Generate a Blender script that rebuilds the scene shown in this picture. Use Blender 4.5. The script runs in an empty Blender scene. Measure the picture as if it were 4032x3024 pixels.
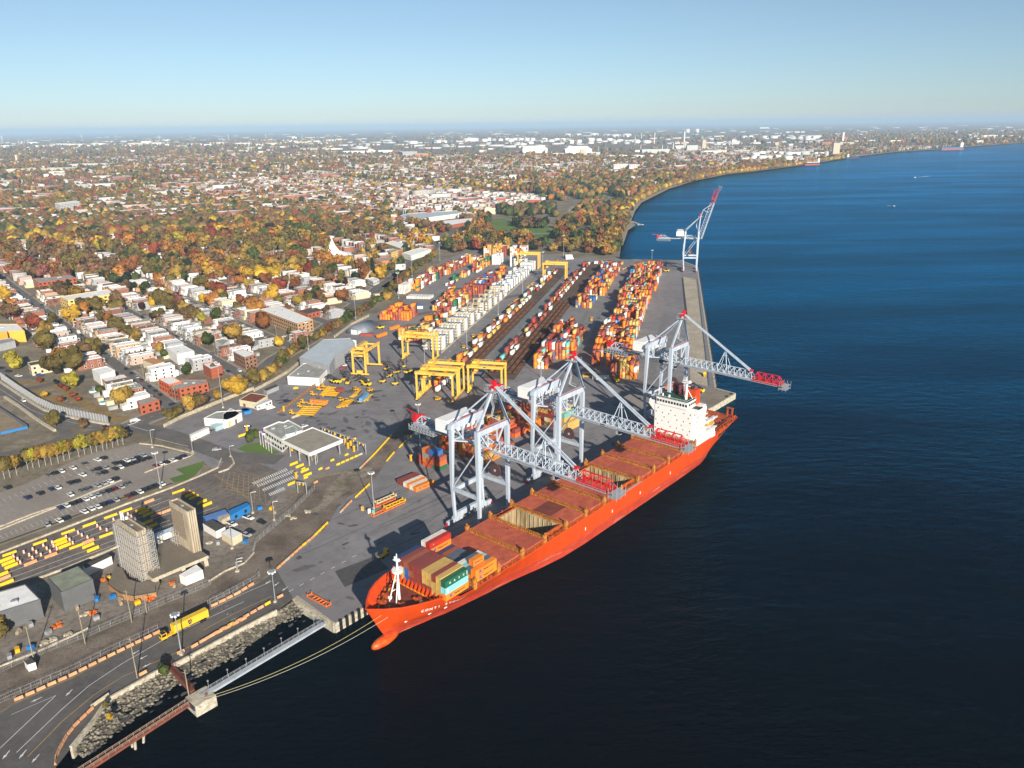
import bpy, bmesh, math, random
from mathutils import Vector, Matrix
random.seed(7)
S = bpy.context.scene
COL = S.collection
rad = math.radians

# ------------------------------------------------------------------ camera, sky, sun, exposure
CAM_H = 178.0
HFOV, PITCH, ROLL = rad(66.5), rad(18.36), rad(0.75)
cd = bpy.data.cameras.new('camera'); cam = bpy.data.objects.new('camera', cd); COL.objects.link(cam)
cd.sensor_fit = 'HORIZONTAL'; cd.angle = HFOV; cd.clip_start = 1.0; cd.clip_end = 200000
cF = Vector((0, math.cos(PITCH), -math.sin(PITCH)))
_r0, _u0 = Vector((1, 0, 0)), Vector((0, math.sin(PITCH), math.cos(PITCH)))
cR = _r0*math.cos(ROLL) - _u0*math.sin(ROLL); cU = _u0*math.cos(ROLL) + _r0*math.sin(ROLL)
_m = Matrix((cR, cU, -cF)).transposed().to_4x4(); _m.translation = Vector((0, 0, CAM_H)); cam.matrix_world = _m
S.camera = cam
FPX = 2016/math.tan(HFOV/2)

SUN_EL, SUN_AZ = rad(21.6), rad(-69.7)      # azimuth as a counter-clockwise angle from +X, direction towards the sun
w = bpy.data.worlds.new('World'); S.world = w; w.use_nodes = True
nt = w.node_tree; nt.nodes.clear()
sky = nt.nodes.new('ShaderNodeTexSky'); sky.sky_type = 'NISHITA'; sky.sun_disc = False
sky.sun_elevation = SUN_EL; sky.sun_rotation = math.pi/2 - SUN_AZ
sky.altitude = 0; sky.air_density = 0.8; sky.dust_density = 0.1; sky.ozone_density = 5.0
bg = nt.nodes.new('ShaderNodeBackground'); bg.inputs[1].default_value = 0.060
wo = nt.nodes.new('ShaderNodeOutputWorld')
hsv = nt.nodes.new('ShaderNodeHueSaturation'); hsv.inputs['Saturation'].default_value = 0.80; hsv.inputs['Hue'].default_value = 0.486
nt.links.new(sky.outputs[0], hsv.inputs['Color']); nt.links.new(hsv.outputs[0], bg.inputs[0]); nt.links.new(bg.outputs[0], wo.inputs[0])
sd = bpy.data.lights.new('sun', 'SUN'); sd.energy = 5.0; sd.angle = rad(0.5); sd.color = (1.0, 0.90, 0.76)
so = bpy.data.objects.new('sun', sd); COL.objects.link(so)
sdir = Vector((math.cos(SUN_EL)*math.cos(SUN_AZ), math.cos(SUN_EL)*math.sin(SUN_AZ), math.sin(SUN_EL)))
so.rotation_euler = sdir.to_track_quat('Z', 'Y').to_euler(); so.location = (100, -300, 400)
S.view_settings.view_transform = 'Standard'; S.view_settings.look = 'None'
S.view_settings.gamma = 1; S.view_settings.exposure = 0.72; S.view_settings.use_curve_mapping = False
S.cycles.volume_bounces = 0; S.cycles.max_bounces = 5

# ------------------------------------------------------------------ helpers
CROP = {'a':(0,1050,2.212),'b':(1000,1050,2.212),'y':(1500,900,2.765),'r':(2200,900,2.212),'d':(0,1650,2.212),
        'g':(900,1500,2.765),'m':(1550,1300,2.765),'p':(1350,1750,2.765),'k':(2100,1150,2.0733),'l':(0,2300,2.2917),
        'n':(800,2000,2.0733),'o':(1400,2000,2.4578),'t':(2100,1500,2.37),'f':(0,500,1.6385),'F':(1350,450,1.6385),
        'R':(2680,450,1.6361),'w':(400,1900,3.6867),'e':(0,1400,4.148),'h':(0,1900,4.148),'K':(2500,1400,4.609),
        'B':(1400,2150,5.53),'1':(1550,980,3.173),'2':(1650,1280,3.173),'3':(2200,980,2.38),'4':(1800,1000,3.173),
        '5':(2050,1200,3.173),'x':(0,0,1.0),'v':(0,0,0.54861)}
def A(k, x, y, z=0.0):
    """the point at height z seen at (x, y) of crop k of the survey photograph"""
    x0, y0, s = CROP[k]; X, Y = x0+x/s, y0+y/s
    d = cF + cR*((X-2016)/FPX) - cU*((Y-1512)/FPX)
    t = (z-CAM_H)/d.z
    return Vector((d.x*t, d.y*t, z))
TH = rad(49.5)
UA, VA = Vector((math.cos(TH), math.sin(TH), 0)), Vector((math.sin(TH), -math.cos(TH), 0))
def UV(u, v, z=0.0): return UA*u + VA*v + Vector((0, 0, z))
def yaw(p, q): return math.atan2(q[1]-p[1], q[0]-p[0])

def srgb(h):
    h = h.lstrip('#'); c = [int(h[i:i+2], 16)/255 for i in (0, 2, 4)]
    return tuple(((v/12.92) if v <= 0.04045 else ((v+0.055)/1.055)**2.4) for v in c)
MATS = {}
def mat(name, color, rough=0.6, metal=0.0, noise=0.0, nscale=1.0, dark=None, bump=0.0, bscale=8.0, spec=0.4,
        rnd=0.0, ribs=0.0, ribscale=3.6, emit=None, streak=0.0, coord='Object'):
    if name in MATS: return MATS[name]
    m = bpy.data.materials.new(name); m.use_nodes = True; MATS[name] = m
    n = m.node_tree.nodes; l = m.node_tree.links; b = n['Principled BSDF']
    color = tuple(color)[:3]
    b.inputs['Base Color'].default_value = (*color, 1); b.inputs['Roughness'].default_value = rough
    b.inputs['Metallic'].default_value = metal; b.inputs['Specular IOR Level'].default_value = spec
    m.diffuse_color = (*color, 1)
    tc = n.new('ShaderNodeTexCoord'); out = None
    if noise > 0 or streak > 0:
        tx = n.new('ShaderNodeTexNoise'); tx.inputs['Scale'].default_value = nscale; tx.inputs['Detail'].default_value = 6
        tx.inputs['Roughness'].default_value = 0.65
        if streak > 0:
            mp = n.new('ShaderNodeMapping'); mp.inputs['Scale'].default_value = (1, 1, 0.12)
            l.new(tc.outputs[coord], mp.inputs[0]); l.new(mp.outputs[0], tx.inputs['Vector'])
        else: l.new(tc.outputs[coord], tx.inputs['Vector'])
        rp = n.new('ShaderNodeValToRGB'); rp.color_ramp.elements[0].position = 0.36; rp.color_ramp.elements[1].position = 0.64
        k = noise or streak
        dk = dark if dark else tuple(c*(1-k) for c in color)
        rp.color_ramp.elements[0].color = (*dk, 1); rp.color_ramp.elements[1].color = (*(tuple(min(1, c*(1+0.25*k)) for c in color) if not dark else color), 1)
        l.new(tx.outputs[0], rp.inputs[0]); out = rp.outputs[0]
    if rnd > 0:
        oi = n.new('ShaderNodeObjectInfo'); hs = n.new('ShaderNodeHueSaturation')
        mr = n.new('ShaderNodeMapRange'); mr.inputs[3].default_value = 1-rnd; mr.inputs[4].default_value = 1+rnd
        l.new(oi.outputs['Random'], mr.inputs[0]); l.new(mr.outputs[0], hs.inputs['Value'])
        m2 = n.new('ShaderNodeMath'); m2.operation = 'MULTIPLY_ADD'; m2.inputs[1].default_value = 0.05*rnd; m2.inputs[2].default_value = 0.5-0.025*rnd
        fr = n.new('ShaderNodeMath'); fr.operation = 'FRACT'; m3 = n.new('ShaderNodeMath'); m3.operation = 'MULTIPLY'; m3.inputs[1].default_value = 17.3
        l.new(oi.outputs['Random'], m3.inputs[0]); l.new(m3.outputs[0], fr.inputs[0]); l.new(fr.outputs[0], m2.inputs[0]); l.new(m2.outputs[0], hs.inputs['Hue'])
        if out: l.new(out, hs.inputs['Color'])
        else: hs.inputs['Color'].default_value = (*color, 1)
        out = hs.outputs[0]
    if out: l.new(out, b.inputs['Base Color'])
    if bump > 0 or ribs > 0:
        bp = n.new('ShaderNodeBump')
        if ribs > 0:
            wv = n.new('ShaderNodeTexWave'); wv.bands_direction = 'X'; wv.inputs['Scale'].default_value = ribscale/ (2*math.pi) * 3.14
            l.new(tc.outputs['Object'], wv.inputs['Vector']); l.new(wv.outputs[1], bp.inputs['Height'])
            bp.inputs['Strength'].default_value = ribs; bp.inputs['Distance'].default_value = 0.06
        else:
            t2 = n.new('ShaderNodeTexNoise'); t2.inputs['Scale'].default_value = bscale; t2.inputs['Detail'].default_value = 4
            l.new(tc.outputs[coord], t2.inputs['Vector']); l.new(t2.outputs[0], bp.inputs['Height'])
            bp.inputs['Strength'].default_value = bump; bp.inputs['Distance'].default_value = 0.1
        l.new(bp.outputs[0], b.inputs['Normal'])
    if emit:
        b.inputs['Emission Color'].default_value = (*color, 1); b.inputs['Emission Strength'].default_value = emit
    return m

class MB:
    """collects boxes, beams, prisms and sheets that become ONE mesh"""
    def __init__(s): s.v = []; s.f = []; s.mi = []
    def add(s, vs, fs, mi=0):
        o = len(s.v); s.v += [tuple(v) for v in vs]; s.f += [tuple(i+o for i in f) for f in fs]; s.mi += [mi]*len(fs); return s
    def box(s, c, d, rz=0.0, mi=0, taper=1.0):
        cx, cy, cz = c; dx, dy, dz = d[0]/2, d[1]/2, d[2]/2; C, N = math.cos(rz), math.sin(rz); vs = []
        for z, t in ((-dz, 1), (dz, taper)):
            for x, y in ((-dx, -dy), (dx, -dy), (dx, dy), (-dx, dy)):
                vs.append((cx+(x*C-y*N)*t, cy+(x*N+y*C)*t, cz+z))
        return s.add(vs, [(3,2,1,0),(4,5,6,7),(0,1,5,4),(1,2,6,5),(2,3,7,6),(3,0,4,7)], mi)
    def bx(s, x0, x1, y0, y1, z0, z1, mi=0): return s.box(((x0+x1)/2, (y0+y1)/2, (z0+z1)/2), (x1-x0, y1-y0, z1-z0), 0, mi)
    def bar(s, p, q, w, h=None, n=4, w2=None, mi=0):
        p, q = Vector(p), Vector(q); d = q-p
        if d.length < 1e-6: return s
        d.normalize(); up = Vector((0, 0, 1)) if abs(d.z) < 0.95 else Vector((1, 0, 0))
        a = d.cross(up).normalized(); b = a.cross(d).normalized(); h = h or w; vs = []
        for P, k in ((p, 1.0), (q, (w2/w if w2 else 1.0))):
            for i in range(n):
                t = 2*math.pi*(i+0.5)/n; g = 1/math.cos(math.pi/n) if n == 4 else 1
                vs.append(P + a*math.cos(t)*w/2*g*k + b*math.sin(t)*h/2*g*k)
        fs = [tuple(range(n)), tuple(range(2*n-1, n-1, -1))] + [(i, i+n, (i+1) % n+n, (i+1) % n) for i in range(n)]
        return s.add(vs, fs, mi)
    def prism(s, pts, z0, z1, mi=0, top=None):
        n = len(pts); a = sum(pts[i][0]*pts[(i+1) % n][1]-pts[(i+1) % n][0]*pts[i][1] for i in range(n))
        if a < 0: pts = pts[::-1]
        vs = [(p[0], p[1], z0) for p in pts] + [(p[0], p[1], z1) for p in pts]
        fs = [tuple(range(n-1, -1, -1)), tuple(range(n, 2*n))] + [(i, (i+1) % n, (i+1) % n+n, i+n) for i in range(n)]
        s.add(vs, fs, mi)
        if top is not None: s.mi[-n-1] = top
        return s
    def sheet(s, pts, z=None, mi=0):
        n = len(pts); a = sum(pts[i][0]*pts[(i+1) % n][1]-pts[(i+1) % n][0]*pts[i][1] for i in range(n))
        if a < 0: pts = pts[::-1]
        return s.add([(p[0], p[1], p[2] if z is None else z) for p in pts], [tuple(range(n))], mi)
    def ribbon(s, pts, w, z, mi=0, h=None):
        """flat strip (or raised strip of height h) of width w along a polyline"""
        pts = [Vector((p[0], p[1], 0)) for p in pts]; L, R = [], []
        for i, p in enumerate(pts):
            d = (pts[min(i+1, len(pts)-1)]-pts[max(i-1, 0)]).normalized(); nrm = Vector((-d.y, d.x, 0))*(w/2)
            L.append(p+nrm); R.append(p-nrm)
        for i in range(len(pts)-1):
            q = [R[i], R[i+1], L[i+1], L[i]]
            if h is None: s.sheet(q, z, mi)
            else: s.prism(q, z, z+h, mi)
        return s
    def cyl(s, c, r, h, n=12, r2=None, mi=0): return s.bar(c, (c[0], c[1], c[2]+h), 2*r, n=n, w2=(2*r2 if r2 is not None else None), mi=mi)
    def build(s, name, m=None, parent=None, smooth=False):
        me = bpy.data.meshes.new(name); me.from_pydata(s.v, [], s.f)
        ms = m if isinstance(m, (list, tuple)) else [m]
        for x in ms:
            if x: me.materials.append(x)
        if len(ms) > 1: me.polygons.foreach_set('material_index', s.mi)
        if smooth: me.polygons.foreach_set('use_smooth', [True]*len(me.polygons))
        me.update(); o = bpy.data.objects.new(name, me); COL.objects.link(o)
        if parent: o.parent = parent
        return o
USED = {}
def tag(o, label=None, cat=None, group=None, kind=None):
    if label:
        o['label'] = label; USED.setdefault(label, []).append(o)
    if cat: o['category'] = cat
    if group: o['group'] = group
    if kind: o['kind'] = kind
    return o
def empty(name, loc=(0,0,0), rz=0.0, label=None, cat=None, group=None):
    o = bpy.data.objects.new(name, None); o.empty_display_size = 1; COL.objects.link(o)
    o.location = loc; o.rotation_euler = (0, 0, rz); return tag(o, label, cat, group)
KIDS = {}
def copy_tree(o, parent=None):
    c = o.copy(); COL.objects.link(c)
    if parent: c.parent = parent
    for ch in list(o.children): copy_tree(ch, c)
    return c
def each(name, m, parent, boxes, fn=None):
    """one object per entry: every box is a part of its own"""
    out = []
    for b_ in boxes:
        q = MB(); (fn(q, b_) if fn else q.bx(*b_)); out.append(q.build(name, m, parent))
    return out
def struct(name, mb, m): return tag(mb.build(name, m), kind='structure')
def text(s, size, m, name='lettering', parent=None, loc=(0,0,0), rot=(0,0,0), depth=0.02, align='CENTER', bold=0.0):
    cu = bpy.data.curves.new(name, 'FONT'); cu.body = s; cu.size = size; cu.align_x = align; cu.align_y = 'CENTER'; cu.extrude = depth
    cu.offset = bold; cu.resolution_u = 2
    t = bpy.data.objects.new('tmp', cu); COL.objects.link(t); dg = bpy.context.evaluated_depsgraph_get()
    me = bpy.data.meshes.new_from_object(t.evaluated_get(dg)); bpy.data.objects.remove(t); bpy.data.curves.remove(cu)
    me.materials.clear(); me.materials.append(m); me.name = name
    o = bpy.data.objects.new(name, me); COL.objects.link(o); o.parent = parent; o.location = loc; o.rotation_euler = rot; return o
ORD = ['first','second','third','fourth','fifth','sixth','seventh','eighth','ninth','tenth','eleventh','twelfth','thirteenth','fourteenth',
       'fifteenth','sixteenth','seventeenth','eighteenth','nineteenth','twentieth']
def nth(i):
    if i < 20: return ORD[i]
    return '%d%s' % (i+1, {1:'st',2:'nd',3:'rd'}.get((i+1) % 10 if (i+1) % 100 not in (11,12,13) else 0, 'th'))
# ------------------------------------------------------------------ water, land, roads (the setting)
def ground_mat(name, c1, c2, c3, sc=0.05, rough=0.95, sc2=0.8, bump=0.0, lo=.4, hi=.6):
    m = bpy.data.materials.new(name); m.use_nodes = True; MATS[name] = m
    n = m.node_tree.nodes; l = m.node_tree.links; b = n['Principled BSDF']; b.inputs['Roughness'].default_value = rough
    b.inputs['Specular IOR Level'].default_value = 0.2
    g = n.new('ShaderNodeNewGeometry')
    def ns(scale, det, r=.6):
        t = n.new('ShaderNodeTexNoise'); t.inputs['Scale'].default_value = scale; t.inputs['Detail'].default_value = det
        t.inputs['Roughness'].default_value = r; l.new(g.outputs['Position'], t.inputs['Vector']); return t
    a = ns(sc, 8, .65); r1 = n.new('ShaderNodeValToRGB'); e = r1.color_ramp.elements
    e[0].position = lo; e[1].position = hi; e[0].color = (*c1, 1); e[1].color = (*c2, 1); l.new(a.outputs[0], r1.inputs[0])
    a2 = ns(sc2, 6, .7); r2 = n.new('ShaderNodeValToRGB'); e = r2.color_ramp.elements; e[0].position = .45; e[1].position = .72
    e[0].color = (0,0,0,1); e[1].color = (1,1,1,1); l.new(a2.outputs[0], r2.inputs[0])
    mx = n.new('ShaderNodeMixRGB'); l.new(r2.outputs[0], mx.inputs[0]); l.new(r1.outputs[0], mx.inputs[1]); mx.inputs[2].default_value = (*c3, 1)
    l.new(mx.outputs[0], b.inputs['Base Color'])
    if bump:
        bp = n.new('ShaderNodeBump'); bp.inputs['Strength'].default_value = bump; bp.inputs['Distance'].default_value = .3
        l.new(a2.outputs[0], bp.inputs['Height']); l.new(bp.outputs[0], b.inputs['Normal'])
    return m
WZ = -4.0
# water
wm = bpy.data.materials.new('river_water'); wm.use_nodes = True
n = wm.node_tree.nodes; l = wm.node_tree.links; b = n['Principled BSDF']
n.remove(b); b = n.new('ShaderNodeMixShader'); ou = n['Material Output']; l.new(b.outputs[0], ou.inputs[0])
df = n.new('ShaderNodeBsdfDiffuse'); df.inputs[0].default_value = (0.0000, 0.0012, 0.0030, 1)
gl = n.new('ShaderNodeBsdfGlossy'); gl.inputs['Roughness'].default_value = 0.16
fz = n.new('ShaderNodeFresnel'); fz.inputs[0].default_value = 1.333; l.new(fz.outputs[0], b.inputs[0]); l.new(df.outputs[0], b.inputs[1]); l.new(gl.outputs[0], b.inputs[2])
g = n.new('ShaderNodeNewGeometry')
mp = n.new('ShaderNodeMapping'); mp.inputs['Scale'].default_value = (1.0, 2.2, 1.0); mp.inputs['Rotation'].default_value = (0, 0, rad(-20)); l.new(g.outputs['Position'], mp.inputs[0])
t1 = n.new('ShaderNodeTexNoise'); t1.inputs['Scale'].default_value = 0.35; t1.inputs['Detail'].default_value = 5; t1.inputs['Roughness'].default_value = .6; l.new(mp.outputs[0], t1.inputs['Vector'])
t2 = n.new('ShaderNodeTexNoise'); t2.inputs['Scale'].default_value = 0.006; t2.inputs['Detail'].default_value = 4; l.new(mp.outputs[0], t2.inputs['Vector'])
mr = n.new('ShaderNodeMapRange'); mr.inputs[1].default_value = .35; mr.inputs[2].default_value = .7; mr.inputs[3].default_value = .35; mr.inputs[4].default_value = .8; l.new(t2.outputs[0], mr.inputs[0])
bp = n.new('ShaderNodeBump'); bp.inputs['Distance'].default_value = 0.8; l.new(mr.outputs[0], bp.inputs['Strength']); l.new(bp.outputs[0], gl.inputs['Normal']); l.new(bp.outputs[0], fz.inputs['Normal'])
t3 = n.new('ShaderNodeTexNoise'); t3.inputs['Scale'].default_value = 0.09; t3.inputs['Detail'].default_value = 4; l.new(mp.outputs[0], t3.inputs['Vector'])
ad = n.new('ShaderNodeMath'); ad.operation = 'MULTIPLY_ADD'; ad.inputs[1].default_value = 2.2; l.new(t3.outputs[0], ad.inputs[0]); l.new(t1.outputs[0], ad.inputs[2]); l.new(ad.outputs[0], bp.inputs['Height'])
mp2 = n.new('ShaderNodeMapping'); mp2.inputs['Scale'].default_value = (.0016, .009, 1.0); mp2.inputs['Rotation'].default_value = (0, 0, rad(-12)); l.new(g.outputs['Position'], mp2.inputs[0])
t4 = n.new('ShaderNodeTexNoise'); t4.inputs['Scale'].default_value = 1.0; t4.inputs['Detail'].default_value = 6; t4.inputs['Roughness'].default_value = .62; t4.inputs['Distortion'].default_value = .5; l.new(mp2.outputs[0], t4.inputs['Vector'])
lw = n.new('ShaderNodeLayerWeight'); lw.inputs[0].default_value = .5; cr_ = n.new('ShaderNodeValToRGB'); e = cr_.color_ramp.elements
e[0].position = .30; e[0].color = (.13, .11, .09, 1); e[1].position = .80; e[1].color = (.004, .47, .88, 1); l.new(lw.outputs['Facing'], cr_.inputs[0])  # reflection colour painted by view angle: dark brown when steep, blue at grazing
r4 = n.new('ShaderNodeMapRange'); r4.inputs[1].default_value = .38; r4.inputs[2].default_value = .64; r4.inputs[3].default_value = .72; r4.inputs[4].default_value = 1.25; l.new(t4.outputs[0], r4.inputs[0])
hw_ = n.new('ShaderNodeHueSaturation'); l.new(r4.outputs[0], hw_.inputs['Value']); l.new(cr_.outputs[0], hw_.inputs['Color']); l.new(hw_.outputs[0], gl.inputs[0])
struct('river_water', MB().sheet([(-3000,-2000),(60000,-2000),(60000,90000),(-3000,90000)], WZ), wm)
struct('river_bed', MB().sheet([(-3000,-2000),(60000,-2000),(60000,90000),(-3000,90000)], WZ-9), mat('river_mud', (.01,.01,.01)))

# terminal outline along the water (clockwise seen from above: from lower left to the far right shore)
CORNER = UV(147, -215.6)                    # near corner of the ship berth
BERTH_E = A('r', 1535, 1435); BERTH_B = A('r', 1365, 1390)
QE_FAR = A('r', 1205, 330)
shore_px = [('F',1785,915),('F',1795,850),('F',1830,750),('F',1880,715),('F',1850,690),('F',1880,620),('F',1920,570),('F',2000,530),('F',2100,480),('F',2212,445),
            ('R',100,425),('R',300,385),('R',450,370),('R',600,350),('R',720,335),('R',790,325),('R',900,305),('R',1060,285),('R',1160,262),('R',1400,240),
            ('R',1660,225),('R',1850,210),('R',2000,198),('R',2212,183)]
shore = [A(*p) for p in shore_px]
wall_top = [A('l',500,1659), A('l',640,1480), A('l',840,1235), A('l',970,1045), A('l',1400,800), A('l',1550,742), A('l',2200,395), A('n',600,842), A('n',737,742)]
inner = A('n',737,742)
far_end = [QE_FAR, A('r',1060,275), A('r',650,262), A('r',535,255)]
edge = [Vector((-600,60,0)), Vector((-200,120,0))] + wall_top + [CORNER, BERTH_E, BERTH_B] + far_end + shore + [A('x',4600,535), A('x',5200,505)]
land = edge + [Vector((60000, 60000, 0)), Vector((60000, 90000, 0)), Vector((-60000, 90000, 0)), Vector((-60000, 60, 0))]
land_m = ground_mat('dry_grass_soil', (.17,.14,.105), (.27,.23,.175), (.11,.105,.06), .03, 1, .25, lo=.42, hi=.6)
struct('ground', MB().sheet(land, 0.0), land_m)
asph = ground_mat('yard_asphalt', (.185,.176,.186), (.245,.236,.245), (.15,.144,.152), .018, .9, .12, lo=.35, hi=.65)
asph_dark = ground_mat('road_asphalt', (.088,.083,.083), (.12,.114,.11), (.14,.13,.12), .05, .9, .3)
conc = ground_mat('quay_concrete', (.36,.31,.24), (.46,.41,.33), (.25,.21,.16), .06, .9, .5)
conc_wall = ground_mat('wall_concrete', (.42,.37,.28), (.55,.50,.40), (.22,.18,.13), .25, .9, .9)
gravelm = ground_mat('track_gravel', (.12,.095,.075), (.23,.19,.155), (.085,.066,.055), .06, 1, 1.2)
lotm = ground_mat('parking_asphalt', (.25,.22,.195), (.30,.275,.25), (.21,.18,.155), .03, .95, .6)
dirtm = ground_mat('pale_dirt', (.15,.12,.09), (.30,.26,.21), (.10,.08,.055), .05, 1, .35)
grassm = ground_mat('park_lawn', (.085,.16,.035), (.12,.20,.05), (.13,.15,.05), .02, 1, .2)
turfm = ground_mat('verge_grass', (.08,.075,.025), (.13,.10,.04), (.05,.06,.02), .08, 1, .4)
# yard of the terminal
yard = [A('n',737,742), CORNER, BERTH_E, BERTH_B, QE_FAR, A('r',1060,280), A('r',650,265), A('r',535,262), A('y',2212,330), A('y',1900,300), A('y',1450,240), A('y',980,238),
        A('y',660,350), A('y',480,520), A('y',280,760), A('b',1000,440), A('b',850,520), A('b',640,700), A('b',400,850), A('b',290,960), A('b',0,1095),
        A('a',2212,1090), A('a',1430,1395), A('a',1560,1490), A('d',1560,180), A('d',1700,320), A('d',1900,470), A('d',2212,830), A('g',480,1250), A('g',700,1180), A('g',1000,1000), A('g',1380,960),
        A('g',1240,1300), A('g',1000,1659), A('n',1030,115), A('n',600,510)]
struct('port_yard', MB().sheet(yard, 0.03), asph)
# gate plaza, queue lanes and parking lot
lanes = [A('d',0,1170), A('d',560,965), A('d',1100,755), A('d',1700,520), A('d',1905,430), A('d',1980,330), A('d',2100,330), A('g',600,1000), A('g',480,1250), A('d',2190,900), A('d',1560,1000), A('d',900,1170), A('d',330,1380), A('d',0,1510), A('d',-400,1660), A('d',-400,1320)]
struct('queue_lanes', MB().sheet(lanes, 0.06), ground_mat('lane_asphalt', (.145,.125,.115), (.19,.168,.15), (.09,.075,.07), .04, .9, .4))
lot = [A('d',-500,870), A('d',0,640), A('d',240,560), A('d',560,400), A('d',830,290), A('d',1210,215), A('d',1700,320), A('d',1780,370), A('d',1740,480), A('d',1500,560), A('d',1060,700), A('d',560,900), A('d',0,1105), A('d',-500,1290)]
struct('parking_lot', MB().sheet(lot, 0.05), lotm)
struct('lawn', MB().sheet([A('d',1545,435), A('d',1780,365), A('d',1765,420), A('d',1700,490), A('d',1620,535), A('d',1520,555), A('d',1475,520), A('d',1600,480), A('d',1530,440)], 0.10), grassm)
mbk = MB(); mbk.ribbon([A('d',-300,1200), A('d',0,1082), A('d',560,880), A('d',1060,690), A('d',1500,560)], 1.6, 0.08); struct('verge', mbk, turfm)
# near road with its lines
road = [A('l',-300,1500), A('l',0,1170), A('l',120,1090), A('l',660,850), A('l',1000,665), A('l',1450,455), A('l',1900,240), A('n',50,830), A('n',240,740), A('n',480,600), A('n',600,510),
        A('n',737,742), A('n',600,842), A('l',2200,395), A('l',1550,742), A('l',1400,800), A('l',970,1045), A('l',840,1235), A('l',640,1480), A('l',500,1659), A('l',300,1900), A('l',-300,1900)]
struct('road', MB().sheet(road, 0.05), asph_dark)
gb = [A('l',-300,1300), A('l',0,1150), A('l',120,1075), A('l',660,835), A('l',1000,655), A('l',1450,440), A('l',1900,220), A('n',50,815), A('n',240,725), A('n',460,590), A('n',600,500), A('n',760,360), A('n',1030,110),
      A('g',1240,1300), A('g',1560,1110), A('g',1720,880), A('g',1930,640), A('g',2050,530), A('g',1960,380), A('g',1780,590), A('g',1440,960), A('g',1230,1010), A('g',960,1060), A('g',760,1240),
      A('n',640,100), A('n',430,300), A('n',420,380), A('n',250,500), A('n',0,650), A('l',1900,20), A('l',1500,180), A('l',1100,350), A('l',800,480), A('l',420,620), A('l',0,790), A('l',-300,950)]
struct('railway_bed', MB().sheet(gb, 0.04), gravelm)
struct('pale_dirt', MB().sheet([A('g',1000,1340), A('g',1060,1180), A('g',1240,1010), A('g',1380,970), A('g',1520,930), A('g',1600,860), A('g',1560,960), A('g',1500,1040), A('g',1330,1180), A('g',1150,1290), A('g',1010,1420), A('g',850,1440)], 0.08), dirtm)
struct('construction_yard', MB().sheet([A('l',-300,900), A('l',0,760), A('l',420,600), A('l',800,465), A('l',1100,335), A('l',1500,165), A('l',1900,0), A('n',410,380), A('n',420,300), A('n',560,180), A('n',780,0), A('g',690,1240), A('g',480,1250), A('d',2190,760), A('d',1800,880), A('d',1040,1150), A('d',380,1400), A('d',0,1560), A('d',-400,1700)], 0.045),
       ground_mat('site_ground', (.19,.165,.14), (.26,.23,.205), (.11,.09,.065), .06, 1, .4))
# berth apron of the far quay, with its rail trench
struct('quay_apron', MB().sheet([A('r',1150,1345), A('r',1085,420), A('r',1195,440), A('r',1305,1375)], 0.07), conc)
struct('quay_rail_strip', MB().sheet([A('r',1320,1380), A('r',1196,380), A('r',1212,380), A('r',1352,1385)], 0.09), mat('rail_strip', (.22,.22,.235), noise=.3, nscale=.3))
struct('rail_trench', MB().sheet([A('r',1102,760), A('r',1070,430), A('r',1084,430), A('r',1122,760)], 0.10).sheet([A('r',1300,1370), A('r',1205,440), A('r',1208,440), A('r',1308,1372)], 0.10), mat('trench_dark', (.03,.03,.035)))
# markings
white_p = mat('road_paint', (.72,.72,.70), .7, noise=.25, nscale=2)
yellow_p = mat('yellow_road_paint', (.45,.30,.10), .7, noise=.3, nscale=2)
mk = MB()
for pts, w in (([A('l',-40,1520), A('l',505,1005)], .22), ([A('l',150,1520), A('l',560,1130), A('l',800,920), A('l',1100,720), A('l',1550,460), A('l',2200,160)], .22), ([A('n',60,830), A('n',330,700), A('n',560,600)], .2),
               ([A('l',100,1180), A('l',505,1005)], .15)):
    mk.ribbon(pts, w, 0.08)
for i in range(10):
    p, q = A('n',700+i*86,685-i*47), A('n',735+i*86,664-i*46)
    if i < 7: mk.ribbon([p, q], .3, 0.09)
def arrow(mk, p, q, w=.5):
    p, q = Vector(p), Vector(q); d = (q-p).normalized(); s = Vector((-d.y, d.x, 0)); L = (q-p).length
    m_ = p+d*L*.55
    mk.sheet([p+s*.12, p-s*.12, m_-s*.2, m_+s*.2], .095); mk.sheet([m_+s*w, q, m_-s*w], .095)
for a_ in ((90,1500,20,1585),(240,1495,170,1580),(355,1538,285,1615),(380,1020,275,1070),(655,950,590,1015),(1255,600,1185,640),(1330,645,1250,685),(1362,715,1285,755),(2060,195,1995,230),(2118,240,2045,278),(2155,295,2085,335)):
    arrow(mk, A('l',a_[0],a_[1]), A('l',a_[2],a_[3]))
for a_ in ((205,797,145,830),(257,840,190,872),(292,888,230,920),(550,592,505,625),(620,608,578,640),(690,645,643,680)):
    arrow(mk, A('n',a_[0],a_[1]), A('n',a_[2],a_[3]))
# queue lane lines
for (x0,y0,x1,y1) in ((0,1470,1900,760),(0,1420,1480,880),(0,1365,1480,820),(230,1230,1480,760),(420,1110,1480,700),(600,1000,1400,690)):
    mk.ribbon([A('d',x0,y0), A('d',(x0+x1)/2,(y0+y1)/2), A('d',x1,y1)], .28, 0.085)
for k in range(4):                          # ladder markings before the gate
    x0, y0, x1, y1 = ((260,1105,640,945),(310,1130,710,965),(370,1175,760,1010),(440,1225,610,1150))[k]
    N = 18 if k < 3 else 9
    for i in range(N):
        p = A('g', x0+(x1-x0)*i/N, y0+(y1-y0)*i/N); q = A('g', x0+22+(x1-x0)*i/N, y0+26+(y1-y0)*i/N); mk.ribbon([p, q], .6, .09)
for i in range(20):                         # parking bay lines
    p = A('d', 20+i*52, 690-i*20); mk.ribbon([p, A('d', 50+i*52, 715-i*20)], .12, .075)
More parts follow.
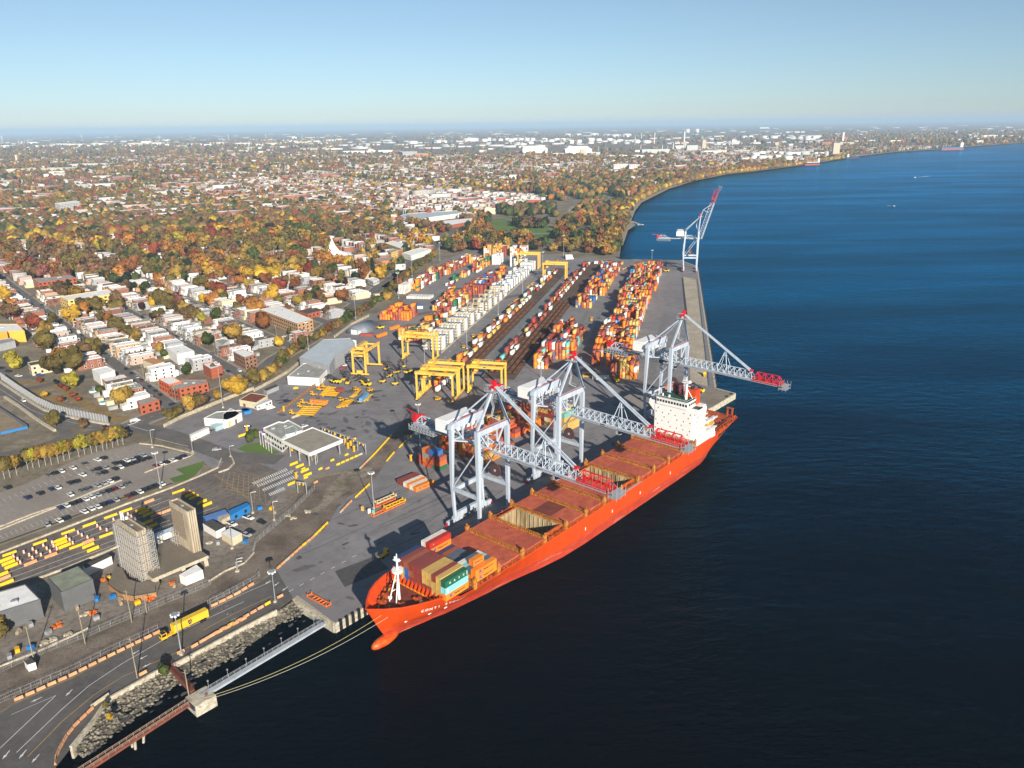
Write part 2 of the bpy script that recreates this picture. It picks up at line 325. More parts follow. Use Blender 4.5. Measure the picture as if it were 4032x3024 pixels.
for i in range(24):
    p = A('d', 0+i*44, 1015-i*17); mk.ribbon([p, A('d', 28+i*44, 1045-i*17)], .12, .075)
for i in range(18): 
    p = A('y', 640+i*52, 1470-i*62); mk.ribbon([p, A('y',652+i*52, 1456-i*62)], .35, .09)
for pts in ([A('r',170,1120), A('r',300,830), A('r',420,640)], [A('r',60,1110), A('r',250,720), A('r',360,640)]):
    mk.ribbon(pts, 4.2, .06, mi=1)
mk.ribbon([A('r',790,1330), A('r',935,735)], 5.5, .06, mi=1)
mk.ribbon([A('y',1160,1560), A('y',1500,1040), A('y',2212,440)], 9, .045, mi=1)
struct('road_markings', mk, [white_p, mat('pale_lane', (.19,.185,.18), noise=.3, nscale=.3)])
my = MB()
my.ribbon([A('l',250,1560), A('l',560,1240), A('l',850,1000), A('l',1100,840), A('l',1500,660), A('l',1900,480), A('l',2200,330)], .28, .088)
my.ribbon([A('n',0,1000), A('n',240,870), A('n',560,720)], .28, .088)
for i in range(9):                          # yellow crosshatched box before the gate
    my.ribbon([A('g',-40+i*52,980+i*10-(i>4)*10), A('g',-90+i*62,1160+i*22)], .2, .093)
    my.ribbon([A('g',60-i*20,960+i*30), A('g',380-i*10,1050+i*28)], .2, .0935)
for i in range(30):
    x, y = 1860+i*11.5, 490+i*8.3
    my.ribbon([A('d',x,y), A('d',x+24,y-12)], .35, .092)
for j in range(5):
    for i in range(14):
        x, y = 1640+j*62+i*16, 645+j*34-i*7.5; my.ribbon([A('d',x,y), A('d',x+9,y-4)], .25, .09)
struct('yellow_road_markings', my, yellow_p)

rs_ = random.Random(77); st = MB()
def blob(m, c, r_, el, an, z, mi=0):
    pts = []
    for i in range(9):
        a = 2*math.pi*i/9; rr = r_*rs_.uniform(.6, 1.25); x, y = rr*math.cos(a)*el, rr*math.sin(a); pts.append(Vector((c.x+x*math.cos(an)-y*math.sin(an), c.y+x*math.sin(an)+y*math.cos(an), 0)))
    m.sheet(pts, z, mi)
for i in range(70): blob(st, UV(rs_.uniform(160, 470), rs_.uniform(-330, -222)), rs_.uniform(.4, 1.8), rs_.uniform(1, 3.5), rs_.uniform(0, 3), .034+.0003*i, i % 2)
for i in range(60): blob(st, A('g', rs_.uniform(450, 1700), rs_.uniform(100, 620)), rs_.uniform(.5, 2.4), rs_.uniform(1, 3), rs_.uniform(0, 3), .06+.0003*i, i % 2)
for i in range(34): blob(st, A('l', rs_.uniform(100, 1900), 0)+Vector((0,0,0)) if False else UV(rs_.uniform(60, 150), rs_.uniform(-232, -222)), rs_.uniform(.3, .9), 2, TH, .0951+.0003*i)
for i in range(16):
    a = UV(rs_.uniform(165, 260), rs_.uniform(-300, -235)); st.ribbon([a, a+UA*rs_.uniform(25, 60)+VA*rs_.uniform(-9, 9)], .35, .056+.0004*i)
st.sheet([UV(165,-232), UV(186,-229), UV(189,-241), UV(170,-245)], .064)
st.sheet([A('k',690,870), A('k',790,800), A('k',930,890), A('k',880,940)], .064, 2)
for i in range(9): st.ribbon([UV(150+i*0, -226-i*11), UV(480, -226-i*11)], .12, .063, 1)
struct('asphalt_patches', st, [mat('stain_dark', (.085,.08,.082), .8, noise=.3, nscale=.5), mat('stain_mid', (.125,.12,.122), .9, noise=.3, nscale=.5), mat('pale_slab', (.27,.24,.21), .9, noise=.2, nscale=.5)])
# ------------------------------------------------------------------ container ship
hull_o = mat('hull_orange', (.66,.062,.003), .45, streak=.35, nscale=.18, dark=(.52,.05,.006), coord='Object', spec=.5)
hull_r = mat('hull_boot_red', (.50,.045,.015), .5, noise=.5, nscale=.25, dark=(.33,.035,.016))
for hm_, lo_, cs_, sc_ in ((hull_r, .60, (.62,.36,.24), (.05,.05,1.6)), (hull_o, .66, (.30,.05,.015), (.35,.35,.03))):   # scrapes and rust runs
    n_ = hm_.node_tree.nodes; l_ = hm_.node_tree.links; b_ = n_['Principled BSDF']; src = b_.inputs['Base Color'].links[0].from_socket
    tc_ = n_.new('ShaderNodeTexCoord'); mp_ = n_.new('ShaderNodeMapping'); mp_.inputs['Scale'].default_value = sc_; tn_ = n_.new('ShaderNodeTexNoise'); tn_.inputs['Scale'].default_value = 1.5; tn_.inputs['Detail'].default_value = 8; tn_.inputs['Roughness'].default_value = .7
    rp_ = n_.new('ShaderNodeValToRGB'); rp_.color_ramp.elements[0].position = lo_-.02; rp_.color_ramp.elements[1].position = lo_+.06; mx_ = n_.new('ShaderNodeMixRGB'); mx_.inputs[2].default_value = (*cs_, 1)
    l_.new(tc_.outputs['Object'], mp_.inputs[0]); l_.new(mp_.outputs[0], tn_.inputs['Vector']); l_.new(tn_.outputs[0], rp_.inputs[0]); l_.new(rp_.outputs[0], mx_.inputs[0]); l_.new(src, mx_.inputs[1]); l_.new(mx_.outputs[0], b_.inputs['Base Color'])
deck_r = mat('hatch_red', (.44,.095,.046), .8, noise=.5, nscale=.45, dark=(.31,.062,.034))
deck_d = mat('hatch_dark_red', (.19,.042,.026), .8, noise=.4, nscale=.2)
ori = mat('rail_orange', (.50,.09,.012), .6, noise=.5, nscale=.4, dark=(.26,.05,.01))
rusty = mat('lashing_rust', (.60,.24,.03), .7, noise=.6, nscale=.8, dark=(.20,.06,.012))
whitep = mat('white_paint', (.80,.80,.77), .45, noise=.06, nscale=.3)
greend = mat('deck_green', (.02,.085,.055), .6, noise=.3, nscale=.5)
glassd = mat('dark_glass', (.012,.018,.025), .15, spec=.7)
blackm = mat('black_rubber', (.012,.012,.013), .7)
steel = mat('galvanised_steel', (.42,.44,.46), .5, metal=.4, noise=.2, nscale=1)
crd_ = mat('opening_dark', (.05,.02,.015), .8)
cream = mat('hold_cream', (.48,.40,.24), .8, streak=.6, nscale=.5, dark=(.20,.13,.06))
yel = mat('safety_yellow', (.78,.42,.012), .5, noise=.12, nscale=.7)
oran = mat('safety_orange', (.72,.16,.02), .55, noise=.15, nscale=.7)
ship = empty('container_ship', UV(148, -196.5), TH, 'orange hulled container ship moored along the berth with mostly bare red hatches', 'ship')
def SL(u, v, z): return (u-148, -(v+196.5), z)
ST = [ # x, deck half breadth, deck z, waterline half breadth, keel half breadth
 (0,.25,14.0,.1,.1),(4,4.7,13.8,.15,.1),(9,8.9,13.6,.3,.1),(14,11.6,13.4,1.2,.3),(20,13.7,13.0,2.4,.8),(26,14.9,12.2,3.3,1.5),(32,15.7,9.6,4.7,2.5),(41,16.1,9.2,6.0,4),(55,16.1,9.1,8.2,6.5),(68,16.1,9,9.9,9),(84,16.1,9,13.4,12),
 (97,16.1,9,15.4,14),(112,16.1,9,16.1,15.6),(160,16.1,9,16.1,15.6),(205,16.1,9,16.1,14),(226,16.1,9,15.6,9),(240,16.0,9,13.8,4),(252,15.6,9,11.0,1.5),(262,14.9,9,7,.5),(270,14.2,9,3,.3),(276,13.6,9,.8,.2)]
def hull_row(st):
    x, yd, zd, yw, yk = st; r = []
    for z, t in ((-9,-1),(-6.5,-.5),(-4,0),(-1.5,.22),(.6,.42),(3,.62),(6,.84),(zd-1.1,.97),(zd,1)):
        if t < 0: y = yw + (yk-yw)*(-t)
        else:
            k = t**(1.6 if x < 90 else 1.0); y = yw + (yd-yw)*k
        dx = 0.0
        if x < 40:                      # raked stem, pulled aft below the deck
            zz = max(-4, min(z, 14)); rake = 9*(1-((zz+4)/18)**.9)
            dx = rake*max(0, 1-x/40.0)
        if x > 225: # counter stern: lower body pulled forward
            zz = max(-9, min(z, 9)); dx = -(x-225)/51*22*max(0, (3-zz)/12)**.8
        r.append((x+dx, y, z))
    return r
hb = MB(); rows = [hull_row(s) for s in ST]; nr = len(rows[0])
for side in (1, -1):
    o = len(hb.v)
    for r in rows: hb.v += [(p[0], p[1]*side, p[2]) for p in r]
    for i in range(len(rows)-1):
        for j in range(nr-1):
            a = o+i*nr+j; q = (a, a+1, a+nr+1, a+nr)
            hb.f.append(q if side > 0 else q[::-1]); hb.mi.append(1 if j < 4 else 0)
o = len(hb.v); last = rows[-1]
hb.v += [(p[0], p[1], p[2]) for p in last] + [(p[0], -p[1], p[2]) for p in last]
for j in range(nr-1): hb.f.append((o+j, o+j+1, o+nr+j+1, o+nr+j)); hb.mi.append(1 if j < 4 else 0)
hb.build('hull', [hull_o, hull_r], ship, True)
def hull_pt(x, z):
    best = None
    for i in range(len(rows)-1):
        A_, B_ = rows[i], rows[i+1]
        for j in range(nr-1):
            if A_[j][2] <= z <= A_[j+1][2] and A_[j][0] <= x <= B_[j][0]:
                t = (z-A_[j][2])/(A_[j+1][2]-A_[j][2]); k = (x-A_[j][0])/(B_[j][0]-A_[j][0]); ya = A_[j][1]+(A_[j+1][1]-A_[j][1])*t
                tb = min(1, max(0, (z-B_[j][2])/(B_[j+1][2]-B_[j][2]))); yb = B_[j][1]+(B_[j+1][1]-B_[j][1])*tb; best = ya*(1-k)+yb*k
    return best
bm_ = bmesh.new(); bmesh.ops.create_uvsphere(bm_, u_segments=16, v_segments=10, radius=1)   # bulbous bow
for v in bm_.verts:
    x, y, z = v.co; v.co = (7.6+x*6.6, y*2.2*(1 if x < 0 else 1-.3*x), -3.4+z*(2.25-.25*x)+max(0, -x)*.15)
me = bpy.data.meshes.new('bulbous_bow'); bm_.to_mesh(me); bm_.free(); me.polygons.foreach_set('use_smooth', [True]*len(me.polygons)); me.materials.append(mat('bulb_orange', (.60,.12,.006), .4, noise=.5, nscale=.4, dark=(.45,.04,.006)))
ob = bpy.data.objects.new('bulbous_bow', me); COL.objects.link(ob); ob.parent = ship
# decks: forecastle, main deck with two open holds
fo = MB(); fp = [(x, hull_pt(x, 10.2)-.15) for x in (2.6, 4, 6, 8, 10, 12, 14, 17, 20, 23, 26) if hull_pt(x, 10.2)]
fo.sheet([(x, y, 10.2) for x, y in fp] + [(x, -y, 10.2) for x, y in fp[::-1]])
fo.sheet([(26, 14.6, 10.21), (40, 15.6, 9.2), (40, -15.6, 9.2), (26, -14.6, 10.21)])
fo.build('forecastle_deck', deck_d, ship)
bw = MB()                                    # bulwark inner ribs
for i in range(26):
    x = 1.2+i*1.0; yd = None
    for k in range(len(ST)-1):
        if ST[k][0] <= x <= ST[k+1][0]: t = (x-ST[k][0])/(ST[k+1][0]-ST[k][0]); yd = ST[k][1]*(1-t)+ST[k+1][1]*t
    yb = hull_pt(x, 10.6)
    for s in (1, -1):
        if yb and yb > 1.2: bw.bar((x, s*(yd-.45), 13.1), (x, s*(yb-.55), 10.4), .45, .25)
for i in range(len(ST)-1):
    if ST[i][0] < 26:
        for s in (1,-1): bw.bar((ST[i][0], s*(ST[i][1]-.15), ST[i][2]+.05), (ST[i+1][0], s*(ST[i+1][1]-.15), ST[i+1][2]+.05), .5, .25)
bw.build('bulwark_frames', hull_o, ship)
yl = MB()
for s in (1, -1):
    yl.ribbon([(6, s*1.6), (10, s*4.0), (17, s*7.6), (23, s*10.2)], .8, 10.25)
yl.ribbon([(23, -12.5), (23, 12.5)], .8, 10.26); yl.build('walkway_stripe', yel, ship)
bk = MB(); bk.bx(25.2, 25.7, -14.2, 14.2, 10.2, 14.4)            # breakwater with its fins
for i in range(13): y = -12.6+i*2.1; bk.add([(22.6,y-.2,10.2),(25.2,y-.2,10.2),(25.2,y-.2,14.2),(22.6,y+.2,10.2),(25.2,y+.2,10.2),(25.2,y+.2,14.2)], [(0,1,2),(5,4,3),(0,2,5,3)])
bk.build('breakwater', hull_o, ship)
for x, y, c in ((8.5,-2,1),(9.5,2.4,0),(13,-4.6,0),(13.5,4.6,1),(19,6.6,0),(19,-6.6,1)):
    q = MB().box((x, y, 10.9), (2.4, 1.6, 1.3)).bar((x-.4, y-1.8, 11.1), (x-.4, y+1.8, 11.1), 1.3, n=10).build('mooring_winch', ori, ship)
    if c: MB().bar((x-.4, y-2.6, 11.1), (x-.4, y-1.9, 11.1), 1.5, n=12).build('winch_drum', whitep, q)
each('bollard', ori, ship, ((4.5,0),(6.5,-2),(6.5,2),(11,-6),(11,6),(16,8.6),(16,-8.6),(21,-10.6),(21,10.6)), lambda q, b_: q.cyl((b_[0],b_[1],10.2), .35, 1.1))
ma = MB()                                    # foremast
mx = 15.6
ma.bar((mx, 0, 10.2), (mx, 0, 26.5), 1.0, n=10, w2=.7)
for s in (1, -1): ma.bar((mx-3.2, s*1.9, 10.2), (mx-.2, s*.4, 22), .45, n=8)
for z in (14, 18):
    for s in (1, -1): ma.bar((mx-3.2+(z-10.2)*.25, s*(1.9-(z-10.2)*.127), z), (mx, 0, z+1.2), .22)
ma.cyl((mx, 0, 22), 2.1, .35); ma.cyl((mx, 0, 22.9), 2.15, .12)
ma.box((mx, 0, 26.8), (1.6, 2.6, .3)); ma.box((mx, .9, 27.5), (.7,.5,1)); ma.box((mx, -.9, 27.3), (.6,.6,.8)); ma.bar((mx, 0, 26.5), (mx, 0, 29.5), .25)
ma.build('foremast', whitep, ship)
HE = [54, 69, 84, 99, 114, 129, 143.5, 158.3, 173.7, 188.5, 203.5, 217.5]     # lashing lines between hatches
OPEN = (2, 6)
dk = MB(); x0 = 40
for a, b_ in [(40, 84.6), (98.4, 143.9), (157.8, 276)]:
    dk.sheet([(a, -15.95, 8.4), (b_, -15.95 if b_ < 270 else -13.4, 8.4), (b_, 15.95 if b_ < 270 else 13.4, 8.4), (a, 15.95, 8.4)])
for a, b_ in ((84.6, 98.4), (143.9, 157.8)):
    for s in (1, -1): dk.sheet([(a, s*12.7, 8.4), (b_, s*12.7, 8.4), (b_, s*15.95, 8.4), (a, s*15.95, 8.4)])
dk.build('main_deck', deck_d, ship)
ph_ = random.Random(4); deck_r2 = mat('hatch_red_worn', (.50,.115,.055), .8, noise=.5, nscale=.3, dark=(.35,.07,.036))
for i, a in enumerate([40.5]+HE[:-1]):
    b_ = HE[i]
    if i-1 in OPEN and False: continue
    openh = (a, b_) in ((84, 99), (143.5, 158.3))
    if openh:
        hw = MB(); z0, z1 = -7.5, 10.6
        hw.bx(a+.5, a+.9, -12.6, 12.6, z0, z1); hw.bx(b_-.9, b_-.5, -12.6, 12.6, z0, z1); hw.bx(a+.9, b_-.9, 12.2, 12.6, z0, z1); hw.bx(a+.9, b_-.9, -12.6, -12.2, z0, z1)
        hw.bx(a+.9, b_-.9, -12.2, 12.2, z0, z0+.3)
        for k in range(10):
            y = -11.5+k*2.53; hw.bx(b_-1.3, b_-.9, y-.12, y+.12, z0, z1-.2); hw.bx(a+.9, a+1.3, y-.12, y+.12, z0, z1-.2)
        hw.build('open_hold', cream, ship)
        each('coaming', ori, ship, ((a+.2, b_-.2, 12.65, 13.1, 8.4, 11), (a+.2, b_-.2, -13.1, -12.65, 8.4, 11)))
        # grab or lashing cage left in the hold
        continue
    for k, (y0, y1) in enumerate(((-15.1, -5.1), (-5.0, 5.0), (5.1, 15.1))):
        if a < 45 : y0 = max(y0, -14.4); y1 = min(y1, 14.4)
        hc = MB(); hc.bx(a+.9, b_-.9, y0, y1, 9.6, 11.0)
        for q in range(3): hc.bx(a+.95, b_-.95, y0+.3+(y1-y0)*q/3, y0+.45+(y1-y0)*q/3, 11.0, 11.03)
        for q in range(8):
            for r_ in (0.12, .88): hc.box((a+1+(b_-a-2)*r_, y0+.7+(y1-y0-1.4)*q/7, 11.08), (.5,.3,.16))
        for q in range(9): hc.box((a+1.6+ph_.random()*(b_-a-3.2), y0+.8+ph_.random()*(y1-y0-1.6), 11.012), (ph_.uniform(.5,2.2), ph_.uniform(.3,.9), .02))
        mm = deck_r if ph_.random() < .6 else deck_r2
        if i == 4 and k == 1: mm = deck_d
        tag(hc.build('hatch_cover', mm, ship), 'darker red hatch cover') if mm is deck_d else hc.build('hatch_cover', mm, ship)
for i, x in enumerate([40.4]+HE):            # lashing rails, posts and outboard pedestals
    lb = MB()
    lb.bx(x-.45, x+.45, -15.6, 15.6, 8.4, 11.3)
    for k in range(28):
        y = -15.4+k*1.14; lb.bx(x-.5, x-.35, y-.09, y+.09, 11.3, 12.3); lb.bx(x+.35, x+.5, y-.09+.3, y+.09+.3, 11.3, 12.2)
    lb.bar((x-.42,-15.5,12.3),(x-.42,15.5,12.3),.1); lb.bar((x+.42,-15.5,12.1),(x+.42,15.5,12.1),.1)
    for s in (1, -1): lb.bx(x-.9, x+.9, s*15.5-.5, s*15.5+.5, 8.4, 12.9); lb.bx(x-.3, x+.3, s*15.7-.25, s*15.7+.25, 12.9, 13.9)
    lb.build('lashing_bridge', rusty, ship)
sd_ = MB()
for s in (1, -1):                            # side walkway pipes, stanchions and rails
    x = 42
    while x < 262:
        sd_.bx(x, x+.5, s*15.7-.25, s*15.7+.25, 8.4, 10.8); sd_.bx(x+2, x+2.9, s*15.4-.3, s*15.4+.3, 8.4, 9.9); x += 5.0
    for z in (9.1, 9.6, 10.3): sd_.bar((42, s*15.6, z), (262, s*15.3, z), .18)
    sd_.bar((42, s*15.95, 9.15), (217, s*15.95, 9.15), .35); sd_.bar((60, s*15.1, 8.9), (215, s*15.1, 8.9), .5)
sd_.build('side_rails', ori, ship)
# accommodation block
ac = MB(); X0, X1 = 218.0, 233.0
Y0, Y1 = 10.5, -13.1                          # y of far and near sides
ac.bx(X0, X1, -13.1, 10.5, 8.4, 29.0)
ac.bx(X0+1, X1+8, -16.0, -13.1, 8.4, 10.9); ac.bx(X1, X1+9, -12.0, 10, 8.4, 13.5)
ac.bx(X0+.2, X0+9, -16.4, -13.1, 27.2, 29.0); ac.bx(X0+.2, X0+7, 10.5, 14.6, 27.6, 29.0); ac.bx(X0+.2, X0+9, -16.4, -16.1, 29.0, 30.4); ac.bx(X0+.2, X0+.5, -16.1, -9.8, 29.0, 30.4)
ac.bx(X0+.2, X0+.5, 9.5, 14.6, 29, 30.3); ac.bx(X0+.2, X0+7, 14.3, 14.6, 29, 30.3)
ac.add([(X0+.2,10.5,23.5),(X0+.2,10.5,27.6),(X0+.2,14.4,27.6),(X0+1.2,10.5,23.5),(X0+1.2,10.5,27.6),(X0+1.2,14.4,27.6)], [(0,1,2),(5,4,3),(0,2,5,3)])
ac.bx(X0-.6, X0+9, -9.6, 9.4, 29.0, 33.0)     # wheelhouse
ac.bx(X0-.9, X0+9.3, -9.9, 9.7, 33.0, 33.25)
ac.bx(X0+3, X0+7, 12.4, 15.2, 31.4, 31.6); ac.bx(X0+3.4, X0+6.6, 12.8, 14.8, 29, 31.4)
ac.bx(X1-4, X1+6, -6, 6, 29, 31.5)
ac.build('accommodation_block', whitep, ship)
gd = MB(); gd.bx(X0-.8, X0+9.1, -9.8, 9.6, 33.25, 33.3); gd.bx(X0+.6, X0+8.9, -16.0, -9.9, 29.0, 29.06); gd.bx(X0+.6, X0+8.9, 9.5, 14.2, 29.0, 29.06); gd.build('bridge_decks', greend, ship)
wl = [(X0-.66, X0-.58, -9.0+k*1.75-.62, -9.0+k*1.75+.62, 30.6, 32.0) for k in range(11)] + [(X0+1+k*2.1, X0+2.6+k*2.1, -9.68, -9.6, 30.6, 32.0) for k in range(4)]
for r_ in range(7):
    for k in range(6):
        y = -11.6+k*4.0+(r_ % 2)*1.2
        if (r_*5+k*3) % 7 > 1: wl.append((X0-.05, X0+.02, y-.25, y+.25, 11.8+r_*2.4, 12.5+r_*2.4))
for r_ in range(6):
    for k in range(4): wl.append((X0+2+k*3.4, X0+2.7+k*3.4, -13.15, -13.08, 12.2+r_*2.7, 13.1+r_*2.7))
each('window', glassd, ship, wl)
bl = MB()
for k, z in enumerate((13.4, 16.3, 19.2, 22.1, 25.0)):
    L = (22, 18, 22, 10, 9)[k]
    bl.bx(X0+3, X0+3+L, -16.0, -13.1, z, z+.15)
    for t in range(int(L/1.5)+1): bl.bar((X0+3+t*1.5, -15.95, z), (X0+3+t*1.5, -15.95, z+1.1), .07)
    bl.bar((X0+3, -15.95, z+1.1), (X0+3+L, -15.95, z+1.1), .09); bl.bar((X0+3+L*.2, -14.5, z-2.8), (X0+3+L*.5, -14.5, z), .5, .1)
    bl.bx(X0+4, X0+8, 10.5, 13.0, z, z+.15); bl.bar((X0+4, 12.9, z+1.1), (X0+8, 12.9, z+1.1), .09)
for t in range(24): bl.bar((X0-.8, -9.6+t*.83, 33.3), (X0-.8, -9.6+t*.83, 34.4), .06)
bl.bar((X0-.8, -9.7, 34.4), (X0-.8, 9.6, 34.4), .09); bl.bar((X0-.8, -9.7, 34.4), (X0+9, -9.7, 34.4), .08)
bl.bx(X0+10, X0+22, -16.1, -13.4, 10.9, 13.4)
bl.build('balconies', whitep, ship)
ms = MB(); q = X0+4.5                         # radar mast
ms.bar((q, -6, 33.2), (q, -6, 43), 1.5, n=10, w2=1.2)
ms.box((q, -6, 43.1), (3.2, 4.6, .25)); ms.box((q, -6, 41), (.4, 4.2, .3)); ms.bar((q, -6, 43), (q, -6, 46.5), .25); ms.box((q-1, -6, 44.2), (.3, 4.2, .35)); ms.cyl((q+.8, -4.6, 43.2), .5, 1.1); ms.cyl((q+.8, -7.4, 43.2), .5, .9)
for s in (-1, 1): ms.bar((q+3, -6+s*2.5, 33.2), (q, -6, 40), .3)
ms.cyl((X0+2, 3, 33.2), .6, 1.4); ms.cyl((X0+2, 7, 33.2), .4, 1.6); ms.bar((X0+1, 9, 33.2), (X0+1, 9, 38.5), .3)
ms.build('radar_mast', whitep, ship)
fn = MB(); fn.bar((X0+12, 3, 29), (X0+12, 3, 38.5), 6.0, n=16); fn.build('funnel', mat('funnel_maroon', (.10,.015,.02), .5), ship)
fo2 = MB(); fo2.bx(X0+9.5, X0+15, -9.2, -2.2, 29, 37.3); fo2.build('funnel_casing', hull_o, ship)
each('exhaust_pipe', blackm, ship, (0,1,2), lambda q, i: q.cyl((X0+11+i*1.2, -6, 37.3), .45, 1.6))
lbt = bmesh.new(); bmesh.ops.create_uvsphere(lbt, u_segments=14, v_segments=9, radius=1)
for v in lbt.verts: v.co = (X0+17.5+v.co.x*4.2, -14.9+v.co.y*1.35, 17.2+v.co.z*(1.5 if v.co.z > 0 else 1.2))
me = bpy.data.meshes.new('lifeboat'); lbt.to_mesh(me); lbt.free(); me.materials.append(mat('lifeboat_orange', (.78,.22,.01), .4)); me.polygons.foreach_set('use_smooth', [True]*len(me.polygons))
ob = bpy.data.objects.new('lifeboat', me); COL.objects.link(ob); ob.parent = ship
each('davit', whitep, ship, (X0+14.5, X0+20.5), lambda q, x: q.bar((x, -13.4, 13.4), (x, -15.9, 19.6), .4).bar((x, -15.9, 19.6), (x, -15.4, 20.3), .35))
sg = MB()                                     # stern gear
for x, y in ((240,-8),(245,4),(251,-9),(256,6),(262,-7),(266,2)): sg.box((x,y,9.2),(2.8,2.0,1.6)); sg.bar((x,y-2.2,9.4),(x,y+2.2,9.4),1.3,n=10)
for s in (1,-1):
    for i in range(11): sg.bx(238+i*3.3, 238.4+i*3.3, s*(14.9-i*.13)-.15, s*(14.9-i*.13)+.15, 8.4, 10.9)
    sg.bar((238, s*14.9, 10.9), (273, s*13.6, 10.9), .25)
sg.bx(272.5,273.3,-11.5,-10.7,8.4,14.2); sg.bx(272.5,273.3,-8.5,-7.7,8.4,14.2); sg.bx(272.3,273.5,-11.7,-7.5,14.2,14.7)
sg.bx(268,275.5,-13.2,13.2,8.42,8.9); sg.build('stern_gear', ori, ship)
# hull marks
each('hull_opening', crd_, ship, [(x, x+l_, -hull_pt(x+l_/2, 6.2)-.22, -hull_pt(x+l_/2, 6.2)+.5, 5.2, 7.1) for x, l_ in ((247, 3), (251.5, 3.6), (256.5, 1.6)) if hull_pt(x+l_/2, 6.2)])
each('hull_mark', whitep, ship, [(x, x+.5, -16.16, -16.12, 2.6, 4.2) for x in (113, 135, 160, 190)])
gw = MB(); gw.bar((161, -15.9, 9.5), (143, -16.0, 9.3), 1.0, .25); gw.build('gangway', steel, ship)

# ------------------------------------------------------------------ containers
CC = {'orange':(.82,.24,.018),'yellow':(.58,.38,.11),'dark red':(.28,.058,.042),'red':(.52,.03,.018),'brown red':(.36,.10,.055),'white':(.72,.71,.66),'blue':(.03,.14,.42),
      'navy':(.02,.045,.13),'teal':(.17,.50,.44),'green':(.02,.15,.075),'grey':(.30,.33,.34),'light blue':(.12,.32,.55),'slate':(.10,.13,.18),'sky':(.26,.62,.66),'deep orange':(.74,.13,.03)}
CM = {k: mat('container_'+k.replace(' ', '_'), v, .5, noise=.16, nscale=.35, rnd=.13, ribs=.55, ribscale=8.0) for k, v in CC.items()}
CMESH = {}
def cmesh(L=12.19, Hc=2.6, Wd=2.44):
    key = (L, Hc, Wd)
    if key in CMESH: return CMESH[key]
    m = MB(); x, y = L/2, Wd/2-.03
    m.bx(-x+.12, x-.06, -y+.07, y-.07, .05, Hc-.04)
    for sx in (-x, x-.16):
        for sy in (-y, y-.16): m.bx(sx, sx+.16, sy, sy+.16, 0, Hc-.02)
    for sy in (-y, y-.12): m.bx(-x+.16, x-.16, sy, sy+.12, 0, .16); m.bx(-x+.16, x-.16, sy, sy+.12, Hc-.12, Hc-.021)
    for sx in (-x, x-.12): m.bx(sx, sx+.12, -y+.16, y-.16, Hc-.14, Hc-.021)
    for k in range(4): m.bx(-x-.01, -x+.03, -.85+k*.55, -.8+k*.55, .15, Hc-.2)
    o = m.build('cm', CM['orange']); me = o.data; bpy.data.objects.remove(o); CMESH[key] = me; return me
NCON = [0]
def container(loc, rz, color, label, group, L=12.19, Hc=2.6, name='shipping_container', parent=None):
    o = bpy.data.objects.new(name, cmesh(L, Hc)); COL.objects.link(o); o.location = loc; o.rotation_euler = (0, 0, rz)
    o.material_slots[0].link = 'OBJECT'; o.material_slots[0].material = CM[color]
    if parent: o.parent = parent
    else: tag(o, label, 'shipping container', group)
    NCON[0] += 1; return o
inkd = mat('letter_dark', (.03,.03,.05), .6); inkb = mat('letter_blue', (.03,.05,.35), .6); inkw = mat('letter_white', (.8,.8,.78), .6)
def hapag(o, L=12.19, Hc=2.6, side=-1):
    s = 1.15 if L > 10 else .7
    r = (math.pi/2, 0, 0) if side < 0 else (math.pi/2, 0, math.pi)
    text('Hapag-Lloyd', s, inkd, 'lettering', o, (L*.10, side*1.235, Hc*.5), r, .01, bold=.012)
    e = MB(); x0 = -L*.27; k = s/1.15          # square emblem of two interlocked blue letters
    for a, b_, c, d in ((-.6,-.35,-.6,.6),(-.1,.1,-.6,.6),(-.6,.1,-.1,.12),(.3,.5,-.6,.6),(.3,.75,-.6,-.4),(-.75,.6,.62,.75)): e.bx(x0+a*k, x0+b_*k, side*1.23-.01, side*1.23+.01, Hc*.5+c*k, Hc*.5+d*k)
    e.build('emblem', inkb, o)
def on_ship(u, v, z): p = UV(u, v, z); return p
cd_ = 2.5; top = {'red':'dark red'}
# bay one: eleven columns of stacks, seen from the near side
bay1 = [['orange','sky','green'],['yellow','yellow','yellow'],['yellow','yellow','dark red'],['dark red','yellow','yellow'],['dark red','yellow','yellow'],['dark red','dark red','dark red'],['dark red','dark red','dark red'],['dark red','brown red','dark red'],['blue','blue','brown red'],['yellow','yellow','dark red'],['dark red','navy','navy']]
for c, colr in enumerate(bay1):
    for t, k in enumerate(colr):
        hc = 2.9 if c else 2.75; o = container(UV(178.4, -181.8-c*cd_, 11.2+t*(hc+.01)), TH, k, '%s container, %s tier of the %s column from the water in the bow bay' % (k, ('bottom','middle','top')[t], nth(c)), 'containers on the bow bay of the ship', Hc=hc)
        if c == 0:
            if t == 0: hapag(o, Hc=hc)
            if t == 1: MB_ = MB().bx(-5.2, -4.6, -1.235, -1.225, .5, 2.2); MB_.build('stripe', inkw, o)
            if t == 2:
                for i, ch in enumerate('UASC'): text(ch, 1.15, inkw, 'lettering', o, (-3.6+i*2.4, -1.235, 1.35), (math.pi/2,0,0), .01, bold=.03)
                MB().bx(5.3, 5.6, -1.235, -1.225, .5, 2.2).build('stripe', inkw, o)
bay2 = [['orange','orange'],['orange','slate'],['sky','sky'],['grey','white'],['slate'],['slate'],['slate'],['slate'],['brown red'],['navy'],['orange','orange','red'],['orange','orange','white']]
